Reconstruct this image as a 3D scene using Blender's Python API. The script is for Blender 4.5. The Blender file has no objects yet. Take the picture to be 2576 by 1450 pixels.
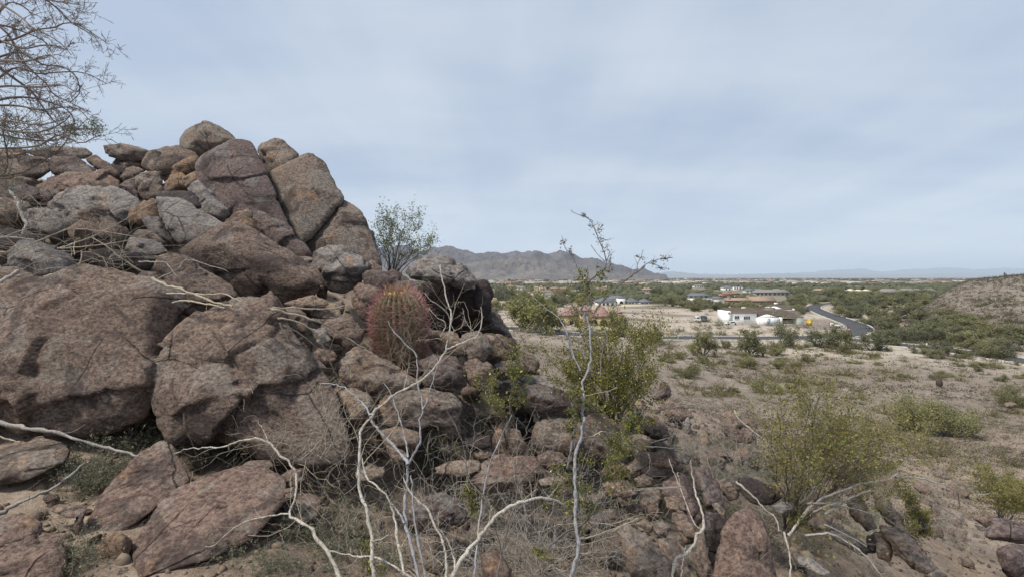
import bpy, bmesh, math, random
import numpy as np
from mathutils import Vector
C = bpy.context.scene.collection
SC = bpy.context.scene
R = math.radians
# ---------------------------------------------------------------- camera, sky, sun, exposure
EYE = 21.0                      # eye height above the valley floor (m)
F = 1288.0                      # focal length in units of a 2576 wide picture
HX, HY = 1288.0, 697.0          # principal column and horizon row
cam = bpy.data.cameras.new('camera'); cam.lens = 18.0; cam.sensor_width = 36.0
cam.clip_start = 0.05; cam.clip_end = 60000
camo = bpy.data.objects.new('camera', cam); C.objects.link(camo)
camo.location = (0, 0, EYE); camo.rotation_euler = (R(90), 0, 0)
cam.shift_y = -(725.0 - HY) / 2576.0
SC.camera = camo
SUN_EL, SUN_AZ = 58.0, 242.0     # azimuth clockwise from +Y: behind the left shoulder
W = bpy.data.worlds.new('World'); SC.world = W; W.use_nodes = True
def build_world():
    nt = W.node_tree; N = nt.nodes; L = nt.links; N.clear()
    out = N.new('ShaderNodeOutputWorld'); bg = N.new('ShaderNodeBackground'); bg.inputs[1].default_value = 0.1
    L.new(bg.outputs[0], out.inputs[0])
    sky = N.new('ShaderNodeTexSky'); sky.sky_type = 'NISHITA'; sky.sun_disc = False
    sky.sun_elevation = R(SUN_EL); sky.sun_rotation = R(SUN_AZ); sky.air_density = 1.0; sky.dust_density = 1.5
    tc = N.new('ShaderNodeTexCoord'); sep = N.new('ShaderNodeSeparateXYZ'); L.new(tc.outputs['Generated'], sep.inputs[0])
    def M(op, a, b=None):
        n = N.new('ShaderNodeMath'); n.operation = op
        for k, v in ((0, a), (1, b)):
            if v is None: continue
            if isinstance(v, (int, float)): n.inputs[k].default_value = v
            else: L.new(v, n.inputs[k])
        return n.outputs[0]
    z = M('MAXIMUM', sep.outputs[2], 0.0); zz = M('ADD', z, 0.16)
    comb = N.new('ShaderNodeCombineXYZ')
    L.new(M('DIVIDE', sep.outputs[0], zz), comb.inputs[0]); L.new(M('DIVIDE', sep.outputs[1], zz), comb.inputs[1])
    def noise(rot, sc, scale, detail, rough, dist, off):
        mp = N.new('ShaderNodeMapping'); mp.inputs['Rotation'].default_value = (0, 0, R(rot)); mp.inputs['Scale'].default_value = sc
        mp.inputs['Location'].default_value = off
        L.new(comb.outputs[0], mp.inputs[0])
        n = N.new('ShaderNodeTexNoise'); n.inputs['Scale'].default_value = scale; n.inputs['Detail'].default_value = detail
        n.inputs['Roughness'].default_value = rough; n.inputs['Distortion'].default_value = dist
        L.new(mp.outputs[0], n.inputs['Vector']); return n.outputs[0]
    n1 = noise(14, (1.15, 0.20, 1), 1.0, 4, .5, .0, (1.7, 0.4, 0))      # long streaks
    n2 = noise(12, (0.55, 1.0, 1), 0.8, 5, .55, .0, (0.0, 3.1, 0))         # broad patches
    n3 = noise(22, (1.0, 0.12, 1), 3.6, 4, .55, .0, (4.0, 0.9, 0))     # fine fibres
    s = M('ADD', M('MULTIPLY', n1, 0.34), M('ADD', M('MULTIPLY', n2, 0.58), M('MULTIPLY', n3, 0.10)))
    mr = N.new('ShaderNodeMapRange'); mr.interpolation_type = 'SMOOTHSTEP'
    mr.inputs[1].default_value = 0.37; mr.inputs[2].default_value = 0.66; L.new(s, mr.inputs[0])
    cl = N.new('ShaderNodeMix'); cl.data_type = 'RGBA'
    cl.inputs['A'].default_value = CLOUD_A; cl.inputs['B'].default_value = CLOUD_B
    L.new(mr.outputs[0], cl.inputs['Factor'])
    # a thin veil of brighter air low down, where the cloud layer is seen edge on
    hz = N.new('ShaderNodeMapRange'); hz.interpolation_type = 'SMOOTHSTEP'
    hz.inputs[1].default_value = 0.0; hz.inputs[2].default_value = 0.22; hz.inputs[3].default_value = 0.55; hz.inputs[4].default_value = 0.0
    L.new(z, hz.inputs[0])
    m2 = N.new('ShaderNodeMix'); m2.data_type = 'RGBA'; m2.inputs['B'].default_value = CLOUD_H
    L.new(hz.outputs[0], m2.inputs['Factor']); L.new(cl.outputs['Result'], m2.inputs['A'])
    m3 = N.new('ShaderNodeMix'); m3.data_type = 'RGBA'; m3.inputs['Factor'].default_value = 0.88
    L.new(sky.outputs[0], m3.inputs['A']); L.new(m2.outputs['Result'], m3.inputs['B'])
    L.new(m3.outputs['Result'], bg.inputs[0])
CLOUD_A = (3.75, 4.5, 5.8, 1); CLOUD_B = (5.6, 6.2, 6.9, 1); CLOUD_H = (6.6, 7.4, 8.3, 1)
build_world()
sl = bpy.data.lights.new('sun', 'SUN'); sl.energy = 4.2; sl.angle = R(9); sl.color = (1, .94, .85)
so = bpy.data.objects.new('sun', sl); C.objects.link(so)
so.rotation_euler = (R(90 - SUN_EL), 0, R(180 - SUN_AZ)); so.location = (0, 0, 80)
SC.view_settings.view_transform = 'Standard'; SC.view_settings.look = 'None'
SC.view_settings.exposure = 0.30; SC.view_settings.gamma = 1.0
SC.render.engine = 'CYCLES'
SC.cycles.max_bounces = 5; SC.cycles.diffuse_bounces = 3; SC.cycles.glossy_bounces = 2; SC.cycles.transparent_max_bounces = 6
SC.cycles.volume_bounces = 2
# ---------------------------------------------------------------- helpers
def at(px, py, Y):               # a point of the place: picture column/row and distance ahead (m)
    return np.array([(px - HX) / F * Y, Y, EYE + (HY - py) / F * Y])
CROP = {'P': (0, 0, 1), '1': (0, 283.2, .3315), '2': (429.2, 283.2, .3315), '3': (0, 643.7, .3315), '4': (600.8, 600.8, .3315),
        '5': (0, 1030, .2999), '6': (772.5, 1030, .2999), 'b1': (1201.6, 669.5, .2), 'b2': (1673.7, 669.5, .2), 'b3': (2060, 669.5, .2191),
        'b4': (1201.6, 772.5, .3315), 'b5': (1802.4, 901.2, .3783), 'b6': (1459, 1030, .2894), 'b8': (901.2, 480.6, .3165),
        't': (0, 0, .3138), 'c': (686.6, 480.6, .3196), 'd': (1201.6, 944.1, .3196)}
def px(c, pts):
    ox, oy, s = CROP[c]; a = np.array(pts, float); a[:, 0] = ox + a[:, 0] * s; a[:, 1] = oy + a[:, 1] * s
    return a
def _h(ix, iy, iz, seed):
    h = (ix.astype(np.uint32) * np.uint32(374761393) + iy.astype(np.uint32) * np.uint32(668265263)
         + iz.astype(np.uint32) * np.uint32(2246822519) + np.uint32(seed * 974711 % 4294967291))
    h = (h ^ (h >> np.uint32(13))) * np.uint32(1274126177); h = h ^ (h >> np.uint32(16))
    return (h & np.uint32(0xFFFF)).astype(np.float32) / 32767.5 - 1.0
def vnoise(p, seed=0):
    with np.errstate(over='ignore'):
        i = np.floor(p).astype(np.int64); f = (p - i).astype(np.float32); u = f * f * (3 - 2 * f)
        x, y, z = i[:, 0], i[:, 1], i[:, 2]; o = 0
        for dx in (0, 1):
            wx = u[:, 0] if dx else 1 - u[:, 0]
            for dy in (0, 1):
                wy = u[:, 1] if dy else 1 - u[:, 1]
                for dz in (0, 1):
                    wz = u[:, 2] if dz else 1 - u[:, 2]
                    o = o + wx * wy * wz * _h(x + dx, y + dy, z + dz, seed)
    return o
def fbm(p, octv=4, seed=0, gain=.5):
    o = 0; a = 1.0
    for k in range(octv):
        o = o + a * vnoise(p * (2.03 ** k) + 17.3 * k, seed + k); a *= gain
    return o
class MB:
    def __init__(s): s.v = []; s.q = []; s.t = []; s.n = 0; s.mi = []
    def add(s, v, q=None, t=None):
        v = np.asarray(v, np.float32).reshape(-1, 3); s.v.append(v)
        if q is not None and len(q): s.q.append(np.asarray(q, np.int64).reshape(-1, 4) + s.n)
        if t is not None and len(t): s.t.append(np.asarray(t, np.int64).reshape(-1, 3) + s.n)
        s.n += len(v); return s
    def mesh(s, name, mat=None, smooth=False, origin=None):
        v = np.concatenate(s.v) if s.v else np.zeros((0, 3), np.float32)
        if origin is not None: v = v - np.asarray(origin, np.float32)
        q = np.concatenate(s.q) if s.q else np.zeros((0, 4), np.int64)
        t = np.concatenate(s.t) if s.t else np.zeros((0, 3), np.int64)
        me = bpy.data.meshes.new(name); me.vertices.add(len(v)); me.vertices.foreach_set('co', v.ravel())
        li = np.concatenate([q.ravel(), t.ravel()]); me.loops.add(len(li)); me.loops.foreach_set('vertex_index', li.astype(np.int32))
        tot = np.concatenate([np.full(len(q), 4), np.full(len(t), 3)]).astype(np.int32)
        me.polygons.add(len(tot)); st = np.concatenate([[0], np.cumsum(tot)[:-1]]).astype(np.int32) if len(tot) else np.zeros(0, np.int32)
        me.polygons.foreach_set('loop_start', st)
        if smooth: me.polygons.foreach_set('use_smooth', np.ones(len(tot), bool))
        me.update(calc_edges=True); me.validate()
        if mat: me.materials.append(mat)
        return me
def link(name, me, parent=None, loc=None, label=None, cat=None, group=None, kind=None):
    o = bpy.data.objects.new(name, me); C.objects.link(o)
    if parent is not None: o.parent = parent
    if loc is not None: o.location = [float(a) for a in loc]
    if label: o['label'] = label
    if cat: o['category'] = cat
    if group: o['group'] = group
    if kind: o['kind'] = kind
    return o
def empty(name, loc, label, cat, group=None, rz=0):
    o = link(name, None, None, loc, label, cat, group); o.rotation_euler = (0, 0, rz); o.empty_display_size = .2
    return o
def copy_tree(o, parent=None):
    c = o.copy(); C.objects.link(c)
    if parent is not None: c.parent = parent
    for ch in list(o.children): copy_tree(ch, c)
    return c
def nrm(a): return a / np.maximum(np.linalg.norm(a, axis=-1, keepdims=True), 1e-9)
def tubes(mb, P, Rr, sides=4, cap=False):
    """P (N,k,3) polylines, Rr (N,k) radii"""
    P = np.asarray(P, np.float32); Rr = np.asarray(Rr, np.float32)
    if len(P) == 0: return
    N, k, _ = P.shape
    T = np.empty_like(P); T[:, 1:-1] = P[:, 2:] - P[:, :-2]; T[:, 0] = P[:, 1] - P[:, 0]; T[:, -1] = P[:, -1] - P[:, -2]; T = nrm(T)
    ref = np.zeros((N, 1, 3), np.float32); m = nrm(P[:, -1] - P[:, 0]); ax = np.argmin(np.abs(m), axis=1); ref[np.arange(N), 0, ax] = 1
    U = nrm(np.cross(T, np.broadcast_to(ref, T.shape))); V = np.cross(T, U)
    a = np.arange(sides) * 2 * math.pi / sides
    ring = P[:, :, None] + Rr[:, :, None, None] * (np.cos(a)[None, None, :, None] * U[:, :, None] + np.sin(a)[None, None, :, None] * V[:, :, None])
    base = (np.arange(N) * k * sides)[:, None, None] + (np.arange(k - 1) * sides)[None, :, None]
    j = np.arange(sides)[None, None]; j2 = (j + 1) % sides
    q = np.stack([base + j, base + j2, base + sides + j2, base + sides + j], -1).reshape(-1, 4)
    mb.add(ring.reshape(-1, 3), q)
def smoothline(pts, n):
    pts = np.asarray(pts, float)
    if len(pts) == 2: pts = np.array([pts[0], (pts[0] + pts[1]) / 2, pts[1]])
    d = np.concatenate([[0], np.cumsum(np.linalg.norm(np.diff(pts, axis=0), axis=1))]); d /= d[-1]
    t = np.linspace(0, 1, n); ext = np.vstack([2 * pts[0] - pts[1], pts, 2 * pts[-1] - pts[-2]])
    o = []
    for x in t:
        i = min(max(np.searchsorted(d, x, 'right') - 1, 0), len(pts) - 2); u = (x - d[i]) / max(d[i + 1] - d[i], 1e-9)
        a, b, c, e = ext[i], ext[i + 1], ext[i + 2], ext[i + 3]
        o.append(.5 * (2 * b + (c - a) * u + (2 * a - 5 * b + 4 * c - e) * u * u + (3 * b - a - 3 * c + e) * u ** 3))
    return np.array(o)
def grow(rng, st, di, ln, ra, levels, k=5, wander=.22, up=0.0, tip=.45):
    """level 0 polylines from starts, then children; returns [(P,R),...] one per level"""
    out = []; st = np.asarray(st, float); di = nrm(np.asarray(di, float)); ln = np.asarray(ln, float); ra = np.asarray(ra, float)
    for li in range(len(levels) + 1):
        N = len(st); P = np.zeros((N, k, 3)); P[:, 0] = st; d = di.copy()
        for i in range(1, k):
            d = nrm(d + wander * rng.normal(size=(N, 3)) + np.array([0, 0, up])); P[:, i] = P[:, i - 1] + d * (ln / (k - 1))[:, None]
        Rr = ra[:, None] * np.linspace(1, tip, k)[None]
        out.append((P, Rr))
        if li == len(levels): break
        lv = levels[li]; m = lv['n']
        t = rng.uniform(lv.get('t0', .25), 1.0, (N, m)); t[:, 0] = 1.0
        f = t * (k - 1); i0 = np.minimum(f.astype(int), k - 2); u = f - i0; r = np.arange(N)[:, None]
        s2 = P[r, i0] * (1 - u)[..., None] + P[r, i0 + 1] * u[..., None]; pd = nrm(P[r, i0 + 1] - P[r, i0])
        d2 = nrm(pd + lv['spread'] * nrm(rng.normal(size=(N, m, 3))) + np.array([0, 0, lv.get('up', 0)]))
        l2 = ln[:, None] * lv['lr'] * rng.uniform(.6, 1.25, (N, m)); r2 = (ra[:, None] * (1 - (1 - tip) * t)) * lv['rr']
        st, di, ln, ra = s2.reshape(-1, 3), d2.reshape(-1, 3), l2.ravel(), r2.ravel()
    return out
def along(rng, PR, m, t0=.2):
    P = PR[0]; N, k, _ = P.shape; t = rng.uniform(t0, 1, (N, m)) * (k - 1); i0 = np.minimum(t.astype(int), k - 2); u = (t - i0)[..., None]; r = np.arange(N)[:, None]
    return (P[r, i0] * (1 - u) + P[r, i0 + 1] * u).reshape(-1, 3), nrm(P[r, i0 + 1] - P[r, i0]).reshape(-1, 3)
def leaves(mb, rng, pos, size, ratio=.4, dirs=None, jit=.0, bias=None):
    pos = np.asarray(pos); n = len(pos)
    if n == 0: return
    d = nrm(rng.normal(size=(n, 3)) + (0 if dirs is None else 1.1 * dirs) + (0 if bias is None else np.array(bias)))
    b = nrm(np.cross(d, rng.normal(size=(n, 3)))); s = (size * rng.uniform(.6, 1.3, n))[:, None]
    p = pos + jit * rng.normal(size=(n, 3)) * np.reshape(size, (-1, 1))
    v = np.stack([p, p + d * s * .5 + b * s * ratio * .5, p + d * s, p + d * s * .5 - b * s * ratio * .5], 1).reshape(-1, 3)
    mb.add(v, np.arange(n * 4).reshape(-1, 4))
# ---------------------------------------------------------------- materials
def new_mat(name, rough=.9):
    m = bpy.data.materials.new(name); m.use_nodes = True; N = m.node_tree.nodes; L = m.node_tree.links
    b = N['Principled BSDF']; b.inputs['Roughness'].default_value = rough; b.inputs['Specular IOR Level'].default_value = .25
    return m, N, L, b
def c4(c): return (c[0], c[1], c[2], 1)
def mix(N, L, fac, a, b, mode='MIX'):
    n = N.new('ShaderNodeMix'); n.data_type = 'RGBA'; n.blend_type = mode
    for key, v in (('Factor', fac), ('A', a), ('B', b)):
        if isinstance(v, (int, float)): n.inputs[key].default_value = v
        elif isinstance(v, tuple): n.inputs[key].default_value = c4(v)
        else: L.new(v, n.inputs[key])
    return n.outputs['Result']
def ramp(N, L, src, lo, hi, a=0., b=1.):
    n = N.new('ShaderNodeMapRange'); n.interpolation_type = 'SMOOTHSTEP'
    n.inputs[1].default_value = lo; n.inputs[2].default_value = hi; n.inputs[3].default_value = a; n.inputs[4].default_value = b
    L.new(src, n.inputs[0]); return n.outputs[0]
def noise(N, L, vec, scale, detail=4, rough=.6, dist=0.):
    n = N.new('ShaderNodeTexNoise'); n.inputs['Scale'].default_value = scale; n.inputs['Detail'].default_value = detail
    n.inputs['Roughness'].default_value = rough; n.inputs['Distortion'].default_value = dist
    if vec is not None: L.new(vec, n.inputs['Vector'])
    return n.outputs[0]
def math2(N, L, op, a, b):
    n = N.new('ShaderNodeMath'); n.operation = op
    for k, v in ((0, a), (1, b)):
        if isinstance(v, (int, float)): n.inputs[k].default_value = v
        else: L.new(v, n.inputs[k])
    return n.outputs[0]
def plain(name, col, rough=.8, var=.15, scale=3.):
    m, N, L, b = new_mat(name, rough); tc = N.new('ShaderNodeTexCoord')
    n = noise(N, L, tc.outputs['Object'], scale, 5)
    L.new(mix(N, L, ramp(N, L, n, .3, .7), tuple(c * (1 - var) for c in col), tuple(min(1, c * (1 + var)) for c in col)), b.inputs['Base Color'])
    return m
def leaf_mat(name, a, b_, flower=None, ff=.0, dry=None, df=0.):
    m, N, L, b = new_mat(name, .7); g = N.new('ShaderNodeNewGeometry'); oi = N.new('ShaderNodeObjectInfo')
    rnd = g.outputs['Random Per Island']; c = mix(N, L, rnd, a, b_)
    hs = N.new('ShaderNodeHueSaturation'); L.new(ramp(N, L, oi.outputs['Random'], 0, 1, .78, 1.18), hs.inputs['Value']); L.new(c, hs.inputs['Color'])
    c = hs.outputs[0]
    def pick(c, lo, frac, col):
        s = math2(N, L, 'FRACT', math2(N, L, 'MULTIPLY', rnd, 37.7 + lo), 0.)
        return mix(N, L, math2(N, L, 'LESS_THAN', s, frac), c, col)
    if flower: c = pick(c, 0., ff, flower)
    if dry: c = pick(c, 11.3, df, dry)
    L.new(c, b.inputs['Base Color'])
    tr = N.new('ShaderNodeBsdfTranslucent'); L.new(c, tr.inputs[0]); ms = N.new('ShaderNodeMixShader'); ms.inputs[0].default_value = .25
    L.new(b.outputs[0], ms.inputs[1]); L.new(tr.outputs[0], ms.inputs[2]); L.new(ms.outputs[0], N['Material Output'].inputs[0])
    return m
def rock_mat(name, dark, mid, light, grey, greyf=.45, orange=0., spk=1., crack=1., fine=1., fl=.26):
    m, N, L, b = new_mat(name, .92); b.inputs['Specular IOR Level'].default_value = .2
    tc = N.new('ShaderNodeTexCoord'); oi = N.new('ShaderNodeObjectInfo'); va = N.new('ShaderNodeVectorMath'); va.operation = 'ADD'
    vs = N.new('ShaderNodeVectorMath'); vs.operation = 'SCALE'; vs.inputs['Scale'].default_value = 57.0
    cx = N.new('ShaderNodeCombineXYZ'); L.new(oi.outputs['Random'], cx.inputs[0]); cx.inputs[1].default_value = .3
    L.new(oi.outputs['Random'], cx.inputs[2]); L.new(cx.outputs[0], vs.inputs[0])
    L.new(tc.outputs['Object'], va.inputs[0]); L.new(vs.outputs[0], va.inputs[1]); V = va.outputs[0]
    g = N.new('ShaderNodeNewGeometry'); sp = N.new('ShaderNodeSeparateXYZ'); L.new(g.outputs['Normal'], sp.inputs[0])
    mp = N.new('ShaderNodeMapping'); mp.inputs['Rotation'].default_value = (.5, .35, .3); mp.inputs['Scale'].default_value = (1, 1, 1.6); L.new(V, mp.inputs[0]); VS = mp.outputs[0]
    big = noise(N, L, V, 1.1, 6, .62, .6); med = noise(N, L, VS, 4.5, 7, .70, .5); fin = noise(N, L, VS, 26 * fine, 6, .8); sp1 = noise(N, L, VS, 46 * fine, 3, .65)
    fa = N.new('ShaderNodeAttribute'); fa.attribute_name = 'facet'; fac = fa.outputs['Fac']
    big = math2(N, L, 'ADD', big, math2(N, L, 'MULTIPLY', math2(N, L, 'SUBTRACT', fac, .5), .42))
    c = mix(N, L, ramp(N, L, big, .40, .56), dark, mid)
    c = mix(N, L, ramp(N, L, med, .50, .68, 0, .6), c, light)
    # weathered grey skin, more of it on surfaces open to the sky
    gm = math2(N, L, 'ADD', noise(N, L, V, 2.1, 6, .66, .8), math2(N, L, 'ADD', math2(N, L, 'MULTIPLY', sp.outputs[2], .10), math2(N, L, 'MULTIPLY', math2(N, L, 'SUBTRACT', math2(N, L, 'FRACT', math2(N, L, 'MULTIPLY', fac, 3.7), 0.), .5), .30)))
    c = mix(N, L, ramp(N, L, gm, .68 - .3 * greyf, .74 - .3 * greyf, 0, .9), c, grey)
    if orange: c = mix(N, L, ramp(N, L, noise(N, L, V, 3.3, 4, .6, .6), .62 - .2 * orange, .75 - .2 * orange, 0, .8), c, (.30, .155, .065))
    c = mix(N, L, ramp(N, L, fin, .34, .66, 0, 1), mix(N, L, .62, c, (.018, .014, .012)), mix(N, L, fl, c, (.55, .44, .34)))
    c = mix(N, L, ramp(N, L, sp1, .60, .74, 0, .55 * spk), c, (.46, .38, .31))
    c = mix(N, L, ramp(N, L, sp1, .40, .28, 0, .6 * spk), c, (.03, .026, .024))
    # dark varnish stains
    c = mix(N, L, ramp(N, L, noise(N, L, V, 1.7, 6, .68, 1.2), .52, .62, 0, .62), c, (.030, .023, .023))
    vd = N.new('ShaderNodeMixRGB'); vd.inputs[0].default_value = .12; nn = N.new('ShaderNodeTexNoise'); nn.inputs['Scale'].default_value = 2.2; nn.inputs['Detail'].default_value = 4
    L.new(V, nn.inputs['Vector']); L.new(V, vd.inputs[1]); L.new(nn.outputs[1], vd.inputs[2])
    vo = N.new('ShaderNodeTexVoronoi'); vo.feature = 'DISTANCE_TO_EDGE'; vo.inputs['Scale'].default_value = 1.5; L.new(vd.outputs[0], vo.inputs['Vector'])
    ck = math2(N, L, 'MULTIPLY', ramp(N, L, vo.outputs['Distance'], .0, .013, 1, 0), ramp(N, L, noise(N, L, V, 1.1, 2), .47, .6, 0, crack))
    c = mix(N, L, math2(N, L, 'MULTIPLY', ck, .7), c, (.02, .016, .014))
    L.new(c, b.inputs['Base Color'])
    hgt = math2(N, L, 'ADD', math2(N, L, 'MULTIPLY', med, .9), math2(N, L, 'ADD', math2(N, L, 'MULTIPLY', fin, .55), math2(N, L, 'MULTIPLY', sp1, .16)))
    hgt = math2(N, L, 'SUBTRACT', hgt, math2(N, L, 'MULTIPLY', ck, .5))
    bp = N.new('ShaderNodeBump'); bp.inputs['Strength'].default_value = .9; bp.inputs['Distance'].default_value = .035; L.new(hgt, bp.inputs['Height'])
    L.new(bp.outputs[0], b.inputs['Normal'])
    return m
RM = {
 'v': rock_mat('varnished_rock', (0.068, 0.042, 0.039), (0.127, 0.081, 0.066), (0.210, 0.140, 0.107), (0.155, 0.131, 0.119), .2),
 'p': rock_mat('purple_rock', (0.057, 0.040, 0.044), (0.099, 0.066, 0.070), (0.161, 0.114, 0.109), (0.143, 0.132, 0.134), .22, .10, .6, fl=.17),
 'g': rock_mat('grey_rock', (0.092, 0.082, 0.082), (0.145, 0.134, 0.134), (0.221, 0.201, 0.194), (0.216, 0.209, 0.210), .8, .06, .8),
 'm': rock_mat('mixed_rock', (0.077, 0.053, 0.050), (0.143, 0.103, 0.086), (0.204, 0.149, 0.119), (0.164, 0.146, 0.134), .5, .25, .6),
 't': rock_mat('tan_rock', (0.130, 0.085, 0.064), (0.204, 0.143, 0.107), (0.272, 0.200, 0.151), (0.198, 0.171, 0.154), .3, .25, .9),
 'o': rock_mat('orange_rock', (0.118, 0.062, 0.038), (0.186, 0.105, 0.063), (0.247, 0.162, 0.104), (0.161, 0.126, 0.107), .15, .5, .7),
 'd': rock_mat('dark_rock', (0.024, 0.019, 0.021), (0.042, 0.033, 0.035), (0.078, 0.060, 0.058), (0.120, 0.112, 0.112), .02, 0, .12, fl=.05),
 'r': rock_mat('red_rock', (0.089, 0.051, 0.046), (0.152, 0.090, 0.076), (0.216, 0.140, 0.112), (0.167, 0.134, 0.119), .1, .1, .8),
}
# ---------------------------------------------------------------- terrain
PROF = [
 (-1500, [(.5, -1.5), (3, -1.2), (6, .2), (9, 1.4), (14, 2.0), (30, 0), (80, -8), (150, -14), (300, -20), (600, -20.5)]),
 (0, [(.5, -1.6), (2.7, -1.58), (3.3, -1.48), (4.2, -1.38), (5, -1.0), (6, -.5), (7, .1), (8.5, 1.15), (9.5, 1.85), (11, 2.2), (16, 1.8), (30, -1), (80, -9), (150, -14), (300, -20), (600, -20.5)]),
 (450, [(.5, -1.62), (2.7, -1.58), (3.4, -1.55), (4.2, -1.45), (5, -1.2), (6, -.7), (7, .0), (8, .75), (9.5, 1.5), (10.4, 1.9), (16, 1.6), (30, -1.5), (80, -9), (150, -14), (300, -20), (600, -20.5)]),
 (800, [(.5, -1.62), (2.7, -1.6), (3.6, -1.62), (4.4, -1.5), (5.2, -1.15), (6, -.75), (7, -.3), (8.5, 0.2), (9.5, .4), (14, -.2), (30, -3), (80, -10), (150, -14), (300, -19.5), (600, -20.5)]),
 (1100, [(.5, -1.62), (2.7, -1.6), (3.6, -1.67), (4.4, -1.55), (5, -1.35), (5.6, -1.1), (6.3, -.8), (8, -.7), (12, -1.6), (30, -4.5), (80, -10), (150, -14), (300, -19), (600, -20.5)]),
 (1300, [(.5, -1.65), (2.7, -1.62), (3.6, -1.74), (4.5, -1.7), (5.5, -1.5), (6.5, -1.3), (8, -1.35), (9.5, -1.8), (14, -3.3), (30, -5.6), (60, -8.5), (100, -11), (150, -14), (300, -18.5), (600, -20.5)]),
 (1500, [(.5, -1.68), (2.7, -1.66), (3.6, -1.8), (4.5, -1.88), (5.5, -1.95), (7, -1.95), (9, -2.05), (11, -2.5), (16, -4.4), (30, -7.5), (60, -10.5), (100, -12.8), (150, -14.3), (300, -18.5), (600, -20.5)]),
 (1700, [(.5, -1.7), (2.7, -1.72), (3.6, -1.92), (4.8, -2.1), (6.5, -2.3), (9, -2.5), (11, -2.75), (13.5, -3.5), (20, -6), (30, -8), (50, -11), (80, -13.5), (130, -16), (200, -18), (300, -19.5), (600, -20.5)]),
 (1950, [(.5, -1.75), (2.7, -1.85), (3.6, -2.1), (5, -2.5), (7, -2.95), (9, -3.3), (11, -3.75), (15, -5.2), (22, -7.4), (32, -9.6), (50, -12.2), (80, -15), (130, -17.2), (200, -18.5), (300, -20), (600, -20.5)]),
 (2250, [(.5, -1.8), (2.5, -2.0), (4, -2.6), (5, -2.95), (7, -3.7), (9, -4.4), (13, -5.7), (20, -7.8), (30, -10), (45, -12.3), (70, -14.6), (110, -17), (150, -19), (200, -20), (300, -20.5), (600, -20.5)]),
 (2450, [(.5, -1.9), (2.5, -2.2), (4, -2.8), (6, -3.7), (8, -4.5), (12, -5.9), (20, -8.4), (30, -10.5), (45, -12.7), (70, -15.2), (110, -17.6), (140, -19.2), (165, -18.5), (195, -12), (230, -1.8), (260, -.6), (320, -8), (400, -18), (600, -20.5)]),
 (2575, [(.5, -1.95), (2.5, -2.3), (4, -2.9), (6, -3.8), (8, -4.6), (12, -6.1), (20, -8.6), (30, -10.6), (45, -12.8), (70, -15.2), (110, -17.8), (130, -19.2), (150, -18), (180, -10), (215, 0), (240, 1.2), (300, 0), (400, -12), (600, -20.5)]),
 (4000, [(.5, -2.2), (2.5, -2.8), (5, -3.6), (12, -6), (30, -11), (60, -15), (100, -17), (130, -15), (200, 5), (300, 15), (500, -10), (600, -20.5)]),
]
_LY = np.linspace(math.log(.4), math.log(700), 900); _CX = np.array([p[0] for p in PROF], float)
_T = np.array([np.interp(_LY, [math.log(a) for a, b in p], [b for a, b in p]) for _, p in PROF])
_k = np.exp(-.5 * (np.arange(-9, 10) / 4.5) ** 2); _k /= _k.sum()
_T = np.array([np.convolve(np.pad(r, 9, 'edge'), _k, 'valid') for r in _T])
def base_h(c, Y):
    c = np.asarray(c, float); Y = np.asarray(Y, float)
    ly = np.clip((np.log(np.maximum(Y, .41)) - _LY[0]) / (_LY[1] - _LY[0]), 0, len(_LY) - 1.001); j = ly.astype(int); v = ly - j
    cc = np.clip(c, _CX[0], _CX[-1] - .01); i = np.clip(np.searchsorted(_CX, cc, 'right') - 1, 0, len(_CX) - 2); u = (cc - _CX[i]) / (_CX[i + 1] - _CX[i])
    u = u * u * (3 - 2 * u) * .5 + u * .5
    a = _T[i, j] * (1 - v) + _T[i, j + 1] * v; b = _T[i + 1, j] * (1 - v) + _T[i + 1, j + 1] * v
    return EYE + a * (1 - u) + b * u
def ground(x, y):
    x = np.atleast_1d(np.asarray(x, float)); y = np.atleast_1d(np.asarray(y, float)); Y = np.maximum(y, .4)
    h = base_h(HX + F * x / Y, Y); p = np.stack([x, y, np.zeros_like(x)], 1); am = np.clip(Y / 6., .3, 1)
    far = np.clip((650 - Y) / 300, 0, 1)
    h = h - .15 * np.clip((8.5 - Y) / 3., 0, 1) * np.clip((Y - 1.) / 1.2, 0, 1)
    c_ = HX + F * x / Y; h = h - .9 * np.exp(-((c_ - 690) / 150.) ** 2 - ((Y - 6.4) / .55) ** 2) - .5 * np.exp(-((c_ - 860) / 70.) ** 2 - ((Y - 6.6) / .5) ** 2)
    h = h - .27 * np.clip((7.5 - Y) / 2., 0, 1) * np.clip((Y - 1.2) / 1.2, 0, 1) * np.clip((HX + F * x / Y - 700) / 350, 0, 1)
    h = h + am * far * (.07 * fbm(p * .9, 3, 5) + .22 * np.clip(Y / 25, 0, 1.6) * np.clip((100 - Y) / 50, .12, 1) * vnoise(p * .13, 9) + .03 * vnoise(p * 4.1, 11))
    return h
def gz(x, y): return float(ground(x, y)[0])
_RY = np.exp(np.linspace(math.log(1.2), math.log(9000), 1600))
def hit(pxx, pyy, ymin=1.2):
    x = (pxx - HX) / F * _RY; zr = EYE + (HY - pyy) / F * _RY; g = ground(x, _RY)
    ok = np.where((g >= zr) & (_RY >= ymin))[0]; Y = _RY[ok[0]] if len(ok) else 9000.
    return np.array([(pxx - HX) / F * Y, Y, gz((pxx - HX) / F * Y, Y)])
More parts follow.
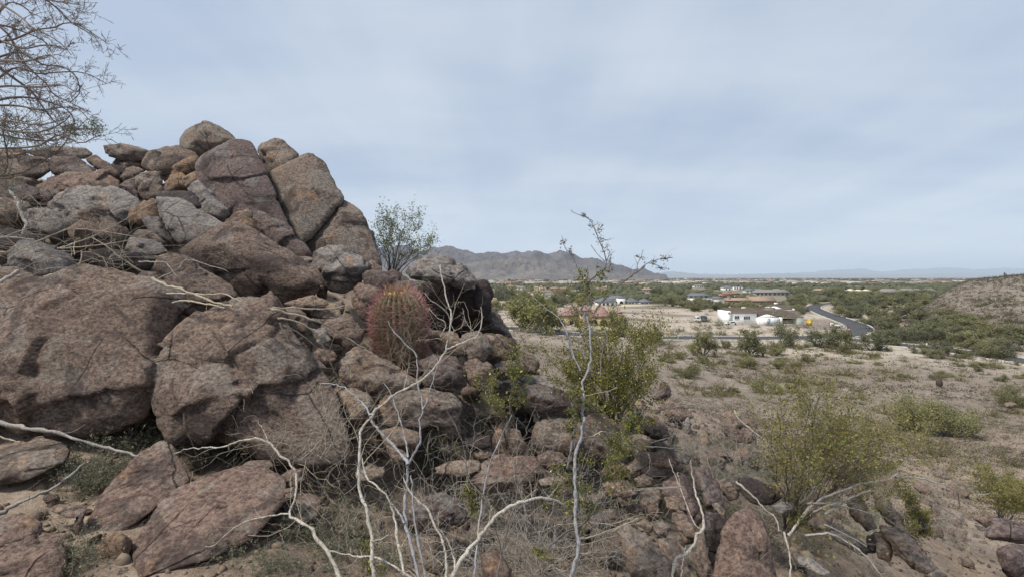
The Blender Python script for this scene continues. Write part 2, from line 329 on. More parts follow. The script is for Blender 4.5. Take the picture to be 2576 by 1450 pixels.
def ground_mat():
    m, N, L, b = new_mat('desert_soil', .95); g = N.new('ShaderNodeNewGeometry'); P = g.outputs['Position']
    n1 = noise(N, L, P, .05, 5, .6, .4); n2 = noise(N, L, P, .5, 6, .65); n3 = noise(N, L, P, 9., 6, .75); n4 = noise(N, L, P, 55., 3, .7)
    sp = N.new('ShaderNodeSeparateXYZ'); L.new(P, sp.inputs[0])
    c = mix(N, L, ramp(N, L, n1, .4, .6), (.182, .150, .122), (.25, .216, .182))
    c = mix(N, L, ramp(N, L, n2, .38, .66), (.145, .113, .088), c)
    # the rocky near slope is browner and littered with grit; the flat below is paler sand
    near = ramp(N, L, sp.outputs[1], 14., 55., 1., 0.)
    c = mix(N, L, math2(N, L, 'MULTIPLY', near, .75), c, mix(N, L, ramp(N, L, n2, .4, .62), (.185, .135, .098), (.32, .245, .178)))
    # pale graded pads and wash sand on the valley floor
    fl = math2(N, L, 'MULTIPLY', ramp(N, L, sp.outputs[1], 70., 110., 0., 1.), ramp(N, L, noise(N, L, P, .018, 4, .55, .6), .40, .54, 0., .85))
    c = mix(N, L, fl, c, (.44, .385, .315))
    hs = math2(N, L, 'MULTIPLY', ramp(N, L, sp.outputs[1], 120., 150., 0., 1.), ramp(N, L, sp.outputs[2], 2.5, 6., 0., .8)); hs = math2(N, L, 'MULTIPLY', hs, ramp(N, L, sp.outputs[0], 90., 130., 0., 1.)); c = mix(N, L, hs, c, mix(N, L, ramp(N, L, noise(N, L, P, .25, 6, .7), .4, .6), (.075, .063, .052), (.145, .122, .102)))
    # scrubby ground far out on the plain
    fr = ramp(N, L, sp.outputs[1], 300., 520., 0., .92); c = mix(N, L, fr, c, mix(N, L, ramp(N, L, noise(N, L, P, .006, 6, .7), .42, .6), (.075, .082, .045), (.16, .145, .09)))
    ff = ramp(N, L, sp.outputs[1], 2500., 6000., 0., .9); c = mix(N, L, ff, c, mix(N, L, ramp(N, L, noise(N, L, P, .0016, 8, .75), .42, .6), (.07, .08, .06), (.22, .19, .155)))
    c = mix(N, L, ramp(N, L, n3, .3, .7), mix(N, L, .4, c, (.05, .036, .028)), mix(N, L, .18, c, (.6, .5, .4)))
    c = mix(N, L, math2(N, L, 'MULTIPLY', ramp(N, L, n4, .58, .72, 0, .5), near), c, (.42, .33, .25))
    L.new(c, b.inputs['Base Color'])
    bp = N.new('ShaderNodeBump'); bp.inputs['Strength'].default_value = .7; bp.inputs['Distance'].default_value = .05
    L.new(math2(N, L, 'ADD', n3, math2(N, L, 'MULTIPLY', n4, .3)), bp.inputs['Height']); L.new(bp.outputs[0], b.inputs['Normal'])
    return m
GM = ground_mat()
def build_ground():
    nc, nr = 380, 480
    cs = np.linspace(-1450, 3950, nc); Y = np.concatenate([np.exp(np.linspace(math.log(.5), math.log(700), nr - 40)), np.exp(np.linspace(math.log(760), math.log(36000), 40))])
    cc, YY = np.meshgrid(cs, Y); x = (cc - HX) / F * YY; z = ground(x.ravel(), YY.ravel())
    v = np.stack([x.ravel(), YY.ravel(), z], 1); i = np.arange(nr - 1)[:, None] * nc + np.arange(nc - 1)[None]
    q = np.stack([i, i + 1, i + 1 + nc, i + nc], -1).reshape(-1, 4)
    link('desert_ground', MB().add(v, q).mesh('desert_ground', GM, True), kind='structure')
build_ground()
# ---------------------------------------------------------------- boulders
_ICO = {}
def ico(l):
    if l not in _ICO:
        bm = bmesh.new(); bmesh.ops.create_icosphere(bm, subdivisions=l, radius=1)
        v = np.array([a.co[:] for a in bm.verts]); f = np.array([[a.index for a in q.verts] for q in bm.faces]); bm.free(); _ICO[l] = (nrm(v), f)
    return _ICO[l]
def hull_planes(pts):
    bm = bmesh.new(); vs = [bm.verts.new(p) for p in pts]
    bmesh.ops.convex_hull(bm, input=vs); bm.normal_update(); pl = []; cen = pts.mean(0)
    for f in bm.faces:
        if f.calc_area() < 1e-7: continue
        n = np.array(f.normal[:]); o = float(n @ (np.array(f.verts[0].co[:]) - cen))
        if o < 0: n, o = -n, -o
        pl.append((n, o, f.calc_area()))
    bm.free(); pl.sort(key=lambda a: -a[2]); keep = []
    for n, o, a in pl:
        if o > 1e-4 and not any(n @ k[0] > .988 and abs(o - k[1]) < .06 * k[1] for k in keep): keep.append((n, o))
    return np.array([k[0] for k in keep]), np.array([k[1] for k in keep]), cen
def rock_mesh(name, pts, mat, seed, lvl=4, p=34, chips=10, chipd=(.86, .97), rough=1., origin=None, smin=None):
    rng = np.random.default_rng(seed); n, o, cen = hull_planes(pts); q = pts - cen
    if chips:
        m = nrm(rng.normal(size=(chips, 3))); h = (q @ m.T).max(0) * (1 - (1 - rng.uniform(*chipd, chips)) * (.12 + 1.2 * np.abs(m[:, 1]))); n = np.vstack([n, m]); o = np.concatenate([o, h])
    m = nrm(rng.normal(size=(30, 3))); h = (q @ m.T).max(0) * (1 - rng.uniform(.01, .09, 30) * (.06 + 1.1 * np.abs(m[:, 1]))); n = np.vstack([n, m]); o = np.concatenate([o, h])
    ext = np.maximum(np.ptp(q, axis=0), .15 * np.ptp(q, axis=0).max()); d0, f = ico(lvl); d = nrm(d0 * ext)
    p = p * 2.6; a = np.maximum(d @ (n / o[:, None]).T, 0); r = 1.0 / np.maximum((a ** p).sum(1) ** (1.0 / p), 1e-6)
    s = float(np.cbrt(np.prod(np.maximum(np.ptp(q, axis=0), .02)))); w = d * r[:, None] * 1.05; off = rng.uniform(0, 50, 3)
    ds = .018 * s * fbm(w * (1.6 / s) + off, 2, seed % 97) - .022 * s * np.abs(fbm(w * (2.9 / s) + off * 2, 3, seed % 89, .6)) + .009 * s * fbm(w * (8. / s) + off, 3, seed % 83, .65)
    # broken faces: flakes and blocks with stepped edges, grooves along some joints
    def cells(K, amp, slope, groove, warp):
        sd = w[rng.integers(len(w), size=K)]; ww_ = w + warp * s * np.stack([vnoise(w * (3. / s) + off + 9 * i, 40 + i) for i in range(3)], 1); st = np.array([1, 1, rng.uniform(1.1, 1.7)])
        D = (((ww_[:, None] - sd[None]) * st) ** 2).sum(2) ** .5; i1 = D.argmin(1); d1 = D[np.arange(len(w)), i1]; D[np.arange(len(w)), i1] = 9e9; d2 = D.min(1)
        ak = rng.uniform(-1, 1, K) * amp * s; gk = rng.normal(size=(K, 3)) * slope; e = ak[i1] + ((w - sd[i1]) * gk[i1]).sum(1) * np.clip(1, 0, 1)
        open_ = rng.uniform(size=K)[i1] < .35; e = np.clip(e, -2.2 * amp * s, 2.2 * amp * s) - groove * s * open_ * np.clip(1 - (d2 - d1) / (.026 * s), 0, 1); return e, rng.uniform(size=K)[i1]
    e1, tone = cells(12, .030, .10, .055, .08); e2, tone2 = cells(48, .011, .10, .012, .06); ds = ds + e1 + e2
    ds = ds - ds.mean(); w = w + d * (rough * ds)[:, None] + cen
    org = np.array([w[:, 0].mean(), w[:, 1].mean(), w[:, 2].min()]) if origin is None else origin
    me = MB().add(w, t=f).mesh(name, mat, False, org); at_ = me.attributes.new('facet', 'FLOAT', 'POINT'); at_.data.foreach_set('value', (.65 * tone + .35 * tone2).astype(np.float32)); return me, org
_rk = [0]
BOULDERS = []
def rock(crop, outline, Y, m, label, tilt=.45, th=.8, ridge=None, lvl=4, p=34, chips=8, rough=1., cat='boulder', name='boulder', group=None, chipd=(.88, .98), bulge=.34, smooth=None):
    _rk[0] += 1; a = px(crop, outline); c = a.mean(0); Yi = Y + tilt * (c[1] - a[:, 1]) / F * Y
    out = np.array([at(x, y, yy) for (x, y), yy in zip(a, Yi)]); w, h = np.ptp(a, axis=0) / F * Y; s = math.sqrt(max(w * h, 1e-4)); mn = min(w, h)
    pts = [out]
    def scaled(k, dY):
        b = c + (a - c) * k; yy = Y + tilt * (c[1] - b[:, 1]) / F * Y + dY; return np.array([at(x, y, z) for (x, y), z in zip(b, yy)])
    if ridge:
        r = np.array([[q[0], q[1]] for q in ridge], float); r = px(crop, r)
        pts.append(np.array([at(x, y, Y + tilt * (c[1] - y) / F * Y + q[2] * s) for (x, y), q in zip(r, ridge)]))
    else:
        rg = np.random.default_rng(500 + _rk[0]); kk = int(rg.integers(3, 6)); a0 = rg.uniform(0, 6.3)
        for i in range(kk):
            an = a0 + 6.283 * i / kk + rg.normal() * .35; j = np.argmin(np.abs(np.angle(np.exp(1j * (np.arctan2(a[:, 1] - c[1], a[:, 0] - c[0]) - an))))); q = c + (a[j] - c) * rg.uniform(.25, .8); dY = -mn * th * rg.uniform(.22, .52)
            pts.append(at(q[0], q[1], Y + tilt * (c[1] - q[1]) / F * Y + dY)[None])
    pts.append(scaled(.72, .7 * mn * th))
    P = np.concatenate(pts)
    sp_ = math.sqrt(max(np.ptp(a, axis=0)[0] * np.ptp(a, axis=0)[1], 1)); lvl = 4 if sp_ < 105 else 5 if sp_ < 250 else 6
    me, org = rock_mesh(name, P, RM[m], 1000 + _rk[0], lvl, p, chips, chipd, rough)
    o = link(name, me, None, org, label, cat, group); BOULDERS.append((org[0], org[1], s)); return o
# --- crown of the outcrop
rock('2', [(72,300),(74,200),(98,140),(180,92),(265,73),(340,97),(420,138),(490,192),(512,215),(330,300),(210,340)], 10.4, 'm', 'rounded grey-brown boulder perched highest on the outcrop against the sky', .3, .8, lvl=5, p=26, rough=.42)
rock('2', [(190,380),(215,325),(345,262),(430,233),(520,210),(605,228),(650,300),(700,430),(760,580),(820,760),(900,900),(935,1010),(760,960),(600,900),(390,840),(300,760),(240,650),(205,520)], 8.9, 'p', 'tall purple-brown slab on the left of the long diagonal crack', .5, .5, ridge=[(360,330,-.05),(480,420,-.10),(600,560,-.08),(430,700,-.08),(700,760,-.05)], lvl=5, p=30, chips=5, rough=.42)
rock('2', [(650,285),(700,233),(790,205),(880,228),(935,278),(975,315),(965,360),(900,460),(765,490),(700,400)], 10.1, 'm', 'blunt dome of rock standing behind the top of the crack', .3, .7, lvl=5, p=26)
rock('2', [(745,470),(880,425),(990,338),(1050,308),(1110,338),(1172,388),(1192,470),(1242,540),(1272,622),(1312,662),(1205,725),(1135,835),(1065,955),(990,1015),(920,880),(860,740),(800,600)], 9.2, 'm', 'tall tan-grey slab on the right of the long diagonal crack', .5, .5, ridge=[(1010,420,-.08),(1000,620,-.12),(1100,560,-.10),(960,820,-.06)], lvl=5, p=30, chips=5, rough=.42)
rock('2', [(1312,660),(1360,710),(1440,770),(1490,870),(1540,970),(1585,1080),(1600,1180),(1400,1200),(1150,1130),(1000,1015),(1080,925),(1150,825),(1225,735)], 9.0, 'm', 'smooth slab split off under the short dark crack at the outcrop right end', .5, .5, ridge=[(1290,760,-.12),(1300,900,-.14),(1200,960,-.08),(1420,1050,-.10)], lvl=5, p=30, chips=4, rough=.42)
rock('2', [(1362,712),(1430,738),(1472,788),(1502,868),(1562,1000),(1604,1140),(1600,1200),(1500,1190),(1420,900)], 9.15, 'g', 'narrow grey end slab leaning on the right flank of the outcrop', .4, .6, lvl=5, p=28, chips=4)
rock('2', [(625,775),(658,733),(742,790),(850,828),(905,940),(965,1030),(1085,1088),(1000,1110),(850,1060),(700,950),(640,890)], 8.25, 'p', 'dark purple wedge lying below the foot of the diagonal crack', .7, .7, lvl=5, chips=4)
rock('2', [(400,835),(480,768),(565,735),(612,768),(645,885),(560,880),(480,870)], 8.0, 'o', 'rust-orange pointed rock tucked above the great sloping boulder', .5, .7)
rock('1', [(1188,643),(1330,658),(1400,664),(1500,740),(1620,800),(1702,850),(1600,942),(1492,988),(1372,1010),(1320,965),(1250,850),(1208,760)], 7.2, 'g', 'pale grey slanting block with a flat triangular face', .8, .6, ridge=[(1290,740,-.12),(1450,780,-.10),(1380,960,-.13),(1590,870,-.08)], lvl=5, chips=3, rough=.42)
rock('2', [(85,1085),(150,990),(330,915),(400,855),(470,868),(540,836),(650,908),(780,1000),(900,1060),(1000,1130),(1112,1200),(1147,1272),(1142,1345),(1085,1405),(900,1436),(780,1446),(600,1390),(555,1270),(440,1200),(250,1140)], 6.5, 'v', 'great sloping brown boulder overhanging a black hollow', .35, .9, ridge=[(520,960,-.16),(330,1010,-.15),(780,1180,-.26),(960,1260,-.22),(650,1290,-.12),(900,1380,-.06)], lvl=6, p=28, chips=5, rough=.42)
rock('2', [(1078,1160),(1110,1078),(1202,1018),(1300,1023),(1402,1080),(1535,1160),(1505,1215),(1385,1355),(1320,1375),(1220,1345),(1150,1255)], 6.8, 'g', 'grey-topped boulder with a dark underside right of the sloping boulder', .2, .9, ridge=[(1260,1210,-.26),(1390,1170,-.24),(1160,1190,-.14),(1320,1090,-.06)], lvl=5, p=30, chips=4)
rock('4', [(943,300),(960,243),(1050,233),(1182,248),(1292,298),(1362,350),(1380,425),(1330,560),(1100,560),(960,350)], 6.5, 'p', 'round reddish-purple boulder directly behind the barrel cactus', .4, .8, lvl=5, p=24, chips=3)
rock('4', [(845,430),(910,330),(960,328),(1075,378),(1105,500),(1010,630),(940,615),(868,525)], 6.2, 'r', 'red-brown cracked boulder lobe left of the barrel cactus', .3, .8, lvl=5, p=24, chips=3)
rock('4', [(1252,250),(1300,208),(1372,166),(1485,172),(1530,138),(1622,148),(1692,188),(1762,258),(1832,318),(1800,362),(1730,388),(1640,352),(1540,332),(1450,290),(1300,295)], 5.95, 'g', 'rough grey capstone jutting over a black hollow beside the cactus', -.15, .8, ridge=[(1470,270,-.30),(1640,330,-.34),(1330,280,-.18),(1600,230,-.18)], lvl=6, p=30, chips=8)
rock('4', [(1375,350),(1450,300),(1640,350),(1800,350),(1850,338),(1903,420),(1905,560),(1893,690),(1832,745),(1760,765),(1640,712),(1500,692),(1430,600),(1382,450)], 6.45, 'd', 'boulder coloured black for varnish and shade, forming the hollow under the grey capstone', -.35, .9, ridge=[(1840,420,-.26),(1870,560,-.24),(1650,480,-.04),(1760,650,-.14)], lvl=5, p=26, chips=6)  # near-black colour holds dark varnish plus the shade of the overhang
rock('4', [(1800,330),(1850,335),(1905,430),(1908,520),(1880,640),(1820,560),(1790,420)], 6.1, 'd', 'dark shoulder stone closing the right side of the hollow', .1, .6, lvl=5, p=24, chips=6)  # same near-black rock, the hollow's shade and varnish put into its colour
rock('b4', [(70,-60),(95,-10),(140,80),(205,160),(275,225),(285,255),(150,225),(40,210),(20,60)], 6.9, 'p', 'purple slope-faced rock behind the hollow boulder next to the valley', .8, .8, lvl=5, chips=5)
rock('b4', [(0,215),(60,195),(180,203),(272,243),(312,300),(305,350),(262,384),(180,420),(60,450),(-20,420),(-30,300)], 5.7, 't', 'lumpy tan rock at the brink right of the cactus', .4, .8, lvl=5, chips=10)
rock('b4', [(108,440),(190,405),(252,398),(295,450),(285,525),(180,555),(105,525)], 5.4, 'p', 'small brown block under the lumpy tan rock', .3, .8)
rock('b4', [(285,345),(340,325),(420,360),(470,420),(440,500),(330,520),(280,450)], 6.2, 'm', 'low pale-brown rock on the brink below the lumpy tan rock', .7, .7)
# --- upper left pile
rock('1', [(778,250),(830,241),(960,243),(1060,263),(1125,290),(1110,350),(1000,370),(880,350),(820,330),(790,285)], 10.3, 'm', 'beak-shaped ledge jutting left into the sky on the outcrop crest', .1, .9, lvl=5, chips=6)
rock('1', [(840,400),(880,350),(1000,320),(1130,320),(1160,400),(1100,450),(980,450),(880,445)], 10.4, 'v', 'brown rock holding up the beak-shaped ledge', .2, .9, lvl=5)
rock('1', [(1105,290),(1200,270),(1362,263),(1442,298),(1503,320),(1495,400),(1400,440),(1250,480),(1100,450),(1060,400)], 10.0, 'v', 'broad brown crest rock between the ledge and the purple slab', .5, .7, lvl=5, chips=10)
rock('1', [(905,490),(960,418),(1020,403),(1092,440),(1062,505),(960,530)], 9.6, 'v', 'round brown stone below the crest ledge', .4, .8)
rock('1', [(1028,490),(1100,448),(1200,428),(1217,470),(1243,560),(1222,645),(1120,690),(1060,645),(1040,570)], 8.8, 'm', 'upright faceted block with a rusty right side', .5, .8, ridge=[(1060,560,-.22),(1100,650,-.1),(1190,470,-.1)], chips=4, lvl=5)
rock('1', [(903,552),(960,510),(1030,488),(1052,590),(1062,645),(960,620)], 8.9, 'p', 'low brown block against the upright faceted block', .5, .8)
rock('1', [(1245,560),(1290,480),(1350,453),(1425,480),(1435,560),(1330,605),(1250,600)], 9.5, 'o', 'orange crumbling rock in the recess left of the purple slab', .5, .6, chips=14)
rock('1', [(1390,490),(1500,430),(1515,520),(1440,580),(1390,560)], 9.45, 't', 'yellowish rock wedged beside the purple slab', .5, .6, chips=12)
rock('1', [(1215,470),(1270,400),(1400,350),(1500,330),(1490,440),(1380,460),(1290,500),(1240,540)], 9.9, 'o', 'dark rusty rock shading the orange recess', .1, .7)
rock('1', [(1163,632),(1220,598),(1380,588),(1442,590),(1502,640),(1522,742),(1400,700),(1250,662)], 7.9, 'd', 'thin dark ledge stone with a tan top above the pale grey block', 1.2, .8, chips=5)
rock('1', [(1420,580),(1502,518),(1532,600),(1582,700),(1682,758),(1760,770),(1690,840),(1600,800),(1520,760),(1480,680)], 8.45, 'g', 'pale grey rock strip along the foot of the purple slab', .5, .6, lvl=5)
rock('1', [(262,562),(400,488),(560,453),(720,446),(850,468),(912,520),(903,592),(880,640),(700,640),(500,660),(350,660),(290,640)], 9.0, 'r', 'reddish dome-shaped boulder in the upper left pile', .6, .8, lvl=5, p=22, chips=4)
rock('1', [(338,725),(370,640),(480,588),(640,568),(840,566),(962,598),(1062,648),(1085,692),(1060,780),(900,860),(600,880),(400,830)], 7.9, 'g', 'broad grey dome boulder in the middle of the left pile', .55, .8, lvl=5, p=22, chips=4, ridge=[(560,640,-.15),(850,640,-.16),(600,800,-.2),(920,760,-.2)])
rock('1', [(535,865),(640,770),(722,688),(792,720),(862,800),(892,840),(955,900),(965,1010),(900,1050),(700,1020),(560,960)], 7.0, 'v', 'peaked reddish-brown rock in front of the grey dome', .4, .8, lvl=5)
rock('1', [(180,790),(240,713),(332,723),(452,778),(545,850),(542,905),(430,945),(320,890),(200,860)], 7.3, 'g', 'greenish-grey layered rock left of the peaked rock', .4, .8, lvl=5)
rock('1', [(53,1095),(100,1008),(142,963),(300,998),(462,1058),(545,1080),(605,1150),(490,1200),(420,1240),(280,1240),(120,1165),(60,1125)], 6.1, 'g', 'squared grey block with a flat lit top above the giant boulder', .6, .8, ridge=[(395,1130,-.34),(80,1090,-.16),(400,1215,-.22)], lvl=5, chips=4)
rock('1', [(945,1000),(982,938),(1100,958),(1202,978),(1285,1060),(1182,1095),(1040,1080),(950,1050)], 6.7, 'g', 'flat grey flake lying below the pale grey block', .9, .6)
rock('1', [(165,292),(360,258),(500,263),(640,268),(703,312),(640,352),(540,340),(300,345)], 10.2, 'm', 'low brown ledge on the skyline behind the bare tree', .2, .9, lvl=5)
rock('1', [(325,372),(420,320),(562,328),(642,388),(725,430),(700,480),(500,490),(400,455)], 9.6, 'p', 'purplish rock beneath the skyline ledge', .5, .8, lvl=5)
rock('1', [(648,352),(722,323),(802,368),(835,400),(915,470),(860,495),(760,455)], 9.9, 'v', 'brown rock in the notch left of the beak ledge', .4, .8)
rock('1', [(-80,300),(100,288),(182,318),(335,350),(405,440),(285,510),(150,540),(-80,490)], 9.3, 'v', 'shaded brown rock at the left edge under the bare tree', .3, .8, lvl=5)
rock('1', [(-80,505),(100,498),(232,558),(295,600),(250,700),(150,720),(-80,670)], 8.3, 'p', 'purple boulder at the left edge below the bare tree', .4, .8, lvl=5, p=24)
rock('1', [(-80,640),(150,650),(232,705),(230,780),(100,860),(-80,830)], 7.7, 'm', 'grey-brown rock at the left edge behind the dead forked stick', .4, .8)
rock('1', [(270,600),(330,570),(400,640),(350,740),(250,720),(240,680)], 8.5, 'p', 'brown stone between the purple boulder and the grey dome', .4, .8)
rock('1', [(960,760),(1080,690),(1160,660),(1230,760),(1270,870),(1180,900),(1000,860)], 7.7, 'o', 'rusty rock in the gap between the grey dome and the pale grey block', .4, .8)
rock('1', [(1080,800),(1200,780),(1270,880),(1320,980),(1260,1010),(1150,930)], 7.3, 'g', 'dark grey rock under the pale grey block', .4, .8)
rock('1', [(1010,930),(1080,880),(1180,900),(1260,990),(1200,1010),(1060,970)], 7.0, 't', 'brown stone with a white streak under the dead sticks', .7, .7)
rock('1', [(1163,1175),(1200,1100),(1290,1083),(1402,1098),(1502,1168),(1622,1240),(1742,1300),(1795,1380),(1700,1430),(1550,1420),(1440,1340),(1250,1260)], 5.95, 'v', 'brown slab sloping down to the right into the black hollow', .7, .7, ridge=[(1330,1100,-.12),(1440,1290,-.25),(1250,1200,-.05),(1600,1330,-.16)], lvl=5, chips=5)
rock('1', [(1250,1225),(1440,1255),(1660,1350),(1760,1400),(1700,1500),(1500,1560),(1300,1500)], 5.65, 'v', 'brown rock wedged behind the two giant foreground boulders', .6, .8, lvl=5)
rock('1', [(615,1215),(700,1158),(772,1168),(835,1225),(820,1275),(640,1280)], 5.8, 't', 'pale tan stone poking up behind the leftmost giant boulder', .5, .8)
rock('1', [(1005,1255),(1080,1208),(1182,1213),(1235,1280),(1180,1310),(1050,1305)], 5.7, 't', 'small yellowish stone behind the right shoulder of the leftmost giant boulder', .5, .8)
rock('1', [(-80,900),(60,880),(250,900),(330,960),(240,1010),(60,1040),(-80,1020)], 7.2, 'd', 'dark flat stone at the left edge above the squared grey block', .7, .8)
rock('1', [(620,1060),(760,1030),(950,1050),(1050,1120),(1000,1200),(800,1200),(650,1140)], 6.6, 'd', 'dark stone beneath the tangle of dead sticks', .5, .8)
rock('1', [(940,1060),(1100,1060),(1180,1110),(1140,1200),(1000,1190),(930,1130)], 6.4, 'd', 'shaded flat stone right of the tangle of dead sticks', .6, .8)
rock('1', [(-60,1180),(120,1170),(260,1240),(220,1330),(60,1340),(-60,1320)], 5.6, 'm', 'grey shaded rock between the squared block and the leftmost giant boulder', .5, .8)
rock('2', [(940,1100),(1010,1085),(1095,1105),(1080,1180),(1000,1190)], 7.3, 'm', 'grey stone peeking out between the sloping boulder and the outcrop', .5, .8)
rock('2', [(1495,1150),(1530,1120),(1600,1170),(1620,1230),(1540,1230)], 7.2, 't', 'pale orange stone at the foot of the right outcrop flank', .5, .8)
rock('2', [(1110,1380),(1150,1290),(1200,1330),(1180,1420),(1120,1430)], 6.9, 'm', 'small grey stone deep in the hollow under the sloping boulder', .4, .8)
# --- two giants in front
rock('3', [(-420,330),(-200,250),(0,228),(200,213),(400,148),(560,128),(800,138),(1000,163),(1152,190),(1243,260),(1303,350),(1293,480),(1243,620),(1160,740),(1165,900),(1185,1100),(1185,1290),(1000,1350),(700,1380),(480,1370),(250,1320),(0,1250),(-300,1150),(-430,700)], 4.75, 'v', 'leftmost giant speckled brown boulder cut off by the left picture edge', .5, .7, ridge=[(480,640,-.13),(1010,350,-.14),(660,740,-.15),(1000,800,-.15),(100,500,-.12),(300,1050,-.12),(950,1150,-.13),(-200,800,-.13),(150,1220,-.02)], lvl=6, p=34, chips=6, rough=1.1)
rock('P', [(414,885),(443,848),(470,808),(520,788),(580,764),(640,751),(670,752),(702,780),(718,830),(755,880),(803,925),(840,960),(856,1040),(868,1135),(780,1165),(600,1160),(470,1125),(430,1055),(415,960)], 4.45, 'v', 'second giant speckled brown boulder right of the dark vertical cleft', .45, .7, ridge=[(560,890,-.15),(520,960,-.15),(650,850,-.13),(660,900,-.18),(700,990,-.15),(480,1060,-.12),(620,1080,-.12)], lvl=6, p=34, chips=6, rough=1.1)
# --- bottom left slabs
rock('5', [(1160,395),(1362,276),(1422,320),(1553,510),(1592,592),(1450,662),(1382,702),(1330,752),(1150,905),(1010,1025),(900,1040),(790,1105),(715,1030),(745,900),(800,800),(950,620),(1060,520)], 3.65, 'r', 'long leaning brown slab with a pointed top right of centre in the lower left', 1.1, .55, ridge=[(1370,560,-.10),(1340,660,-.08),(900,960,-.05),(1240,400,-.03)], lvl=5, p=40, chips=4, rough=.42)
rock('5', [(1062,1315),(1080,1200),(1180,1000),(1300,870),(1380,740),(1500,650),(1800,560),(2000,508),(2200,488),(2392,528),(2405,600),(2384,765),(2255,905),(2105,1065),(1962,1145),(1700,1250),(1400,1350),(1200,1400),(1100,1400)], 3.35, 'r', 'big flat purplish-red slab lying in the lower left foreground', 1.25, .3, ridge=[(2370,640,-.03),(2330,760,-.05),(2080,1000,-.05),(1900,1090,-.06),(1250,1290,-.06),(1450,760,-.03),(2100,560,-.02)], lvl=6, p=44, chips=3, rough=.42)
rock('5', [(-300,950),(0,902),(170,868),(300,948),(482,1050),(518,1130),(513,1200),(553,1290),(480,1480),(0,1560),(-300,1500)], 2.95, 'r', 'pinkish-brown rock in the bottom left corner of the picture', .9, .6, ridge=[(200,1000,-.06),(430,1240,-.12),(100,1250,-.12)], lvl=5, p=36, chips=4)
rock('5', [(818,1165),(930,1022),(1042,1038),(1105,1110),(1062,1195),(1065,1310),(900,1360),(838,1270)], 3.1, 'o', 'small orange-brown lump beside the flat red slab', .5, .8)
rock('5', [(-120,420),(0,365),(150,268),(300,238),(442,248),(582,288),(605,365),(520,450),(300,560),(100,620),(-120,640)], 4.0, 't', 'low tan rock mound half buried under the left stick', 1.2, .5, lvl=5, p=18, chips=8)
rock('5', [(395,832),(500,788),(742,808),(700,860),(640,905),(560,905)], 3.35, 't', 'thin tan flake leaning by the long brown slab', 1.4, .5)
rock('5', [(600,1010),(640,900),(735,815),(700,930),(650,1040)], 3.3, 'v', 'narrow dark flake standing on edge by the long brown slab', .4, .4)
rock('5', [(900,1440),(945,1345),(1072,1314),(1115,1375),(1080,1470)], 2.95, 't', 'little grey stone at the lower tip of the flat red slab', .8, .6)
rock('P', [(640,1325),(690,1270),(722,1232),(760,1228),(802,1252),(795,1292),(720,1340),(660,1345)], 3.65, 'v', 'dark slab under the right end of the flat red slab', .9, .5)
rock('5', [(1945,508),(2100,428),(2252,408),(2303,470),(2200,510),(2000,530)], 3.95, 'm', 'low grey stone behind the flat red slab', 1.0, .5)
rock('5', [(2330,560),(2450,500),(2550,480),(2570,580),(2480,640),(2380,700)], 3.8, 'v', 'brown stone touching the right end of the flat red slab', .8, .5)
rock('5', [(2380,760),(2400,660),(2470,640),(2460,740)], 3.55, 't', 'tiny pale stone at the right end of the flat red slab', .5, .7, name='stone', cat='stone')
# --- rubble between the giants and the cactus
rock('4', [(335,490),(420,458),(565,423),(645,450),(675,495),(560,530),(400,520)], 5.3, 't', 'tan lump with a flat top under the great sloping boulder', .6, .7)
rock('4', [(300,520),(420,500),(505,560),(540,640),(505,710),(400,710),(330,630)], 4.95, 'v', 'brown stone behind the bundle of dry stalks', .5, .7)
rock('4', [(620,690),(680,610),(770,640),(870,580),(945,680),(940,770),(830,830),(690,780)], 5.05, 'v', 'cracked brown rock left of the barrel cactus base', .5, .7, lvl=5, chips=14)
rock('4', [(540,560),(640,500),(760,540),(800,620),(700,660),(580,640)], 5.35, 't', 'tan fractured rock above the dry stalks', .5, .7, chips=14)
rock('4', [(730,480),(780,455),(805,500),(790,570),(735,560)], 5.5, 'v', 'small upright stone in front of the black hollow', .3, .7)
rock('4', [(560,690),(640,665),(700,760),(690,830),(600,800)], 4.9, 'g', 'grey stone in the middle of the dry stalks', .5, .7)
rock('4', [(535,890),(600,828),(722,848),(750,912),(700,945),(560,935)], 4.75, 'r', 'flat-bottomed pinkish stone below the dry stalks', .6, .6)
rock('4', [(745,965),(800,868),(900,805),(1002,858),(1055,920),(1155,1000),(1305,1055),(1325,1135),(1100,1180),(900,1170),(800,1090)], 4.75, 't', 'large brown rock in front of the barrel cactus base', .6, .7, lvl=5, chips=8, ridge=[(1000,960,-.2),(1150,1080,-.2),(880,1060,-.18)])
rock('4', [(1440,725),(1520,698),(1642,718),(1745,800),(1765,885),(1600,900),(1470,860)], 5.55, 't', 'smooth buff rock under the black hollow right of the cactus', .7, .7, lvl=5, p=20, chips=3)
rock('4', [(1385,935),(1480,878),(1652,888),(1705,1000),(1725,1105),(1600,1175),(1420,1120)], 4.95, 'p', 'purple-brown rock below the smooth buff rock', .5, .7, lvl=5)
rock('4', [(1680,760),(1780,700),(1880,730),(1930,830),(1850,940),(1740,930)], 5.35, 'm', 'grey mottled rock beside the smooth buff rock', .5, .7)
rock('4', [(1700,930),(1800,900),(1920,960),(1950,1080),(1850,1150),(1720,1080)], 5.0, 'v', 'brown block with green shrub twigs before it', .5, .7)
rock('4', [(1050,1165),(1300,1128),(1602,1178),(1705,1262),(1605,1420),(1300,1440),(1080,1400)], 4.55, 'm', 'broad layered rock behind the main white stem', .5, .7, lvl=5, chips=12)
rock('4', [(590,1130),(700,1148),(765,1300),(755,1460),(590,1460)], 4.3, 't', 'upright tan rock along the right side of the second giant boulder', .4, .6)
rock('4', [(740,1160),(880,1130),(1000,1180),(1060,1290),(1000,1400),(850,1420),(750,1330)], 4.5, 't', 'tan rock right of the second giant boulder behind thin grey twigs', .5, .7)
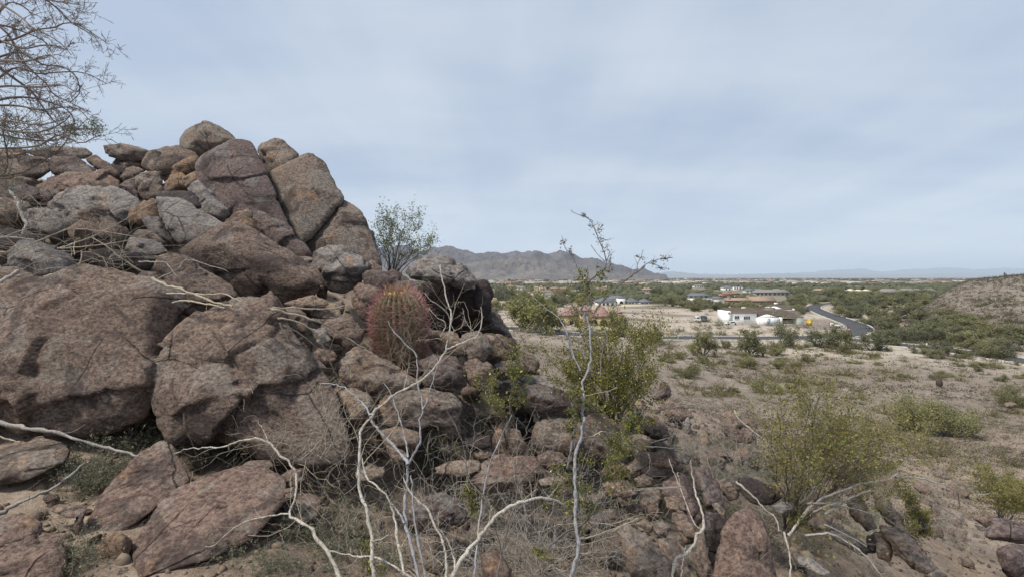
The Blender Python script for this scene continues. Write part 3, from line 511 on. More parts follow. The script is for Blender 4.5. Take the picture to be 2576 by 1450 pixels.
rock('6', [(595,165),(720,148),(942,183),(965,305),(780,345),(655,290)], 4.35, 't', 'low tan stone behind the forked grey stem', .7, .7)
rock('6', [(1553,252),(1580,178),(1782,161),(1834,250),(1858,335),(1800,395),(1640,398),(1592,362)], 4.7, 't', 'cube-like stone with a bright flat top and dark front', .1, .9, ridge=[(1580,270,-.24),(1820,272,-.24),(1640,385,-.14),(1800,385,-.14)], chips=3, lvl=5, p=46)
rock('6', [(855,805),(1000,728),(1122,698),(1282,738),(1335,850),(1325,965),(1100,1030),(900,1000)], 3.75, 'p', 'dull purple rock behind the bases of the white stems', .7, .7, lvl=5)
rock('6', [(1440,460),(1560,398),(1882,398),(1935,480),(1925,610),(1700,670),(1500,670),(1395,570)], 4.25, 'r', 'speckled pinkish rock with a flat top below the cube-like stone', .7, .7, lvl=5, chips=10)
rock('6', [(1915,405),(2040,338),(2162,398),(2185,475),(2050,535),(1955,480)], 4.5, 'r', 'rounded pink stone right of the cube-like stone', .6, .7)
rock('6', [(1935,585),(2100,548),(2225,560),(2110,640),(1960,635)], 4.15, 't', 'flat pale stone by the leafy stem', 1.2, .5)
rock('6', [(1075,485),(1200,428),(1442,418),(1455,505),(1300,560),(1100,535)], 4.25, 't', 'low tan stone between the grey stems', .9, .6)
rock('6', [(655,285),(790,328),(865,400),(740,445),(675,345)], 4.2, 't', 'small tan stone near the stem fork', .7, .6)
rock('6', [(1480,1480),(1462,1210),(1600,1175),(1702,1330),(1750,1480)], 3.1, 'r', 'pink-brown rock at the bottom between two grey stems', .5, .7)
rock('6', [(400,520),(520,450),(650,480),(640,560),(500,590),(420,580)], 3.95, 't', 'crumbly pale stone in the dry litter left of the stems', 1.0, .6)
rock('6', [(560,40),(640,20),(800,40),(820,130),(700,150),(580,120)], 4.55, 'v', 'brown stone at the foot of the layered rock', .6, .7)
rock('6', [(830,30),(1000,-10),(1090,60),(1060,140),(900,150)], 4.55, 'd', 'dark shaded stone below the layered rock', .4, .7)
rock('6', [(1080,60),(1200,20),(1300,90),(1290,180),(1130,200)], 4.6, 'm', 'grey-brown stone right of the grey-green weed', .6, .7)
rock('6', [(1260,240),(1400,180),(1540,230),(1560,320),(1400,340),(1290,310)], 4.55, 'd', 'dark stone left of the cube-like stone', .6, .7)
rock('6', [(1400,310),(1520,300),(1560,370),(1500,420),(1410,400)], 4.5, 't', 'small orange-tan stone left of the cube-like stone', .5, .7)
# --- dark stack right of centre
rock('b4', [(300,545),(330,528),(520,515),(650,555),(770,640),(905,745),(800,760),(600,690),(400,600)], 5.75, 'g', 'bluish-grey slab top on the dark stack right of centre', 1.4, .4, lvl=5, chips=4)
rock('b4', [(140,612),(220,568),(330,560),(520,610),(650,640),(770,690),(905,780),(895,810),(872,832),(700,855),(560,835),(400,795),(280,745),(170,695)], 5.5, 'p', 'long purple-black slab overhanging the dark stack right of centre', .3, .8, ridge=[(330,640,-.14),(560,700,-.18),(760,770,-.16),(400,760,-.08)], lvl=5, chips=6)
rock('b4', [(440,835),(700,860),(900,770),(1002,820),(1083,920),(1094,1035),(1054,1125),(950,1205),(850,1195),(700,1145),(560,1100),(440,1140),(395,1085),(410,940)], 5.4, 'm', 'large banded grey rock under the overhanging purple-black slab', .3, .8, ridge=[(760,1010,-.24),(860,880,-.2),(950,1120,-.16),(560,960,-.1)], lvl=5, chips=7)
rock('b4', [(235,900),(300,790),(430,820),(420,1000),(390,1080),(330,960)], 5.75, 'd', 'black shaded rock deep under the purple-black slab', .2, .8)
rock('b4', [(445,1125),(530,1083),(642,1108),(705,1172),(600,1225),(470,1200)], 4.9, 'r', 'pink rounded stone below the banded grey rock', .6, .7)
rock('b4', [(935,1245),(1000,1178),(1120,1178),(1142,1260),(1100,1305),(1000,1300)], 5.25, 'o', 'reddish stone beside a small black hole', .5, .7)
rock('b4', [(1110,1220),(1200,1140),(1255,1200),(1235,1295),(1150,1315)], 5.3, 't', 'mottled pale stone right of the small black hole', .5, .7)
rock('b4', [(1235,1255),(1280,1198),(1425,1262),(1385,1295),(1240,1315)], 5.5, 'd', 'dark flat wedge stone on the near slope', .8, .6)
rock('b4', [(1340,690),(1385,600),(1405,545),(1452,600),(1475,665),(1420,710)], 9.2, 'p', 'pointed purple rock standing alone on the slope rim', .4, .8)
rock('b4', [(1410,800),(1440,698),(1560,738),(1645,830),(1560,865),(1450,835)], 8.2, 'r', 'slanted reddish slab on the slope under pale twigs', .7, .6)
rock('b4', [(1560,870),(1600,830),(1625,880),(1610,960),(1565,960)], 8.0, 'g', 'small grey stone below the slanted reddish slab', .4, .7)
rock('b4', [(1335,1105),(1400,1068),(1502,1160),(1545,1185),(1440,1215),(1350,1160)], 6.1, 'r', 'pink-brown wedge on the near slope', .8, .6)
rock('b4', [(1210,870),(1290,830),(1420,900),(1460,980),(1380,1010),(1250,960)], 6.8, 'd', 'dark rock buried in the grey twig heap', .6, .7)
# --- lower centre right
rock('b6', [(715,625),(800,558),(902,568),(962,620),(1003,700),(1043,860),(1055,965),(1000,1010),(900,910),(805,875),(735,765)], 4.65, 'p', 'tall split purple rock with a pale face low on the slope', .9, .6, lvl=5, chips=5)
rock('b6', [(735,760),(820,735),(900,800),(925,880),(830,880),(760,850)], 4.5, 't', 'pale cracked plate on the front of the split purple rock', .9, .4)
rock('b6', [(995,520),(1080,478),(1132,520),(1203,640),(1253,760),(1245,860),(1100,860),(1045,700)], 4.75, 'p', 'smooth purple rock right of the split purple rock', .7, .7, lvl=5, p=24, chips=4)
rock('b6', [(1090,870),(1180,885),(1275,1000),(1255,1155),(1203,1245),(1115,1240),(1075,1050)], 4.2, 'd', 'dark brown stone held between the tan lower rocks', .5, .7, lvl=5)
rock('b6', [(1265,985),(1340,868),(1402,786),(1502,848),(1602,960),(1643,1100),(1645,1250),(1665,1480),(1640,1620),(1150,1620),(1150,1450),(1205,1350),(1265,1150)], 3.85, 'r', 'big smooth tan-purple rock at the bottom right of centre', .7, .7, ridge=[(1420,960,-.12),(1420,1200,-.16),(1360,1450,-.16),(1560,1150,-.12)], lvl=5, p=26, chips=4)
rock('b6', [(805,885),(900,880),(1002,1000),(1052,1100),(1002,1160),(900,1170),(815,1010)], 4.25, 'v', 'brown block under the split purple rock', .7, .7)
rock('b6', [(310,1035),(400,1005),(562,1080),(702,1200),(825,1330),(770,1520),(480,1520),(425,1150)], 3.4, 't', 'thick tan slab with a purple upper edge at the bottom of the picture', .7, .6, ridge=[(430,1130,-.12),(740,1330,-.1),(520,1450,-.12)], lvl=5, chips=4)
rock('b6', [(675,1115),(800,1118),(902,1200),(945,1300),(960,1500),(820,1500),(735,1260)], 3.55, 't', 'tan speckled rock at the bottom beside the white forked branch', .7, .6, lvl=5)
rock('b6', [(1175,605),(1280,598),(1385,680),(1385,772),(1300,788),(1215,705)], 5.05, 'm', 'grey-brown stone with a dark hole by the smooth purple rock', .6, .7)
rock('b6', [(1375,595),(1500,598),(1652,658),(1765,760),(1650,835),(1500,810),(1395,725)], 5.3, 'd', 'blue-grey slab among the right creosote stems', .9, .6)
rock('b6', [(1655,845),(1800,788),(1875,850),(1750,908)], 4.85, 'g', 'flat grey flake at the base of the right creosote', 1.0, .5)
rock('b6', [(530,710),(690,688),(715,800),(690,945),(600,990),(525,850)], 4.65, 't', 'tan upright rock left of the split purple rock', .7, .7, lvl=5)
rock('b6', [(375,835),(500,813),(555,870),(500,918),(405,875)], 4.45, 't', 'small buff stone on the slope left of the split purple rock', .8, .7)
rock('b6', [(480,980),(560,960),(640,990),(620,1060),(520,1050)], 4.0, 't', 'small yellowish stone above the thick tan slab', .8, .7)
rock('b6', [(620,1000),(720,960),(790,1020),(760,1110),(660,1110)], 4.0, 'm', 'grey-green mottled stone above the tan speckled rock', .8, .7)
rock('b6', [(1220,165),(1300,128),(1422,188),(1432,275),(1360,290),(1270,225)], 8.2, 'r', 'red block on the slope rim under the right creosote', .5, .7)
rock('b6', [(1418,185),(1500,188),(1512,272),(1440,305)], 8.1, 'r', 'small square red stone against the red block on the rim', .4, .7)
rock('b6', [(545,515),(640,488),(765,560),(720,588),(560,605)], 5.2, 'd', 'slaty wedge above the split purple rock', .9, .6)
rock('b6', [(615,390),(720,345),(835,460),(825,510),(640,505)], 5.7, 'r', 'pinkish sloping rock above the slaty wedge', .9, .6)
rock('b6', [(830,400),(920,380),(960,420),(930,470),(840,450)], 5.9, 'g', 'pale green-grey stone above the split purple rock', .8, .6)
rock('b6', [(1150,820),(1190,800),(1255,860),(1262,965),(1195,905)], 4.5, 'v', 'narrow brown stone between the smooth purple rock and the big tan-purple rock', .6, .7)
rock('b6', [(470,600),(540,560),(640,600),(620,660),(500,680)], 5.0, 't', 'bumpy pale stone left of the split purple rock top', .8, .7)
rock('b6', [(200,640),(330,600),(470,640),(520,720),(400,770),(240,740)], 4.45, 'r', 'low pinkish rock behind the leafy stem', 1.0, .6)
rock('b6', [(1030,1080),(1080,1060),(1110,1230),(1140,1420),(1060,1500),(980,1350)], 3.8, 't', 'tan jagged rock behind the white forked branch', .6, .6)
rock('b5', [(865,935),(930,888),(983,940),(1063,1120),(1002,1155),(900,1030)], 5.6, 'm', 'narrow grey slab under the arching white branches', .8, .5)
rock('b5', [(1055,1155),(1162,1148),(1172,1280),(1152,1345),(1075,1325)], 4.85, 't', 'squared buff stone below the arching white branches', .6, .7)
rock('b5', [(1085,1115),(1200,1088),(1302,1200),(1445,1380),(1400,1425),(1300,1388),(1180,1260)], 4.75, 'm', 'long diagonal grey-tan slab in the lower right', .9, .5, lvl=5)
rock('b5', [(1045,905),(1120,928),(1242,1060),(1232,1115),(1140,1095),(1055,985)], 5.6, 'm', 'brown-grey rock behind the arching white branches', .7, .6)
rock('b5', [(690,1105),(800,1105),(1002,1250),(1065,1285),(950,1300),(800,1210)], 5.05, 'g', 'layered grey rock under the right creosote', 1.0, .5)
rock('b5', [(525,1312),(600,1298),(765,1425),(700,1438),(555,1365)], 3.95, 'g', 'weathered grey log-shaped stone at the bottom right', 1.3, .5)
rock('b5', [(1000,1180),(1060,1150),(1080,1230),(1050,1290),(1000,1260)], 4.9, 'd', 'dark grey stone left of the squared buff stone', .6, .7)
rock('b5', [(1785,1185),(1840,1058),(1920,1058),(2060,1115),(2160,1150),(2140,1230),(1900,1210)], 5.6, 'p', 'purple-red boulder at the lower right picture edge', .5, .8, lvl=5, p=24)
rock('b5', [(1870,1265),(1960,1235),(2150,1250),(2180,1480),(2042,1520),(1890,1400)], 5.0, 'p', 'large dark purple boulder in the bottom right corner', .4, .8, lvl=5, p=24)
rock('b5', [(1705,1062),(1800,1036),(1865,1050),(1800,1128)], 6.2, 'r', 'pale pink stone above the purple-red boulder at the right edge', .8, .7)
rock('b5', [(1400,1440),(1480,1400),(1540,1440),(1500,1500)], 4.4, 'g', 'small grey stone at the bottom edge below the diagonal slab', .8, .7)
rock('b5', [(1915,292),(1960,285),(2000,305),(1960,332),(1925,325)], 43., 't', 'pale boulder on the far slope near the right edge', .5, .8)
rock('2', [(640,300),(700,330),(800,560),(900,760),(1010,1010),(960,1020),(860,860),(760,640),(680,460)], 9.75, 'd', 'dark backing rock added deep inside the long diagonal crack', .5, .3, chips=0)  # added to close the gap; the crack's shade is in its colour
# --- countless filler stones of the pile and the slope, each a stone of its own
def scatter_stones(name, label, group, zones, mats, seed, lvl=4):
    rng = np.random.default_rng(seed); meshes = []
    for k in range(9):
        sc = np.array([rng.uniform(.8, 1.4), rng.uniform(.7, 1.1), rng.uniform(.5, .9)]); pts = nrm(rng.normal(size=(14, 3))) * sc * .5
        meshes.append([rock_mesh(name, pts, RM[m], seed * 50 + k, lvl, 40, 8, (.8, .95), 1.2, np.zeros(3))[0] for m in mats[:3]])
    for (x0, y0, x1, y1, n, s0, s1) in zones:
        c = 0; tries = 0
        while c < n and tries < n * 8:
            tries += 1; pxx, pyy = rng.uniform(x0, x1), rng.uniform(y0, y1); p = hit(pxx, pyy)
            if p[1] > 30: continue
            s = rng.uniform(s0, s1) * p[1] / F
            o = link(name, meshes[rng.integers(9)][rng.integers(len(mats[:3]))], None, p + np.array([0, 0, .16 * s]), label, 'stone', group)
            o.scale = (s, s, s * rng.uniform(.8, 1.2)); o.rotation_euler = (rng.normal() * .35, rng.normal() * .35, rng.uniform(0, 6.3)); c += 1
scatter_stones('stone', 'angular brown stone wedged in the gaps of the boulder outcrop on the left', 'stones in the gaps of the outcrop',
    [(0, 400, 480, 700, 46, 45, 100), (560, 480, 640, 600, 5, 40, 70), (380, 740, 460, 1100, 6, 40, 80)], ['v', 'm', 'd'], 31)
scatter_stones('stone', 'loose tan-brown stone in the rubble between the big boulders and the valley brink', 'stones of the rubble by the cactus',
    [(690, 790, 960, 1000, 20, 34, 80), (860, 920, 1320, 1120, 28, 40, 100), (900, 1080, 1420, 1260, 22, 40, 95), (1180, 860, 1400, 1000, 10, 34, 80)], ['v', 't', 'm'], 32)
scatter_stones('stone', 'loose pinkish stone lying on the scrubby near slope in the lower right', 'stones of the near slope',
    [(1500, 1000, 1900, 1200, 34, 24, 80), (1420, 1150, 1900, 1450, 40, 35, 110), (1850, 1200, 2450, 1450, 30, 28, 90), (1850, 1080, 2200, 1250, 14, 14, 40)], ['r', 't', 'm'], 33)
scatter_stones('stone', 'small tan stone lying on the bare soil of the lower left foreground', 'stones on the lower left soil',
    [(0, 1130, 420, 1300, 12, 14, 40), (60, 1250, 300, 1450, 9, 14, 45), (500, 1130, 900, 1230, 8, 14, 40), (700, 1250, 1300, 1450, 16, 14, 55)], ['t', 'v', 't'], 34)
# ---------------------------------------------------------------- plants near the camera
def wood_mat(name, a, b_, dark, sc=14.):
    m, N, L, b = new_mat(name, .85); tc = N.new('ShaderNodeTexCoord'); V = tc.outputs['Object']
    mp = N.new('ShaderNodeMapping'); mp.inputs['Scale'].default_value = (1, 1, .12); L.new(V, mp.inputs[0])
    n1 = noise(N, L, V, sc * .5, 4); n2 = noise(N, L, mp.outputs[0], sc * 9, 4, .7); g = N.new('ShaderNodeNewGeometry')
    c = mix(N, L, ramp(N, L, n1, .35, .65), a, b_); c = mix(N, L, ramp(N, L, n2, .50, .60, 0, .85), c, dark)
    c = mix(N, L, math2(N, L, 'MULTIPLY', g.outputs['Random Per Island'], .35), c, dark)
    L.new(c, b.inputs['Base Color']); bp = N.new('ShaderNodeBump'); bp.inputs['Distance'].default_value = .004; bp.inputs['Strength'].default_value = .8
    L.new(n2, bp.inputs['Height']); L.new(bp.outputs[0], b.inputs['Normal']); return m
BLEACH = wood_mat('bleached_wood', (.37, .34, .29), (.52, .485, .42), (.12, .10, .085))
GREYB = wood_mat('grey_bark', (.25, .245, .255), (.35, .345, .36), (.09, .085, .085))
DARKT = wood_mat('dark_twig', (.10, .088, .08), (.16, .14, .125), (.05, .045, .04))
STRAW = wood_mat('dry_straw', (.36, .30, .22), (.48, .42, .33), (.19, .15, .11))
BROWNT = wood_mat('brown_twig', (.16, .12, .095), (.24, .19, .155), (.07, .055, .045))
GREYT = wood_mat('grey_twig', (.27, .245, .215), (.40, .37, .33), (.13, .115, .10))
CREO = leaf_mat('creosote_leaf', (.105, .125, .034), (.20, .19, .052), (.55, .44, .08), .03, (.20, .14, .06), .04)
CREOB = leaf_mat('creosote_leaf_olive', (.105, .115, .034), (.19, .165, .052), (.36, .26, .06), .015, (.18, .125, .055), .06)
CREOL = leaf_mat('creosote_leaf_pale', (.105, .135, .055), (.21, .23, .12), (.40, .38, .25), .10)
WEED = leaf_mat('weed_leaf', (.135, .14, .10), (.215, .215, .155), (.30, .25, .15), .15)
def kids(rng, PR, n, spread, lr, rr, wander=.25, up=0., k=5, t0=.25, tip=.45, ln=None):
    P, Rr = PR; N, kk, _ = P.shape; L0 = np.linalg.norm(np.diff(P, axis=1), axis=2).sum(1) if ln is None else np.full(N, ln)
    t = rng.uniform(t0, 1, (N, n)); f = t * (kk - 1); i0 = np.minimum(f.astype(int), kk - 2); u = (f - i0)[..., None]; r = np.arange(N)[:, None]
    s = P[r, i0] * (1 - u) + P[r, i0 + 1] * u; pd = nrm(P[r, i0 + 1] - P[r, i0]); rad = (Rr[r, i0] * (1 - u[..., 0]) + Rr[r, i0 + 1] * u[..., 0]) * rr
    d = nrm(pd + spread * nrm(rng.normal(size=(N, n, 3))) + np.array([0, 0, up])).reshape(-1, 3); l = (L0[:, None] * lr * rng.uniform(.5, 1.3, (N, n))).ravel()
    return grow(rng, s.reshape(-1, 3), d, l, rad.ravel(), [], k, wander, up * .3, tip)[0]
def line3(segs, Y0, Y1, n=None):
    a = np.vstack([px(c, p) for c, p in segs]); L = np.concatenate([[0], np.cumsum(np.linalg.norm(np.diff(a, axis=0), axis=1))]); L /= L[-1]
    return smoothline([at(x, y, Y0 + (Y1 - Y0) * t) for (x, y), t in zip(a, L)], n or max(8, 4 * len(a)))
def stem_part(root, name, pts, r0, r1, mat, sides=7, seed=0, tag=None):
    rng = np.random.default_rng(seed + 5); p = pts - np.array(root.location[:]); n = len(p)
    rr = np.linspace(r0, r1, n) * (1 + .17 * rng.normal(size=n)); rr = rr * .95; p = p + rng.normal(size=p.shape) * min(r0, .012) * .32; mb = MB(); tubes(mb, p[None], rr[None], sides)
    o = link(name, mb.mesh(name, mat, True), root)
    if tag: o['label'] = tag
    return p, rr
def traced_shrub(name, label, cat, base, stems, mats, twigs=(6, .3, .4), twmat=None, seed=1, twig2=3, group=None, leafm=None, nleaf=0, lsize=.016, tspread=.9, leafseg=None):
    """stems: (segments, Y0, Y1, diameter0, diameter1 (picture units), material)"""
    root = empty(name, base, label, cat, group); rng = np.random.default_rng(seed); tw = MB(); lf = MB()
    for i, (segs, Y0, Y1, d0, d1, mk) in enumerate(stems):
        pts = line3(segs, Y0, Y1); p, rr = stem_part(root, 'stem', pts, d0 / F * Y0 * .5, d1 / F * Y1 * .5, mats[mk], 7, seed * 31 + i)
        if twigs[0]:
            k1 = kids(rng, (p[None], rr[None] * .5), twigs[0], tspread, twigs[1], twigs[2], .22, .12, 6, .2, .5); tubes(tw, *k1, 4)
            if twig2: k2 = kids(rng, k1, twig2, .9, .45, .6, .25, .05, 5); tubes(tw, *k2, 3)
            if nleaf:
                for kk in (k1, k2):
                    q, dd = along(rng, kk, nleaf, .3); leaves(lf, rng, q, lsize, .45, dd, .8)
    if tw.n: link('twigs', tw.mesh('twigs', twmat or mats[0], False), root, kind='stuff')
    if lf.n: link('foliage', lf.mesh('foliage', leafm), root, kind='stuff')
    return root
# --- the dead bleached shrub at the bottom centre
traced_shrub('dead_shrub', 'dead shrub with thick white peeling stems rising from the bottom centre', 'shrub', at(1100, 1560, 2.4), [
    ([('6', [(575, 1480), (545, 1270), (545, 1080), (510, 900), (490, 800), (435, 680), (428, 560), (440, 430), (440, 300), (450, 150), (480, 120), (560, 40)]), ('4', [(1000, 1330), (1170, 1190), (1350, 1090), (1470, 990), (1570, 830), (1600, 680), (1612, 560), (1580, 460), (1550, 340), (1525, 190)])], 2.4, 3.3, 10, 3.2, 0),
    ([('4', [(1570, 835), (1640, 810), (1740, 765), (1800, 740), (1840, 660), (1845, 580), (1838, 510)])], 3.2, 3.35, 5, 2.2, 0),
    ([('4', [(1610, 640), (1580, 560), (1500, 490), (1450, 460), (1410, 405)])], 3.25, 3.2, 3.5, 2, 0),
    ([('4', [(1530, 740), (1570, 640), (1500, 590), (1440, 520)])], 3.1, 3.1, 3, 1.8, 0),
    ([('6', [(835, 1480), (780, 1200), (740, 960), (700, 770), (600, 650), (500, 560), (462, 400)])], 2.5, 3.0, 9, 4, 0),
    ([('6', [(1175, 1480), (1150, 1150), (1060, 950), (1010, 830), (900, 730), (820, 600), (812, 560)])], 2.5, 2.8, 9, 4, 0),
    ([('6', [(1195, 1490), (1280, 1290), (1450, 1060), (1600, 880), (1720, 800), (1900, 745), (2020, 738), (2160, 790)])], 2.45, 2.9, 13, 5, 0),
    ([('6', [(300, 1440), (200, 1250), (120, 1130), (0, 960)]), ('5', [(2440, 905), (2430, 860), (2482, 700), (2455, 480), (2330, 360), (2250, 270), (2080, 243), (1850, 310), (1600, 320), (1460, 372)])], 2.5, 3.2, 10, 2.5, 0),
    ([('5', [(2430, 870), (2250, 888), (2080, 930), (1950, 1000), (1800, 1130), (1720, 1142)])], 2.8, 3.0, 4.5, 2, 0),
    ([('5', [(2250, 270), (2220, 190), (2170, 110), (2160, 90)])], 3.05, 3.1, 3, 1.6, 0),
    ([('6', [(890, 1420), (700, 1290), (580, 1240), (440, 1230), (280, 1200), (160, 1170)])], 2.5, 2.6, 5.5, 4, 0),
    ([('6', [(1220, 1450), (1240, 1300), (1190, 1120), (1120, 1010)])], 2.5, 2.75, 6, 3, 0),
    ([('6', [(545, 1100), (640, 1080), (685, 1050), (750, 1090)])], 2.5, 2.6, 4, 3, 0),
  ], [BLEACH], (9, .17, .5), STRAW, 3)
traced_shrub('dead_shrub', 'tall grey-barked forked shrub standing before the barrel cactus', 'shrub', at(1060, 1540, 2.5), [
    ([('6', [(950, 1480), (890, 1200), (840, 1000), (820, 850), (838, 600), (850, 460), (900, 360), (950, 250), (940, 100), (968, 0)]), ('4', [(1370, 1150), (1352, 1050), (1350, 890), (1260, 790), (1160, 680), (1130, 610)])], 2.5, 3.4, 10, 2, 0),
    ([('6', [(850, 460), (780, 360), (700, 270), (620, 190), (580, 150), (540, 90)]), ('4', [(970, 1280), (870, 1180), (760, 1105), (620, 1090)])], 2.7, 3.3, 8, 2.5, 0),
    ([('6', [(1015, 1480), (940, 1150), (900, 900), (880, 600), (870, 540)])], 2.5, 2.72, 7, 4, 0),
    ([('6', [(820, 950), (760, 850), (700, 770)])], 2.6, 2.8, 5, 3, 0),
    ([('6', [(968, 0), (1000, -60)]), ('4', [(1440, 1180), (1480, 1050), (1510, 930), (1470, 870)])], 2.95, 3.2, 4, 1.6, 0),
    ([('6', [(845, 400), (830, 280), (790, 120), (760, 20)]), ('4', [(1150, 1160), (1100, 1090)])], 2.75, 3.2, 5, 2, 0),
  ], [GREYB], (11, .16, .5), DARKT, 5)
traced_shrub('dead_shrub', 'thin dark leafless shrub with crooked forks right of the white stems', 'shrub', at(1230, 1540, 2.7), [
    ([('6', [(1400, 1480), (1420, 1150), (1460, 850), (1500, 600), (1540, 420), (1600, 300), (1640, 200), (1720, 40)])], 2.7, 3.2, 7, 2.5, 0),
    ([('6', [(1580, 1480), (1650, 1100), (1740, 800), (1770, 620), (1750, 520), (1830, 400), (1870, 250)])], 2.8, 3.3, 6.5, 2, 1),
    ([('6', [(1770, 620), (1900, 500), (2030, 380), (2110, 230)])], 3.0, 3.3, 5, 2, 1),
    ([('6', [(1540, 420), (1430, 320), (1300, 260), (1250, 130), (1170, 0)])], 3.0, 3.2, 3, 1.6, 1),
    ([('6', [(1480, 720), (1400, 640), (1350, 560), (1330, 400), (1290, 230), (1200, 60)])], 2.9, 3.2, 3.5, 1.8, 1),
    ([('6', [(1460, 720), (1600, 1060), (1640, 1300)])], 2.8, 2.75, 3, 3, 1),
    ([('6', [(1720, 40), (1820, 130), (1890, 190), (1960, 130)])], 3.2, 3.25, 3, 1.6, 1),
  ], [GREYB, DARKT], (8, .16, .5), DARKT, 7)
# --- the one living tall stem right of centre
traced_shrub('creosote_shrub', 'tall spindly creosote with pale ringed stem and a few leafy sprays right of centre', 'shrub', at(1425, 1540, 2.7), [
    ([('6', [(2190, 1490), (2275, 1150), (2250, 950), (2250, 600), (2250, 400), (2290, 230), (2325, 60)]), ('b4', [(790, 950), (805, 700), (800, 560), (850, 420), (856, 250), (838, 110), (812, 50)]), ('b1', [(1390, 690), (1310, 605)])], 2.7, 3.3, 10, 5, 0),
    ([('b1', [(1395, 690), (1440, 640), (1520, 490), (1620, 380), (1730, 280), (1980, 90), (2110, 0)]), ('b8', [(2230, 630), (2300, 570), (2400, 540), (2500, 530)])], 3.3, 3.5, 5, 1.5, 1),
    ([('b8', [(2215, 640), (2220, 580), (2250, 520), (2262, 465)])], 3.45, 3.5, 2, 1.2, 1),
    ([('b8', [(2300, 570), (2370, 585), (2400, 605), (2450, 608)])], 3.45, 3.5, 2, 1.2, 1),
    ([('b1', [(1310, 605), (1320, 500), (1390, 420), (1430, 300), (1420, 200)]), ('b8', [(1850, 700), (1960, 620), (1962, 520), (1930, 430), (1890, 330), (1850, 240), (1800, 200), (1730, 180), (1690, 150)])], 3.3, 3.6, 5, 1.4, 1),
    ([('b8', [(1960, 560), (1900, 500), (1850, 430)])], 3.5, 3.5, 2, 1.1, 1),
    ([('b8', [(1965, 560), (2000, 510), (2040, 475)])], 3.5, 3.5, 2, 1.1, 1),
    ([('b1', [(1350, 650), (1200, 510), (1100, 370), (1000, 330), (880, 280)])], 3.3, 3.4, 4, 2, 1),
    ([('b8', [(1740, 600), (1690, 500), (1640, 440), (1617, 350)])], 3.5, 3.5, 2, 1.1, 1),
    ([('b1', [(1330, 640), (1380, 560), (1430, 500), (1440, 390), (1400, 270)]), ('b8', [(1730, 590)])], 3.3, 3.5, 3, 1.6, 1),
    ([('b1', [(1210, 1159), (1150, 960), (1100, 800), (1060, 700), (1000, 630), (830, 500), (690, 370)])], 3.3, 3.5, 5, 2, 0),
    ([('b1', [(1000, 630), (1100, 570), (1250, 560), (1400, 440)])], 3.35, 3.5, 2.5, 1.5, 0),
    ([('b4', [(735, 300), (700, 260), (660, 150)]), ('b1', [(1200, 1100)])], 3.2, 3.3, 4, 4, 0),
    ([('b4', [(780, 480), (740, 390), (705, 300), (690, 250)]), ('b1', [(1200, 1120)])], 3.2, 3.3, 4, 3.5, 0),
    ([('b1', [(1360, 1159), (1240, 940), (1210, 860), (1220, 700)])], 3.3, 3.4, 3, 1.6, 0),
    ([('b1', [(1225, 930), (1320, 840), (1420, 770), (1480, 720)])], 3.35, 3.5, 3, 1.6, 0),
    ([('b1', [(1440, 830), (1500, 890), (1530, 980), (1570, 1040), (1550, 1159)]), ('b4', [(935, 420), (930, 520)])], 3.3, 3.3, 3, 1.6, 0),
    ([('b1', [(1400, 800), (1540, 820), (1615, 830), (1630, 980), (1640, 1159)])], 3.4, 3.3, 2.5, 1.6, 0),
    ([('b4', [(800, 985), (870, 975), (950, 938), (1040, 955)])], 3.0, 3.1, 3.4, 1.8, 2),
    ([('b4', [(790, 680), (900, 650), (1000, 630), (1060, 600)])], 3.1, 3.2, 2.2, 1.3, 2),
    ([('6', [(2230, 260), (2200, 420), (2180, 500)]), ('b4', [(690, 1150), (730, 900), (720, 750), (690, 640)])], 3.0, 3.1, 4, 2, 0),
    ([('6', [(2030, 1140), (2170, 1030), (2290, 970), (2400, 860), (2450, 780)]), ('d', [(1040, 990), (1070, 880), (1120, 720)]), ('b4', [(1080, 1050), (1090, 900), (1060, 860)])], 2.8, 3.2, 6, 2.5, 1),
    ([('d', [(480, 1350), (590, 1170), (620, 1050), (640, 950)])], 2.8, 2.9, 5, 2.5, 1),
    ([('d', [(1100, 910), (1250, 890), (1450, 875), (1620, 870)])], 3.0, 3.2, 3, 1.8, 2),
    ([('d', [(850, 1280), (1050, 1210), (1200, 1150), (1260, 1120)])], 2.8, 3.0, 3, 2, 2),
  ], [GREYB, DARKT, STRAW], (7, .13, .5), BROWNT, 9, 2)
def sprays(root, spots, Y, n, seed, mat, size=.02, spread=1., tw=DARKT, k=9):
    """leafy sprays: (crop, x, y, radius in crop units)"""
    rng = np.random.default_rng(seed); lf = MB(); tb = MB(); o = np.array(root.location[:])
    for c, x, y, r in spots:
        q = px(c, [(x, y)])[0]; rad = r * CROP[c][2] / F * Y; ctr = at(q[0], q[1], Y)
        d = nrm(rng.normal(size=(k, 3)) + np.array([0, 0, .5])); s = ctr - np.array([0, 0, rad * .5]) + rng.normal(size=(k, 3)) * rad * .25
        g = grow(rng, s, d, np.full(k, rad * 1.1), np.full(k, .0028), [dict(n=3, spread=.8, lr=.55, rr=.6)], 5, .2)
        for PR in g:
            tubes(tb, PR[0] - o, PR[1], 3); p, dd = along(rng, PR, n, .15); leaves(lf, rng, p - o, size * 1.25, .5, dd, .5)
    link('foliage', lf.mesh('foliage', mat), root, kind='stuff'); link('twigs', tb.mesh('twigs', tw), root, kind='stuff')
LIVE = [o for o in C.objects if o.name.startswith('creosote_shrub')][0]
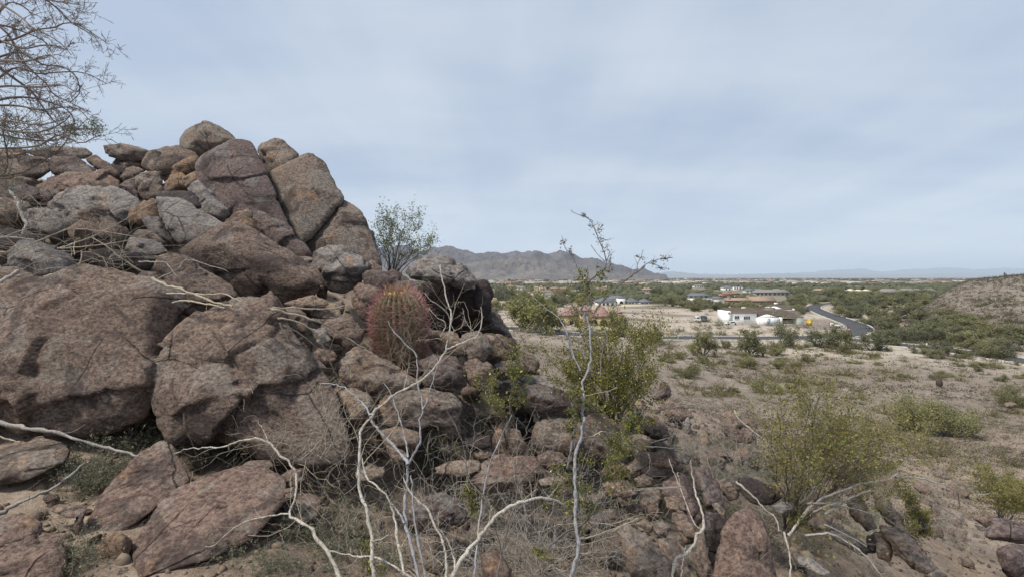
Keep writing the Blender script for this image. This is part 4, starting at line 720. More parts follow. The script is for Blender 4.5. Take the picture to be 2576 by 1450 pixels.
sprays(LIVE, [('6', 2150, 520, 150), ('6', 2260, 590, 110), ('6', 2060, 690, 120), ('6', 2130, 760, 110), ('6', 2370, 780, 50), ('6', 2290, 940, 50), ('6', 2000, 1190, 70), ('b4', 1050, 1130, 90), ('b4', 1090, 1050, 80), ('b4', 1120, 950, 90),
    ('b4', 1170, 880, 70), ('b4', 680, 900, 60), ('b4', 730, 780, 60), ('b4', 700, 670, 60), ('b4', 860, 740, 60), ('b4', 1100, 1230, 70), ('b4', 1050, 1310, 70), ('b4', 320, 670, 60), ('b4', 310, 440, 70), ('b4', 270, 490, 60), ('b4', 60, 560, 80), ('b4', 100, 720, 80), ('6', 1360, 700, 60), ('6', 1390, 800, 60),
    ('6', 480, 1180, 70), ('6', 570, 1340, 50)], 3.05, 8, 61, CREO, .016, k=5)
sprays(LIVE, [('b1', 1290, 90, 70), ('b1', 1290, 190, 60), ('b1', 1420, 150, 60), ('b1', 1520, 130, 60), ('b1', 1620, 60, 70), ('b1', 1330, 290, 60), ('b1', 1640, 290, 70), ('b1', 1400, 330, 60)], 3.4, 4, 63, CREO, .017, k=3)
sprays(LIVE, [('b8', 1860, 260, 40), ('b8', 1920, 300, 40), ('b8', 1950, 370, 40), ('b8', 1960, 450, 40), ('b8', 1640, 400, 25), ('b8', 1690, 480, 30), ('b8', 2240, 520, 30), ('b8', 2330, 560, 30), ('b8', 2450, 525, 35), ('b8', 2420, 600, 25), ('b8', 1790, 200, 25), ('b8', 2000, 520, 35)], 3.5, 1, 62, leaf_mat('dry_seed', (.12, .085, .06), (.2, .14, .1)), .012, k=5)
# --- leafy creosotes built from a base and a cloud of tips
def leafy_bush(name, label, basep, boxes, r0, mat, seed, nst=16, leafn=9, lsize=.016, tw=DARKT, cat='shrub', depth=.5, lv=(5, 5), sag=.1, group=None, stemmat=None):
    rng = np.random.default_rng(seed); b = np.asarray(basep, float); root = empty(name, b, label, cat, group); T = []
    tot = sum(q[-1] for q in boxes)
    for c, x, y, rx, ry, wgt in boxes:
        for _ in range(max(1, int(round(nst * wgt / tot)))):
            a = rng.uniform(0, 6.3); r = math.sqrt(rng.uniform()); q = px(c, [(x + rx * r * math.cos(a), y + ry * r * math.sin(a))])[0]; T.append(at(q[0], q[1], b[1] + rng.normal() * depth))
    T = np.array(T) - b; N = len(T); k = 8; t = np.linspace(0, 1, k)[None, :, None]; s = rng.normal(size=(N, 1, 3)) * .05 * r0 * 20
    P = s * (1 - t) * np.array([1, 1, 0]) + T[:, None] * t + np.array([0, 0, sag]) * np.sin(t * math.pi) * np.linalg.norm(T, axis=1)[:, None, None]
    P[:, 1:-1] += rng.normal(size=(N, k - 2, 3)) * .02 * np.linalg.norm(T, axis=1)[:, None, None]
    Rr = r0 * .75 * np.linspace(1, .25, k)[None] * rng.uniform(.6, 1.2, (N, 1)); sm = MB(); tb = MB(); lf = MB(); tubes(sm, P, Rr, 5)
    for i in range(min(N, 40)):
        m1 = MB(); tubes(m1, P[i:i + 1], Rr[i:i + 1], 5); link('stem', m1.mesh('stem', stemmat or DARKT, True), root)
    k1 = kids(rng, (P, Rr), lv[0], .7, .28, .55, .22, .25, 5, .4); k2 = kids(rng, k1, lv[1], .8, .5, .6, .25, .2, 5, .2)
    tubes(tb, *k1, 3); tubes(tb, *k2, 3)
    for kk, m in ((k1, leafn), (k2, leafn)):
        p, dd = along(rng, kk, int(m * 1.9), .05); leaves(lf, rng, p, lsize * 1.25, .55, dd, .9)
    link('twigs', tb.mesh('twigs', tw), root, kind='stuff'); link('foliage', lf.mesh('foliage', mat), root, kind='stuff'); return root
leafy_bush('creosote_shrub', 'full creosote bush dotted with yellow flowers in front of the yellow house', at(1545, 1090, 5.8), [('P', 1430, 880, 65, 80, 4), ('P', 1500, 850, 75, 75, 4), ('P', 1590, 850, 65, 75, 4), ('P', 1550, 950, 95, 80, 6), ('P', 1620, 920, 50, 70, 3), ('P', 1480, 970, 70, 60, 3), ('P', 1590, 1030, 60, 55, 3), ('P', 1400, 940, 40, 50, 1)], .008, leaf_mat('creosote_leaf_flowering', (.145, .155, .042), (.25, .23, .065), (.58, .47, .10), .06, (.20, .14, .06), .03), 71, 74, 7, .018)
leafy_bush('creosote_shrub', 'upright creosote bush behind the outcrop right end against the sky', at(985, 700, 9.6), [('P', 955, 560, 22, 35, 3), ('P', 1000, 560, 22, 40, 3), ('P', 1035, 545, 14, 30, 2), ('P', 970, 610, 35, 30, 3), ('P', 1030, 600, 30, 30, 3), ('P', 1090, 610, 22, 16, 1.5), ('P', 1060, 640, 30, 20, 2)], .012, CREOL, 72, 26, 4, .028, depth=.35, lv=(5, 4))
leafy_bush('creosote_shrub', 'wide olive creosote bush with yellowing leaves at the lower right', at(1975, 1345, 5.1), [('b5', 700, 250, 90, 90, 3), ('b5', 450, 450, 110, 110, 3), ('b5', 700, 480, 150, 120, 5), ('b5', 1000, 520, 150, 100, 5), ('b5', 1200, 640, 130, 110, 4), ('b5', 480, 700, 130, 110, 4), ('b5', 650, 900, 130, 120, 3), ('b5', 900, 700, 150, 100, 4), ('b5', 620, 1100, 80, 60, 1.5), ('b5', 1080, 960, 80, 60, 1.5), ('b5', 330, 480, 70, 110, 2), ('b5', 560, 330, 90, 110, 2), ('b5', 1300, 560, 110, 110, 4), ('b5', 860, 400, 110, 100, 4), ('b5', 1100, 800, 120, 90, 3)], .010, CREOB, 73, 84, 5, .018, BROWNT, depth=.6)
leafy_bush('creosote_shrub', 'small creosote sprig hanging over the boulders right of the white branches at lower right', at(2330, 1330, 5.6), [('b5', 1320, 1090, 80, 60, 3), ('b5', 1260, 920, 60, 50, 2), ('b5', 1350, 1180, 60, 40, 2)], .007, CREOB, 74, 10, 7, .018, BROWNT, depth=.3)
leafy_bush('creosote_shrub', 'olive creosote bush half cut off by the lower right picture edge', at(2520, 1330, 7.5), [('b5', 1900, 900, 110, 110, 3), ('b5', 2040, 960, 100, 90, 3), ('b5', 1800, 830, 80, 60, 2)], .009, CREOB, 75, 20, 7, .022, BROWNT, depth=.5)
leafy_bush('creosote_shrub', 'small green creosote in front of the dark stack right of centre', at(1500, 1240, 4.6), [('b4', 1130, 900, 70, 60, 2), ('b4', 1100, 1000, 60, 60, 2), ('b4', 1060, 1140, 70, 60, 2), ('b4', 820, 1110, 40, 50, 1)], .005, CREO, 76, 9, 3, .016, DARKT, depth=.2)
leafy_bush('creosote_shrub', 'thin creosote spray left of the dark stack', at(1275, 1130, 4.6), [('b4', 300, 420, 80, 60, 3), ('b4', 60, 580, 60, 90, 2), ('b4', 110, 700, 60, 80, 2)], .005, CREO, 77, 7, 3, .016, DARKT, depth=.2)
# --- white dead branches in the lower right
traced_shrub('dead_shrub', 'white dead branches arching to the right over grey rocks in the lower right', 'shrub', at(1975, 1350, 4.6), [
    ([('b5', [(480, 1180), (600, 1010), (700, 930), (800, 890), (960, 830), (1130, 808), (1190, 770), (1225, 705)])], 4.7, 4.9, 9, 3.5, 0),
    ([('b5', [(720, 1030), (820, 960), (850, 870), (960, 830)])], 4.7, 4.9, 7, 3, 0),
    ([('b5', [(1190, 790), (1340, 790), (1440, 820), (1520, 840), (1600, 890), (1620, 990)])], 4.9, 5.2, 5, 2.5, 0),
    ([('b5', [(600, 960), (800, 970), (1000, 1020), (1110, 1055)])], 4.7, 4.8, 5, 2.5, 0),
    ([('b5', [(590, 1175), (750, 1163), (870, 1220), (980, 1300), (1110, 1460)])], 4.2, 3.9, 6, 4, 1),
    ([('b5', [(450, 1150), (490, 1320), (490, 1470)])], 4.3, 3.9, 5.5, 4, 0),
    ([('b5', [(640, 1020), (760, 970), (900, 920), (1020, 870)])], 4.6, 4.8, 6, 3, 0),
    ([('b5', [(520, 640), (600, 790), (640, 880)]), ('b5', [(560, 960)])], 4.9, 4.8, 3.5, 4, 1),
    ([('b5', [(730, 670), (715, 560), (705, 420)])], 5.1, 5.1, 2.5, 1.8, 1),
    ([('b5', [(1530, 780), (1640, 850), (1740, 900), (1810, 895)])], 5.6, 5.8, 2.6, 1.6, 0),
    ([('b5', [(1000, 710), (1040, 770), (1045, 810)])], 4.9, 4.9, 3, 2, 0),
    ([('b5', [(1450, 960), (1550, 1020), (1640, 1080)])], 5.0, 5.2, 3, 2, 0),
    ([('b5', [(720, 1100), (900, 1190), (1000, 1250)])], 4.5, 4.4, 3.5, 2, 0),
    ([('b5', [(1120, 1060), (1260, 1150), (1380, 1230)])], 4.8, 4.9, 3, 2, 1),
  ], [BLEACH, GREYT], (9, .22, .5), GREYT, 11, 4)
traced_shrub('dead_branch', 'white forked branch with peeling bark standing at the bottom right of centre', 'branch', at(1690, 1500, 3.2), [
    ([('b6', [(800, 1500), (830, 1310), (950, 1230), (1040, 1060), (1075, 1000), (1060, 880), (1010, 740), (980, 580), (960, 440)])], 3.2, 3.7, 12, 2.4, 0),
    ([('b6', [(1055, 1030), (1000, 1000), (940, 860), (880, 700), (830, 580), (770, 420)])], 3.45, 3.7, 4, 2, 0),
    ([('b6', [(870, 670), (860, 590), (845, 550), (880, 545)])], 3.6, 3.65, 3, 1.6, 0),
    ([('b6', [(870, 670), (700, 680), (560, 690), (370, 705)])], 3.6, 3.5, 3, 2, 0),
    ([('b6', [(880, 1450), (900, 1280), (920, 1180)])], 3.2, 3.3, 4, 2, 0),
  ], [BLEACH], (3, .12, .5), BROWNT, 13, 2)
# --- dead sticks lying on the rocks, each a thing
def stick(label, segs, Y0, Y1, d0, d1, mat, tw=3, seed=0, name='dead_branch'):
    return traced_shrub(name, label, 'branch', line3(segs, Y0, Y1, 8)[0], [(segs, Y0, Y1, d0, d1, 0)], [mat], (tw, .22, .5), mat, 100 + seed, 0)
stick('thick weathered stick lying across the leftmost giant boulder foot', [('5', [(-200, 40), (0, 105), (250, 160), (450, 180), (550, 215), (800, 290), (1000, 345), (1165, 390)])], 3.6, 3.75, 12, 6, GREYT, 2, 1)
stick('curved grey stick rising from the left edge over tan soil', [('5', [(-120, 920), (0, 865), (200, 760), (450, 650), (600, 540), (730, 430)])], 3.15, 3.4, 12, 4, GREYT, 2, 2)
stick('short pale stick at the left edge under the thick weathered stick', [('5', [(-80, 190), (0, 220), (90, 250), (170, 270)])], 3.75, 3.75, 5, 2.5, STRAW, 0, 3)
stick('bleached forked stick standing in the upper left pile', [('1', [(75, 570), (100, 620), (135, 665), (155, 740), (180, 810), (205, 850), (170, 920)])], 6.9, 6.8, 10, 7, BLEACH, 3, 4)
stick('long thin stick crossing the tangle from lower left to the pale grey block', [('1', [(435, 1035), (640, 960), (830, 880), (1000, 780), (1100, 720), (1185, 680)])], 5.8, 6.6, 4.5, 2.5, STRAW, 4, 5)
stick('long bowed stalk lying behind the leftmost giant boulder top', [('1', [(235, 1295), (330, 1250), (450, 1210), (600, 1155), (615, 1050)])], 5.4, 5.5, 7, 2.5, STRAW, 2, 6)
stick('thin pale stick over the squared grey block', [('1', [(260, 990), (470, 900), (560, 880), (720, 895), (900, 920), (1030, 940)])], 5.9, 6.1, 4, 2, STRAW, 4, 7)
stick('pale bent stick in front of the squared grey block', [('1', [(440, 1030), (600, 1020), (830, 995), (1000, 960), (1100, 930)])], 5.8, 6.0, 4, 2, STRAW, 5, 8)
stick('short forked pale stick by the brown slab above the black hollow', [('1', [(1165, 1280), (1240, 1240), (1350, 1190), (1412, 1118), (1560, 1150), (1735, 1207)])], 5.4, 5.6, 4.5, 2, BLEACH, 3, 9)
stick('small hooked pale stick left of the brown slab', [('1', [(1055, 1130), (1200, 1130), (1270, 1150), (1340, 1240)])], 5.5, 5.4, 4, 2.5, BLEACH, 2, 10)
stick('slender stick slanting down through the tangle', [('1', [(700, 950), (820, 1020), (900, 1090), (1050, 1190)])], 5.8, 5.7, 3, 2, STRAW, 3, 11)
stick('grey stick at the left edge under the squared grey block', [('1', [(-60, 1340), (0, 1290), (80, 1240), (140, 1200)])], 5.2, 5.4, 11, 8, GREYT, 0, 12)
stick('horizontal grey stick at the left edge above the squared grey block', [('1', [(-60, 950), (60, 945), (180, 955), (270, 965)])], 6.4, 6.5, 7, 4, GREYT, 2, 13)
stick('slanting pale stick at the left edge beside the squared grey block', [('1', [(-60, 1075), (0, 1060), (80, 1050), (130, 1010)])], 6.0, 6.1, 5, 3, STRAW, 1, 14)
stick('dry stalk bundle end between the giant boulders, upper stalk', [('3', [(1150, 170), (1250, 215), (1400, 260), (1600, 340), (1770, 385)])], 4.6, 4.45, 8, 5, STRAW, 2, 15)
stick('dry stalk between the giant boulders, straight level one', [('3', [(1245, 280), (1400, 285), (1560, 290), (1700, 285), (1830, 345)])], 4.75, 4.5, 5, 3, STRAW, 2, 16)
stick('dry stalk between the giant boulders, lowest one', [('3', [(1310, 355), (1400, 335), (1500, 350), (1700, 388)])], 4.6, 4.4, 5, 4, STRAW, 1, 17)
for i, (pts, d, lab) in enumerate([
    ([(235, 525), (400, 522), (560, 530), (700, 525), (855, 495)], 5, 'level dry stalk pointing from the second giant boulder to the red boulder lobe'),
    ([(245, 530), (400, 565), (560, 610), (680, 660), (800, 740), (985, 845)], 6.5, 'thick dry stalk slanting down towards the cactus base'),
    ([(300, 602), (420, 620), (520, 660), (600, 730), (640, 820), (700, 940), (760, 1085)], 5.5, 'dry stalk bending steeply down right of the second giant boulder'),
    ([(310, 630), (360, 740), (420, 830), (500, 920), (580, 1000), (640, 1085)], 5.5, 'dry stalk hugging the right side of the second giant boulder'),
    ([(330, 650), (420, 690), (520, 760), (600, 830), (700, 920)], 3.5, 'thin dry stalk between two thicker ones by the second giant boulder'),
    ([(560, 600), (640, 640), (760, 700), (880, 810)], 3, 'thin dry stalk along the upper side of the thick slanting stalk'),
    ([(545, 960), (640, 970), (740, 985)], 3, 'short level dry stalk under the flat-bottomed pinkish stone')]):
    stick(lab, [('4', pts)], 4.4, 4.75, d, d * .5, STRAW, 5, 30 + i, 'dry_stalk')
stick('thin pale twig standing before the hollow boulder', [('4', [(1780, 700), (1720, 620), (1700, 520)])], 4.4, 4.4, 2.5, 1.6, BLEACH, 3, 40)
stick('long pale twig arching over the near slope below the creosote', [('b4', [(1100, 1050), (1200, 1050), (1400, 1060), (1560, 1070), (1585, 1030), (1560, 960)])], 5.2, 5.6, 3.5, 2, GREYT, 4, 41)
stick('long pale twig reaching right above the slanted reddish slab', [('b4', [(1170, 830), (1230, 790), (1400, 770), (1600, 740), (1740, 720), (1820, 690)])], 5.6, 6.2, 4, 2, GREYT, 6, 42)
stick('bent grey twig low on the near slope', [('b4', [(1310, 1030), (1400, 1000), (1480, 970), (1520, 900), (1480, 840)])], 5.4, 5.7, 3, 2, GREYT, 3, 43)
stick('long grey twig at the top of the near slope beside the wide creosote', [('b6', [(1340, 0), (1380, 80), (1500, 180), (1620, 280), (1720, 380)])], 6.8, 6.0, 4, 3, GREYT, 3, 44)
stick('horizontal grey twig in front of the wide creosote', [('b6', [(1600, 390), (1700, 383), (1860, 388)])], 5.6, 5.6, 3, 2, GREYT, 2, 45)
stick('grey branch winding down between slaty slabs at the right creosote foot', [('b6', [(1360, 620), (1440, 690), (1540, 780), (1600, 860), (1690, 930), (1735, 1050)])], 4.8, 4.3, 5, 3.5, GREYT, 3, 46)
stick('straight white stick low on the slope beside the forked branch', [('b6', [(1100, 410), (1130, 500), (1160, 580)])], 4.6, 4.6, 3, 2, BLEACH, 1, 47)
stick('pale dry branch reaching right at the bottom centre', [('b6', [(0, 1120), (150, 1090), (260, 1060), (400, 990), (510, 940)])], 3.0, 3.3, 4.5, 3, STRAW, 3, 48)
# --- bare wiry tree in the upper left corner
def bare_tree():
    rng = np.random.default_rng(21); b = at(-230, 760, 6.2); root = empty('leafless_tree', b, 'wiry leafless tree reaching into the upper left corner of the picture', 'tree')
    m = MB(); T = line3([('t', [(-740, 2430), (-620, 1700), (-480, 1100), (-420, 600), (-380, 100), (-300, -300)])], 6.2, 5.6, 20) - b; tubes(m, T[None], np.linspace(.085, .03, 20)[None], 8); link('trunk', m.mesh('trunk', BROWNT, True), root)
    arcs = [[(-420, 600), (-200, 420), (0, 340), (130, 310), (290, 240), (430, 222), (500, 190), (590, 185), (700, 240), (870, 355)], [(-380, 100), (-150, -50), (50, 60), (170, 140), (260, 220), (400, 290), (500, 360), (570, 440)],
            [(-300, -250), (0, -160), (330, -20), (450, 60), (550, 160), (620, 210), (740, 280), (790, 310)], [(-430, 700), (-150, 560), (0, 490), (200, 490), (320, 460), (410, 440), (470, 510)], [(-440, 800), (-150, 700), (0, 620), (130, 540), (300, 590), (450, 580), (560, 575), (650, 580), (740, 610), (855, 670)],
            [(-400, 250), (-100, 300), (100, 360), (200, 390), (330, 365), (440, 365), (550, 410)], [(-440, 900), (-60, 850), (150, 850), (330, 880), (500, 860), (620, 870), (700, 945)], [(-60, 500), (100, 620), (250, 730), (330, 840), (430, 970), (500, 1020), (530, 1080)],
            [(-460, 1000), (-100, 940), (80, 970), (200, 990), (310, 1000), (430, 980), (510, 955)], [(-480, 1100), (-50, 1080), (150, 1110), (350, 1130), (500, 1110), (600, 1050), (690, 960)], [(-520, 1300), (-200, 1380), (20, 1400), (60, 1250), (30, 1100), (40, 950)],
            [(-540, 1400), (-150, 1420), (150, 1390), (280, 1330), (450, 1220), (540, 1120), (580, 1020)], [(-400, 300), (-50, 200), (100, 330), (160, 470), (280, 590), (380, 680), (430, 760), (560, 820), (700, 900)], [(-430, 760), (-60, 700), (100, 690), (300, 700), (500, 680), (610, 740), (660, 680)],
            [(-350, -100), (-50, 100), (80, 20), (200, 60), (280, 150)], [(-300, -300), (100, -200), (250, -60), (400, 0), (500, 20), (640, 40)], [(-400, 400), (-50, 460), (150, 420), (350, 520), (480, 530), (600, 600), (640, 740), (560, 820)],
            [(-300, 900), (0, 800), (200, 780), (400, 820), (560, 900), (600, 1000)], [(-480, 1200), (0, 1190), (300, 1170), (480, 1080), (640, 1150), (740, 1110), (810, 1080)], [(-400, 150), (0, 200), (200, 260), (350, 330), (420, 430)], [(-450, 950), (-100, 1000), (100, 1050), (300, 1060), (480, 1000), (560, 930)]]
    tb = MB(); lf = MB()
    for i, a in enumerate(arcs):
        P = line3([('t', a)], 6.0 + .3 * math.sin(i * 2.1), 6.0 + 1.1 * math.sin(i * 3.7), 22) - b; r = np.linspace(.018, .0045, 22); m = MB(); tubes(m, P[None], r[None], 6); link('branch', m.mesh('branch', BROWNT, True), root)
        k1 = kids(rng, (P[None], r[None] * .8), 16, .9, .115, .55, .16, .0, 7, .3, .5); k2 = kids(rng, k1, 5, .9, .5, .65, .15, 0, 5, .15, .6); k3 = kids(rng, k2, 3, 1.2, .3, .7, .05, 0, 3, .1, .6)
        for kk in (k1, k2, k3): tubes(tb, kk[0], np.maximum(kk[1], .0021), 3)
        if i in (8, 9, 10, 11): p, dd = along(rng, k2, 5, .2); w = p[:, 0] < (at(70, 400, 6)[0] - b[0]); leaves(lf, rng, p[w], .03, .4, dd[w], .8)
    for x, y, r, n in ((760, 1030, 90, 500), (600, 1035, 60, 220), (80, 960, 120, 500), (60, 1090, 130, 500), (340, 640, 90, 60), (750, 965, 40, 80)):
        q = px('t', [(x, y)])[0]; c = at(q[0], q[1], 6.0) - b; p = c + rng.normal(size=(n, 3)) * r * .3138 / F * 6 * np.array([.45, .45, .3]); leaves(lf, rng, p, .022, .5)
    link('twigs', tb.mesh('twigs', BROWNT), root, kind='stuff'); link('foliage', lf.mesh('foliage', leaf_mat('tree_leaf', (.10, .13, .05), (.18, .2, .10))), root, kind='stuff')
bare_tree()
# --- barrel cactus
def barrel_cactus():
    rng = np.random.default_rng(5); b = at(1010, 922, 5.25); H = .80; W0 = .262; nr = 23
    root = empty('barrel_cactus', b, 'round barrel cactus bristling with red spines among the boulders', 'cactus'); root.rotation_euler = (0, R(-3), .1)
    def prof(t): return W0 * (np.clip(np.minimum(1, .80 + .5 * t), 0, 1)) * np.power(np.clip(1 - np.clip((t - .55) / .45, 0, 1) ** 2.6, 0, 1), .5)
    nt, na = 60, nr * 8; t = np.linspace(0, .995, nt); a = np.arange(na) * 2 * math.pi / na; rib = np.abs(np.cos(a * nr / 2)); tub = .5 + .5 * np.cos(t * H / .034 * 2 * math.pi)
    rad = prof(t)[:, None] * (1 - .24 * (1 - rib[None]) ** 1.0 + .02 * tub[:, None] * rib[None]); z = H * (t - .035 * (t > .97) * (t - .97) / .03)
    v = np.stack([rad * np.cos(a), rad * np.sin(a), np.repeat(z[:, None], na, 1)], -1); i = np.arange(nt - 1)[:, None] * na; j = np.arange(na)[None]
    q = np.stack([i + j, i + (j + 1) % na, i + na + (j + 1) % na, i + na + j], -1).reshape(-1, 4); vv = np.vstack([v.reshape(-1, 3), [[0, 0, H * .955]]])
    top = np.stack([(nt - 1) * na + np.arange(na), (nt - 1) * na + (np.arange(na) + 1) % na, np.full(na, nt * na)], 1)
    m, N, L, bs = new_mat('cactus_skin', .6); tc = N.new('ShaderNodeTexCoord'); n = noise(N, L, tc.outputs['Object'], 22, 4)
    L.new(mix(N, L, ramp(N, L, n, .35, .7), (.095, .11, .045), (.16, .16, .08)), bs.inputs['Base Color'])
    link('body', MB().add(vv, q, top).mesh('body', m, True), root)
    P = []; RR = []; P2 = []; R2 = []
    for k in range(nr):
        th = 2 * math.pi * k / nr
        for tt in np.arange(.05, 1.0, .040):
            r = float(prof(np.array(tt))) * 1.01; e = np.array([math.cos(th), math.sin(th), 0]); c = e * r + np.array([0, 0, H * tt]); slope = np.clip((tt - .5) / .5, 0, 1) ** 1.5
            nv = nrm(e * (1 - .8 * slope) + np.array([0, 0, .1 + 1.1 * slope])); tn = np.array([-math.sin(th), math.cos(th), 0])
            for s in range(7):
                d = nrm(nv * rng.uniform(.5, 1.1) + tn * rng.normal() * .75 + np.array([0, 0, rng.normal() * .65])); l = rng.uniform(.045, .09) * (1 if s else 1.9); d2 = nrm(d + rng.normal(size=3) * .25 + np.array([0, 0, .1]))
                pt = np.array([c, c + d * l * .55, c + d * l * .55 + d2 * l * .45])
                (P if tt < .93 else P2).append(pt); (RR if tt < .93 else R2).append([.0023, .0018, .0007])
    for _ in range(110):
        a = rng.uniform(0, 6.3); r = .11 * math.sqrt(rng.uniform()); c = np.array([r * math.cos(a), r * math.sin(a), H * .95]); d = nrm(np.array([math.cos(a) * .3, math.sin(a) * .3, 1]) + rng.normal(size=3) * .3); l = rng.uniform(.04, .075)
        P2.append(np.array([c, c + d * l * .5, c + d * l])); R2.append([.0023, .0018, .0007])
    s = MB(); tubes(s, np.array(P), np.array(RR), 3); m2, N, L, bs = new_mat('red_spine', .5); g = N.new('ShaderNodeNewGeometry'); tc = N.new('ShaderNodeTexCoord'); sp = N.new('ShaderNodeSeparateXYZ'); L.new(tc.outputs['Object'], sp.inputs[0])
    young = ramp(N, L, sp.outputs[2], .25, .62); c = mix(N, L, g.outputs['Random Per Island'], (.22, .085, .075), (.33, .19, .155)); c2 = mix(N, L, g.outputs['Random Per Island'], (.31, .12, .115), (.45, .26, .23)); L.new(mix(N, L, young, c, c2), bs.inputs['Base Color'])
    link('spines', s.mesh('spines', m2), root, kind='stuff'); s = MB(); tubes(s, np.array(P2), np.array(R2), 3)
    link('crown_spines', s.mesh('crown_spines', leaf_mat('crown_spine', (.42, .30, .15), (.40, .20, .17))), root, kind='stuff')
    for k, (x, y) in enumerate(((-.06, -.13), (-.01, -.15), (.05, -.11), (.1, -.05), (-.12, -.05))):
        f = ico(2); link('flower_bud', MB().add(f[0] * np.array([.018, .018, .03]) + np.array([x, y, H * .93]), t=f[1]).mesh('flower_bud', plain('bud', (.50, .36, .10)), True), root)
barrel_cactus()
# --- heaps of dry twigs, weeds, litter
def dry_bush(label, basep, rad, n, seed, mat=GREYT, up=.6, r0=.0028, lv=4, name='dry_bush', lean=(0, 0, 0), group=None):
    rng = np.random.default_rng(seed); b = np.asarray(basep, float); root = empty(name, b, label, 'bush', group); d = nrm(rng.normal(size=(n, 3)) * np.array([1, 1, .55]) + np.array([0, 0, up]) + np.array(lean)); s = rng.normal(size=(n, 3)) * rad * np.array([.25, .25, .03])
    g = grow(rng, s, d, rad * rng.uniform(.5, 1.2, n), np.full(n, r0), [dict(n=lv, spread=.7, lr=.55, rr=.7), dict(n=3, spread=.9, lr=.5, rr=.75)], 7, .24, -.04, .55)
    for i in range(0): pass
    mb = MB(); tubes(mb, *g[0], 4); link('stems', mb.mesh('stems', mat, True), root, kind='stuff'); mb = MB(); tubes(mb, *g[1], 3); tubes(mb, g[2][0], np.maximum(g[2][1], .0011), 3); link('twigs', mb.mesh('twigs', mat), root, kind='stuff'); return root
def onp(x, y, dz=0.): p = hit(x, y); p[2] += dz; return p
dry_bush('dense heap of grey dry stems at the bottom just right of centre', onp(1330, 1440), .75, 70, 1, GREYT, .9)
dry_bush('grey dry stems fanning left of the thick tan slab at the bottom', onp(1480, 1430), .6, 55, 2, GREYT, .8)
dry_bush('straw-coloured arching stems behind the big white curved stem', onp(1240, 1330), .8, 30, 3, STRAW, .7, .0034, 3)
dry_bush('beige curved stems in the hollow left of the dark stack', onp(1230, 1160), .8, 26, 4, STRAW, .6, .003, 3)
dry_bush('grey twig heap on the near slope right of the dark stack', onp(1680, 1130), .95, 60, 5, GREYT, .35, .003)
dry_bush('grey twigs heaped above the dark stack behind the creosote', onp(1430, 960), .8, 45, 6, GREYT, .5, .0032)
dry_bush('grey dead brush under the right creosote arching branches', onp(2280, 1320), 1.0, 70, 7, GREYT, .5, .003)
dry_bush('dead grey brush spilling to the lower right corner', onp(2420, 1380), .9, 60, 8, GREYT, .5, .003)
dry_bush('tangle of dead twigs over the dark stones of the left pile', at(250, 650, 6.0), .95, 34, 9, STRAW, .15, .0035, 3)
dry_bush('brown dead twigs among rocks at the far left edge', at(30, 520, 7.2), 1.0, 40, 10, BROWNT, .4, .0035, 3)
dry_bush('dry brown twigs in front of the barrel cactus base', at(985, 930, 4.5), .5, 26, 11, BROWNT, .7, .002, 3)
dry_bush('tan twigs right of the barrel cactus before the hollow', at(1130, 850, 4.3), .4, 5, 12, STRAW, 1.2, .002, 3)
dry_bush('thin pale twigs on the brink right of the hollow', onp(1290, 1010), .6, 28, 13, GREYT, .8, .0022, 3)
dry_bush('dry stalks before the second giant boulder right side', at(800, 1130, 4.0), .6, 30, 14, STRAW, .6, .002, 3)
dry_bush('grey dry stems at the bottom below the forked grey stem', onp(1120, 1420), .6, 50, 15, GREYT, 1.0)
dry_bush('grey twigs tangled over the pink rocks on the near slope', onp(1760, 1250), .7, 40, 21, GREYT, .5)
dry_bush('pale dead brush on the stony slope left of the wide creosote', onp(1850, 1190), .8, 40, 22, GREYT, .4)
dry_bush('tan dead stems between the tan upright rock and the leafy stem', onp(1590, 1230), .6, 36, 23, STRAW, .6)
dry_bush('pale fine twigs rising among the white stems at the bottom', onp(1000, 1380), .8, 18, 24, BLEACH, 1.1, .0028, 3)
dry_bush('pale fine twigs between the forked grey stem and the dark crooked shrub', onp(1190, 1270), .8, 16, 25, BLEACH, .9, .0026, 3)
dry_bush('pale fine twigs around the base of the leafy stem', onp(1400, 1330), .75, 18, 26, BLEACH, .8, .0026, 3)
dry_bush('low dead twigs beside the big tan-purple rock', onp(1960, 1420), .5, 36, 16, GREYT, .5)
dry_bush('dead twigs around the base of the right creosote', onp(2010, 1340), .6, 40, 17, BROWNT, .7)
dry_bush('grey dead twigs in the litter right of the log-shaped stone', onp(2200, 1440), .6, 40, 18, GREYT, .5)
dry_bush('fine dead grass clump left of the forked white branch', onp(1560, 1300), .5, 40, 19, GREYT, .8)
dry_bush('pale dead twigs between the red slab and the white stems', onp(830, 1260), .5, 30, 20, STRAW, .5, .002, 3)
def weed_mesh(seed, mat):
    rng = np.random.default_rng(seed); mb = MB(); n = 22; d = nrm(rng.normal(size=(n, 3)) * np.array([1, 1, .4]) + np.array([0, 0, .9])); g = grow(rng, rng.normal(size=(n, 3)) * .04 * np.array([1, 1, 0]), d, rng.uniform(.08, .24, n), np.full(n, .0016), [dict(n=3, spread=.7, lr=.5, rr=.8)], 5, .25)
    for PR in g:
        tubes(mb, *PR, 3); p, dd = along(rng, PR, 9, .1); leaves(mb, rng, p, .02, .3, dd, .3)
    return mb.mesh('weed', mat)
WM = [weed_mesh(k, WEED) for k in range(5)]
def weeds(zones, label, group, seed):
    rng = np.random.default_rng(seed)
    for x0, y0, x1, y1, n, s in zones:
        for _ in range(n):
            p = hit(rng.uniform(x0, x1), rng.uniform(y0, y1))
            if p[1] > 14: continue
            o = link('weed', WM[rng.integers(5)], None, p, label, 'weed', group); o.scale = (s * rng.uniform(.6, 1.4),) * 3; o.rotation_euler = (rng.normal() * .1, rng.normal() * .1, rng.uniform(0, 6.3))
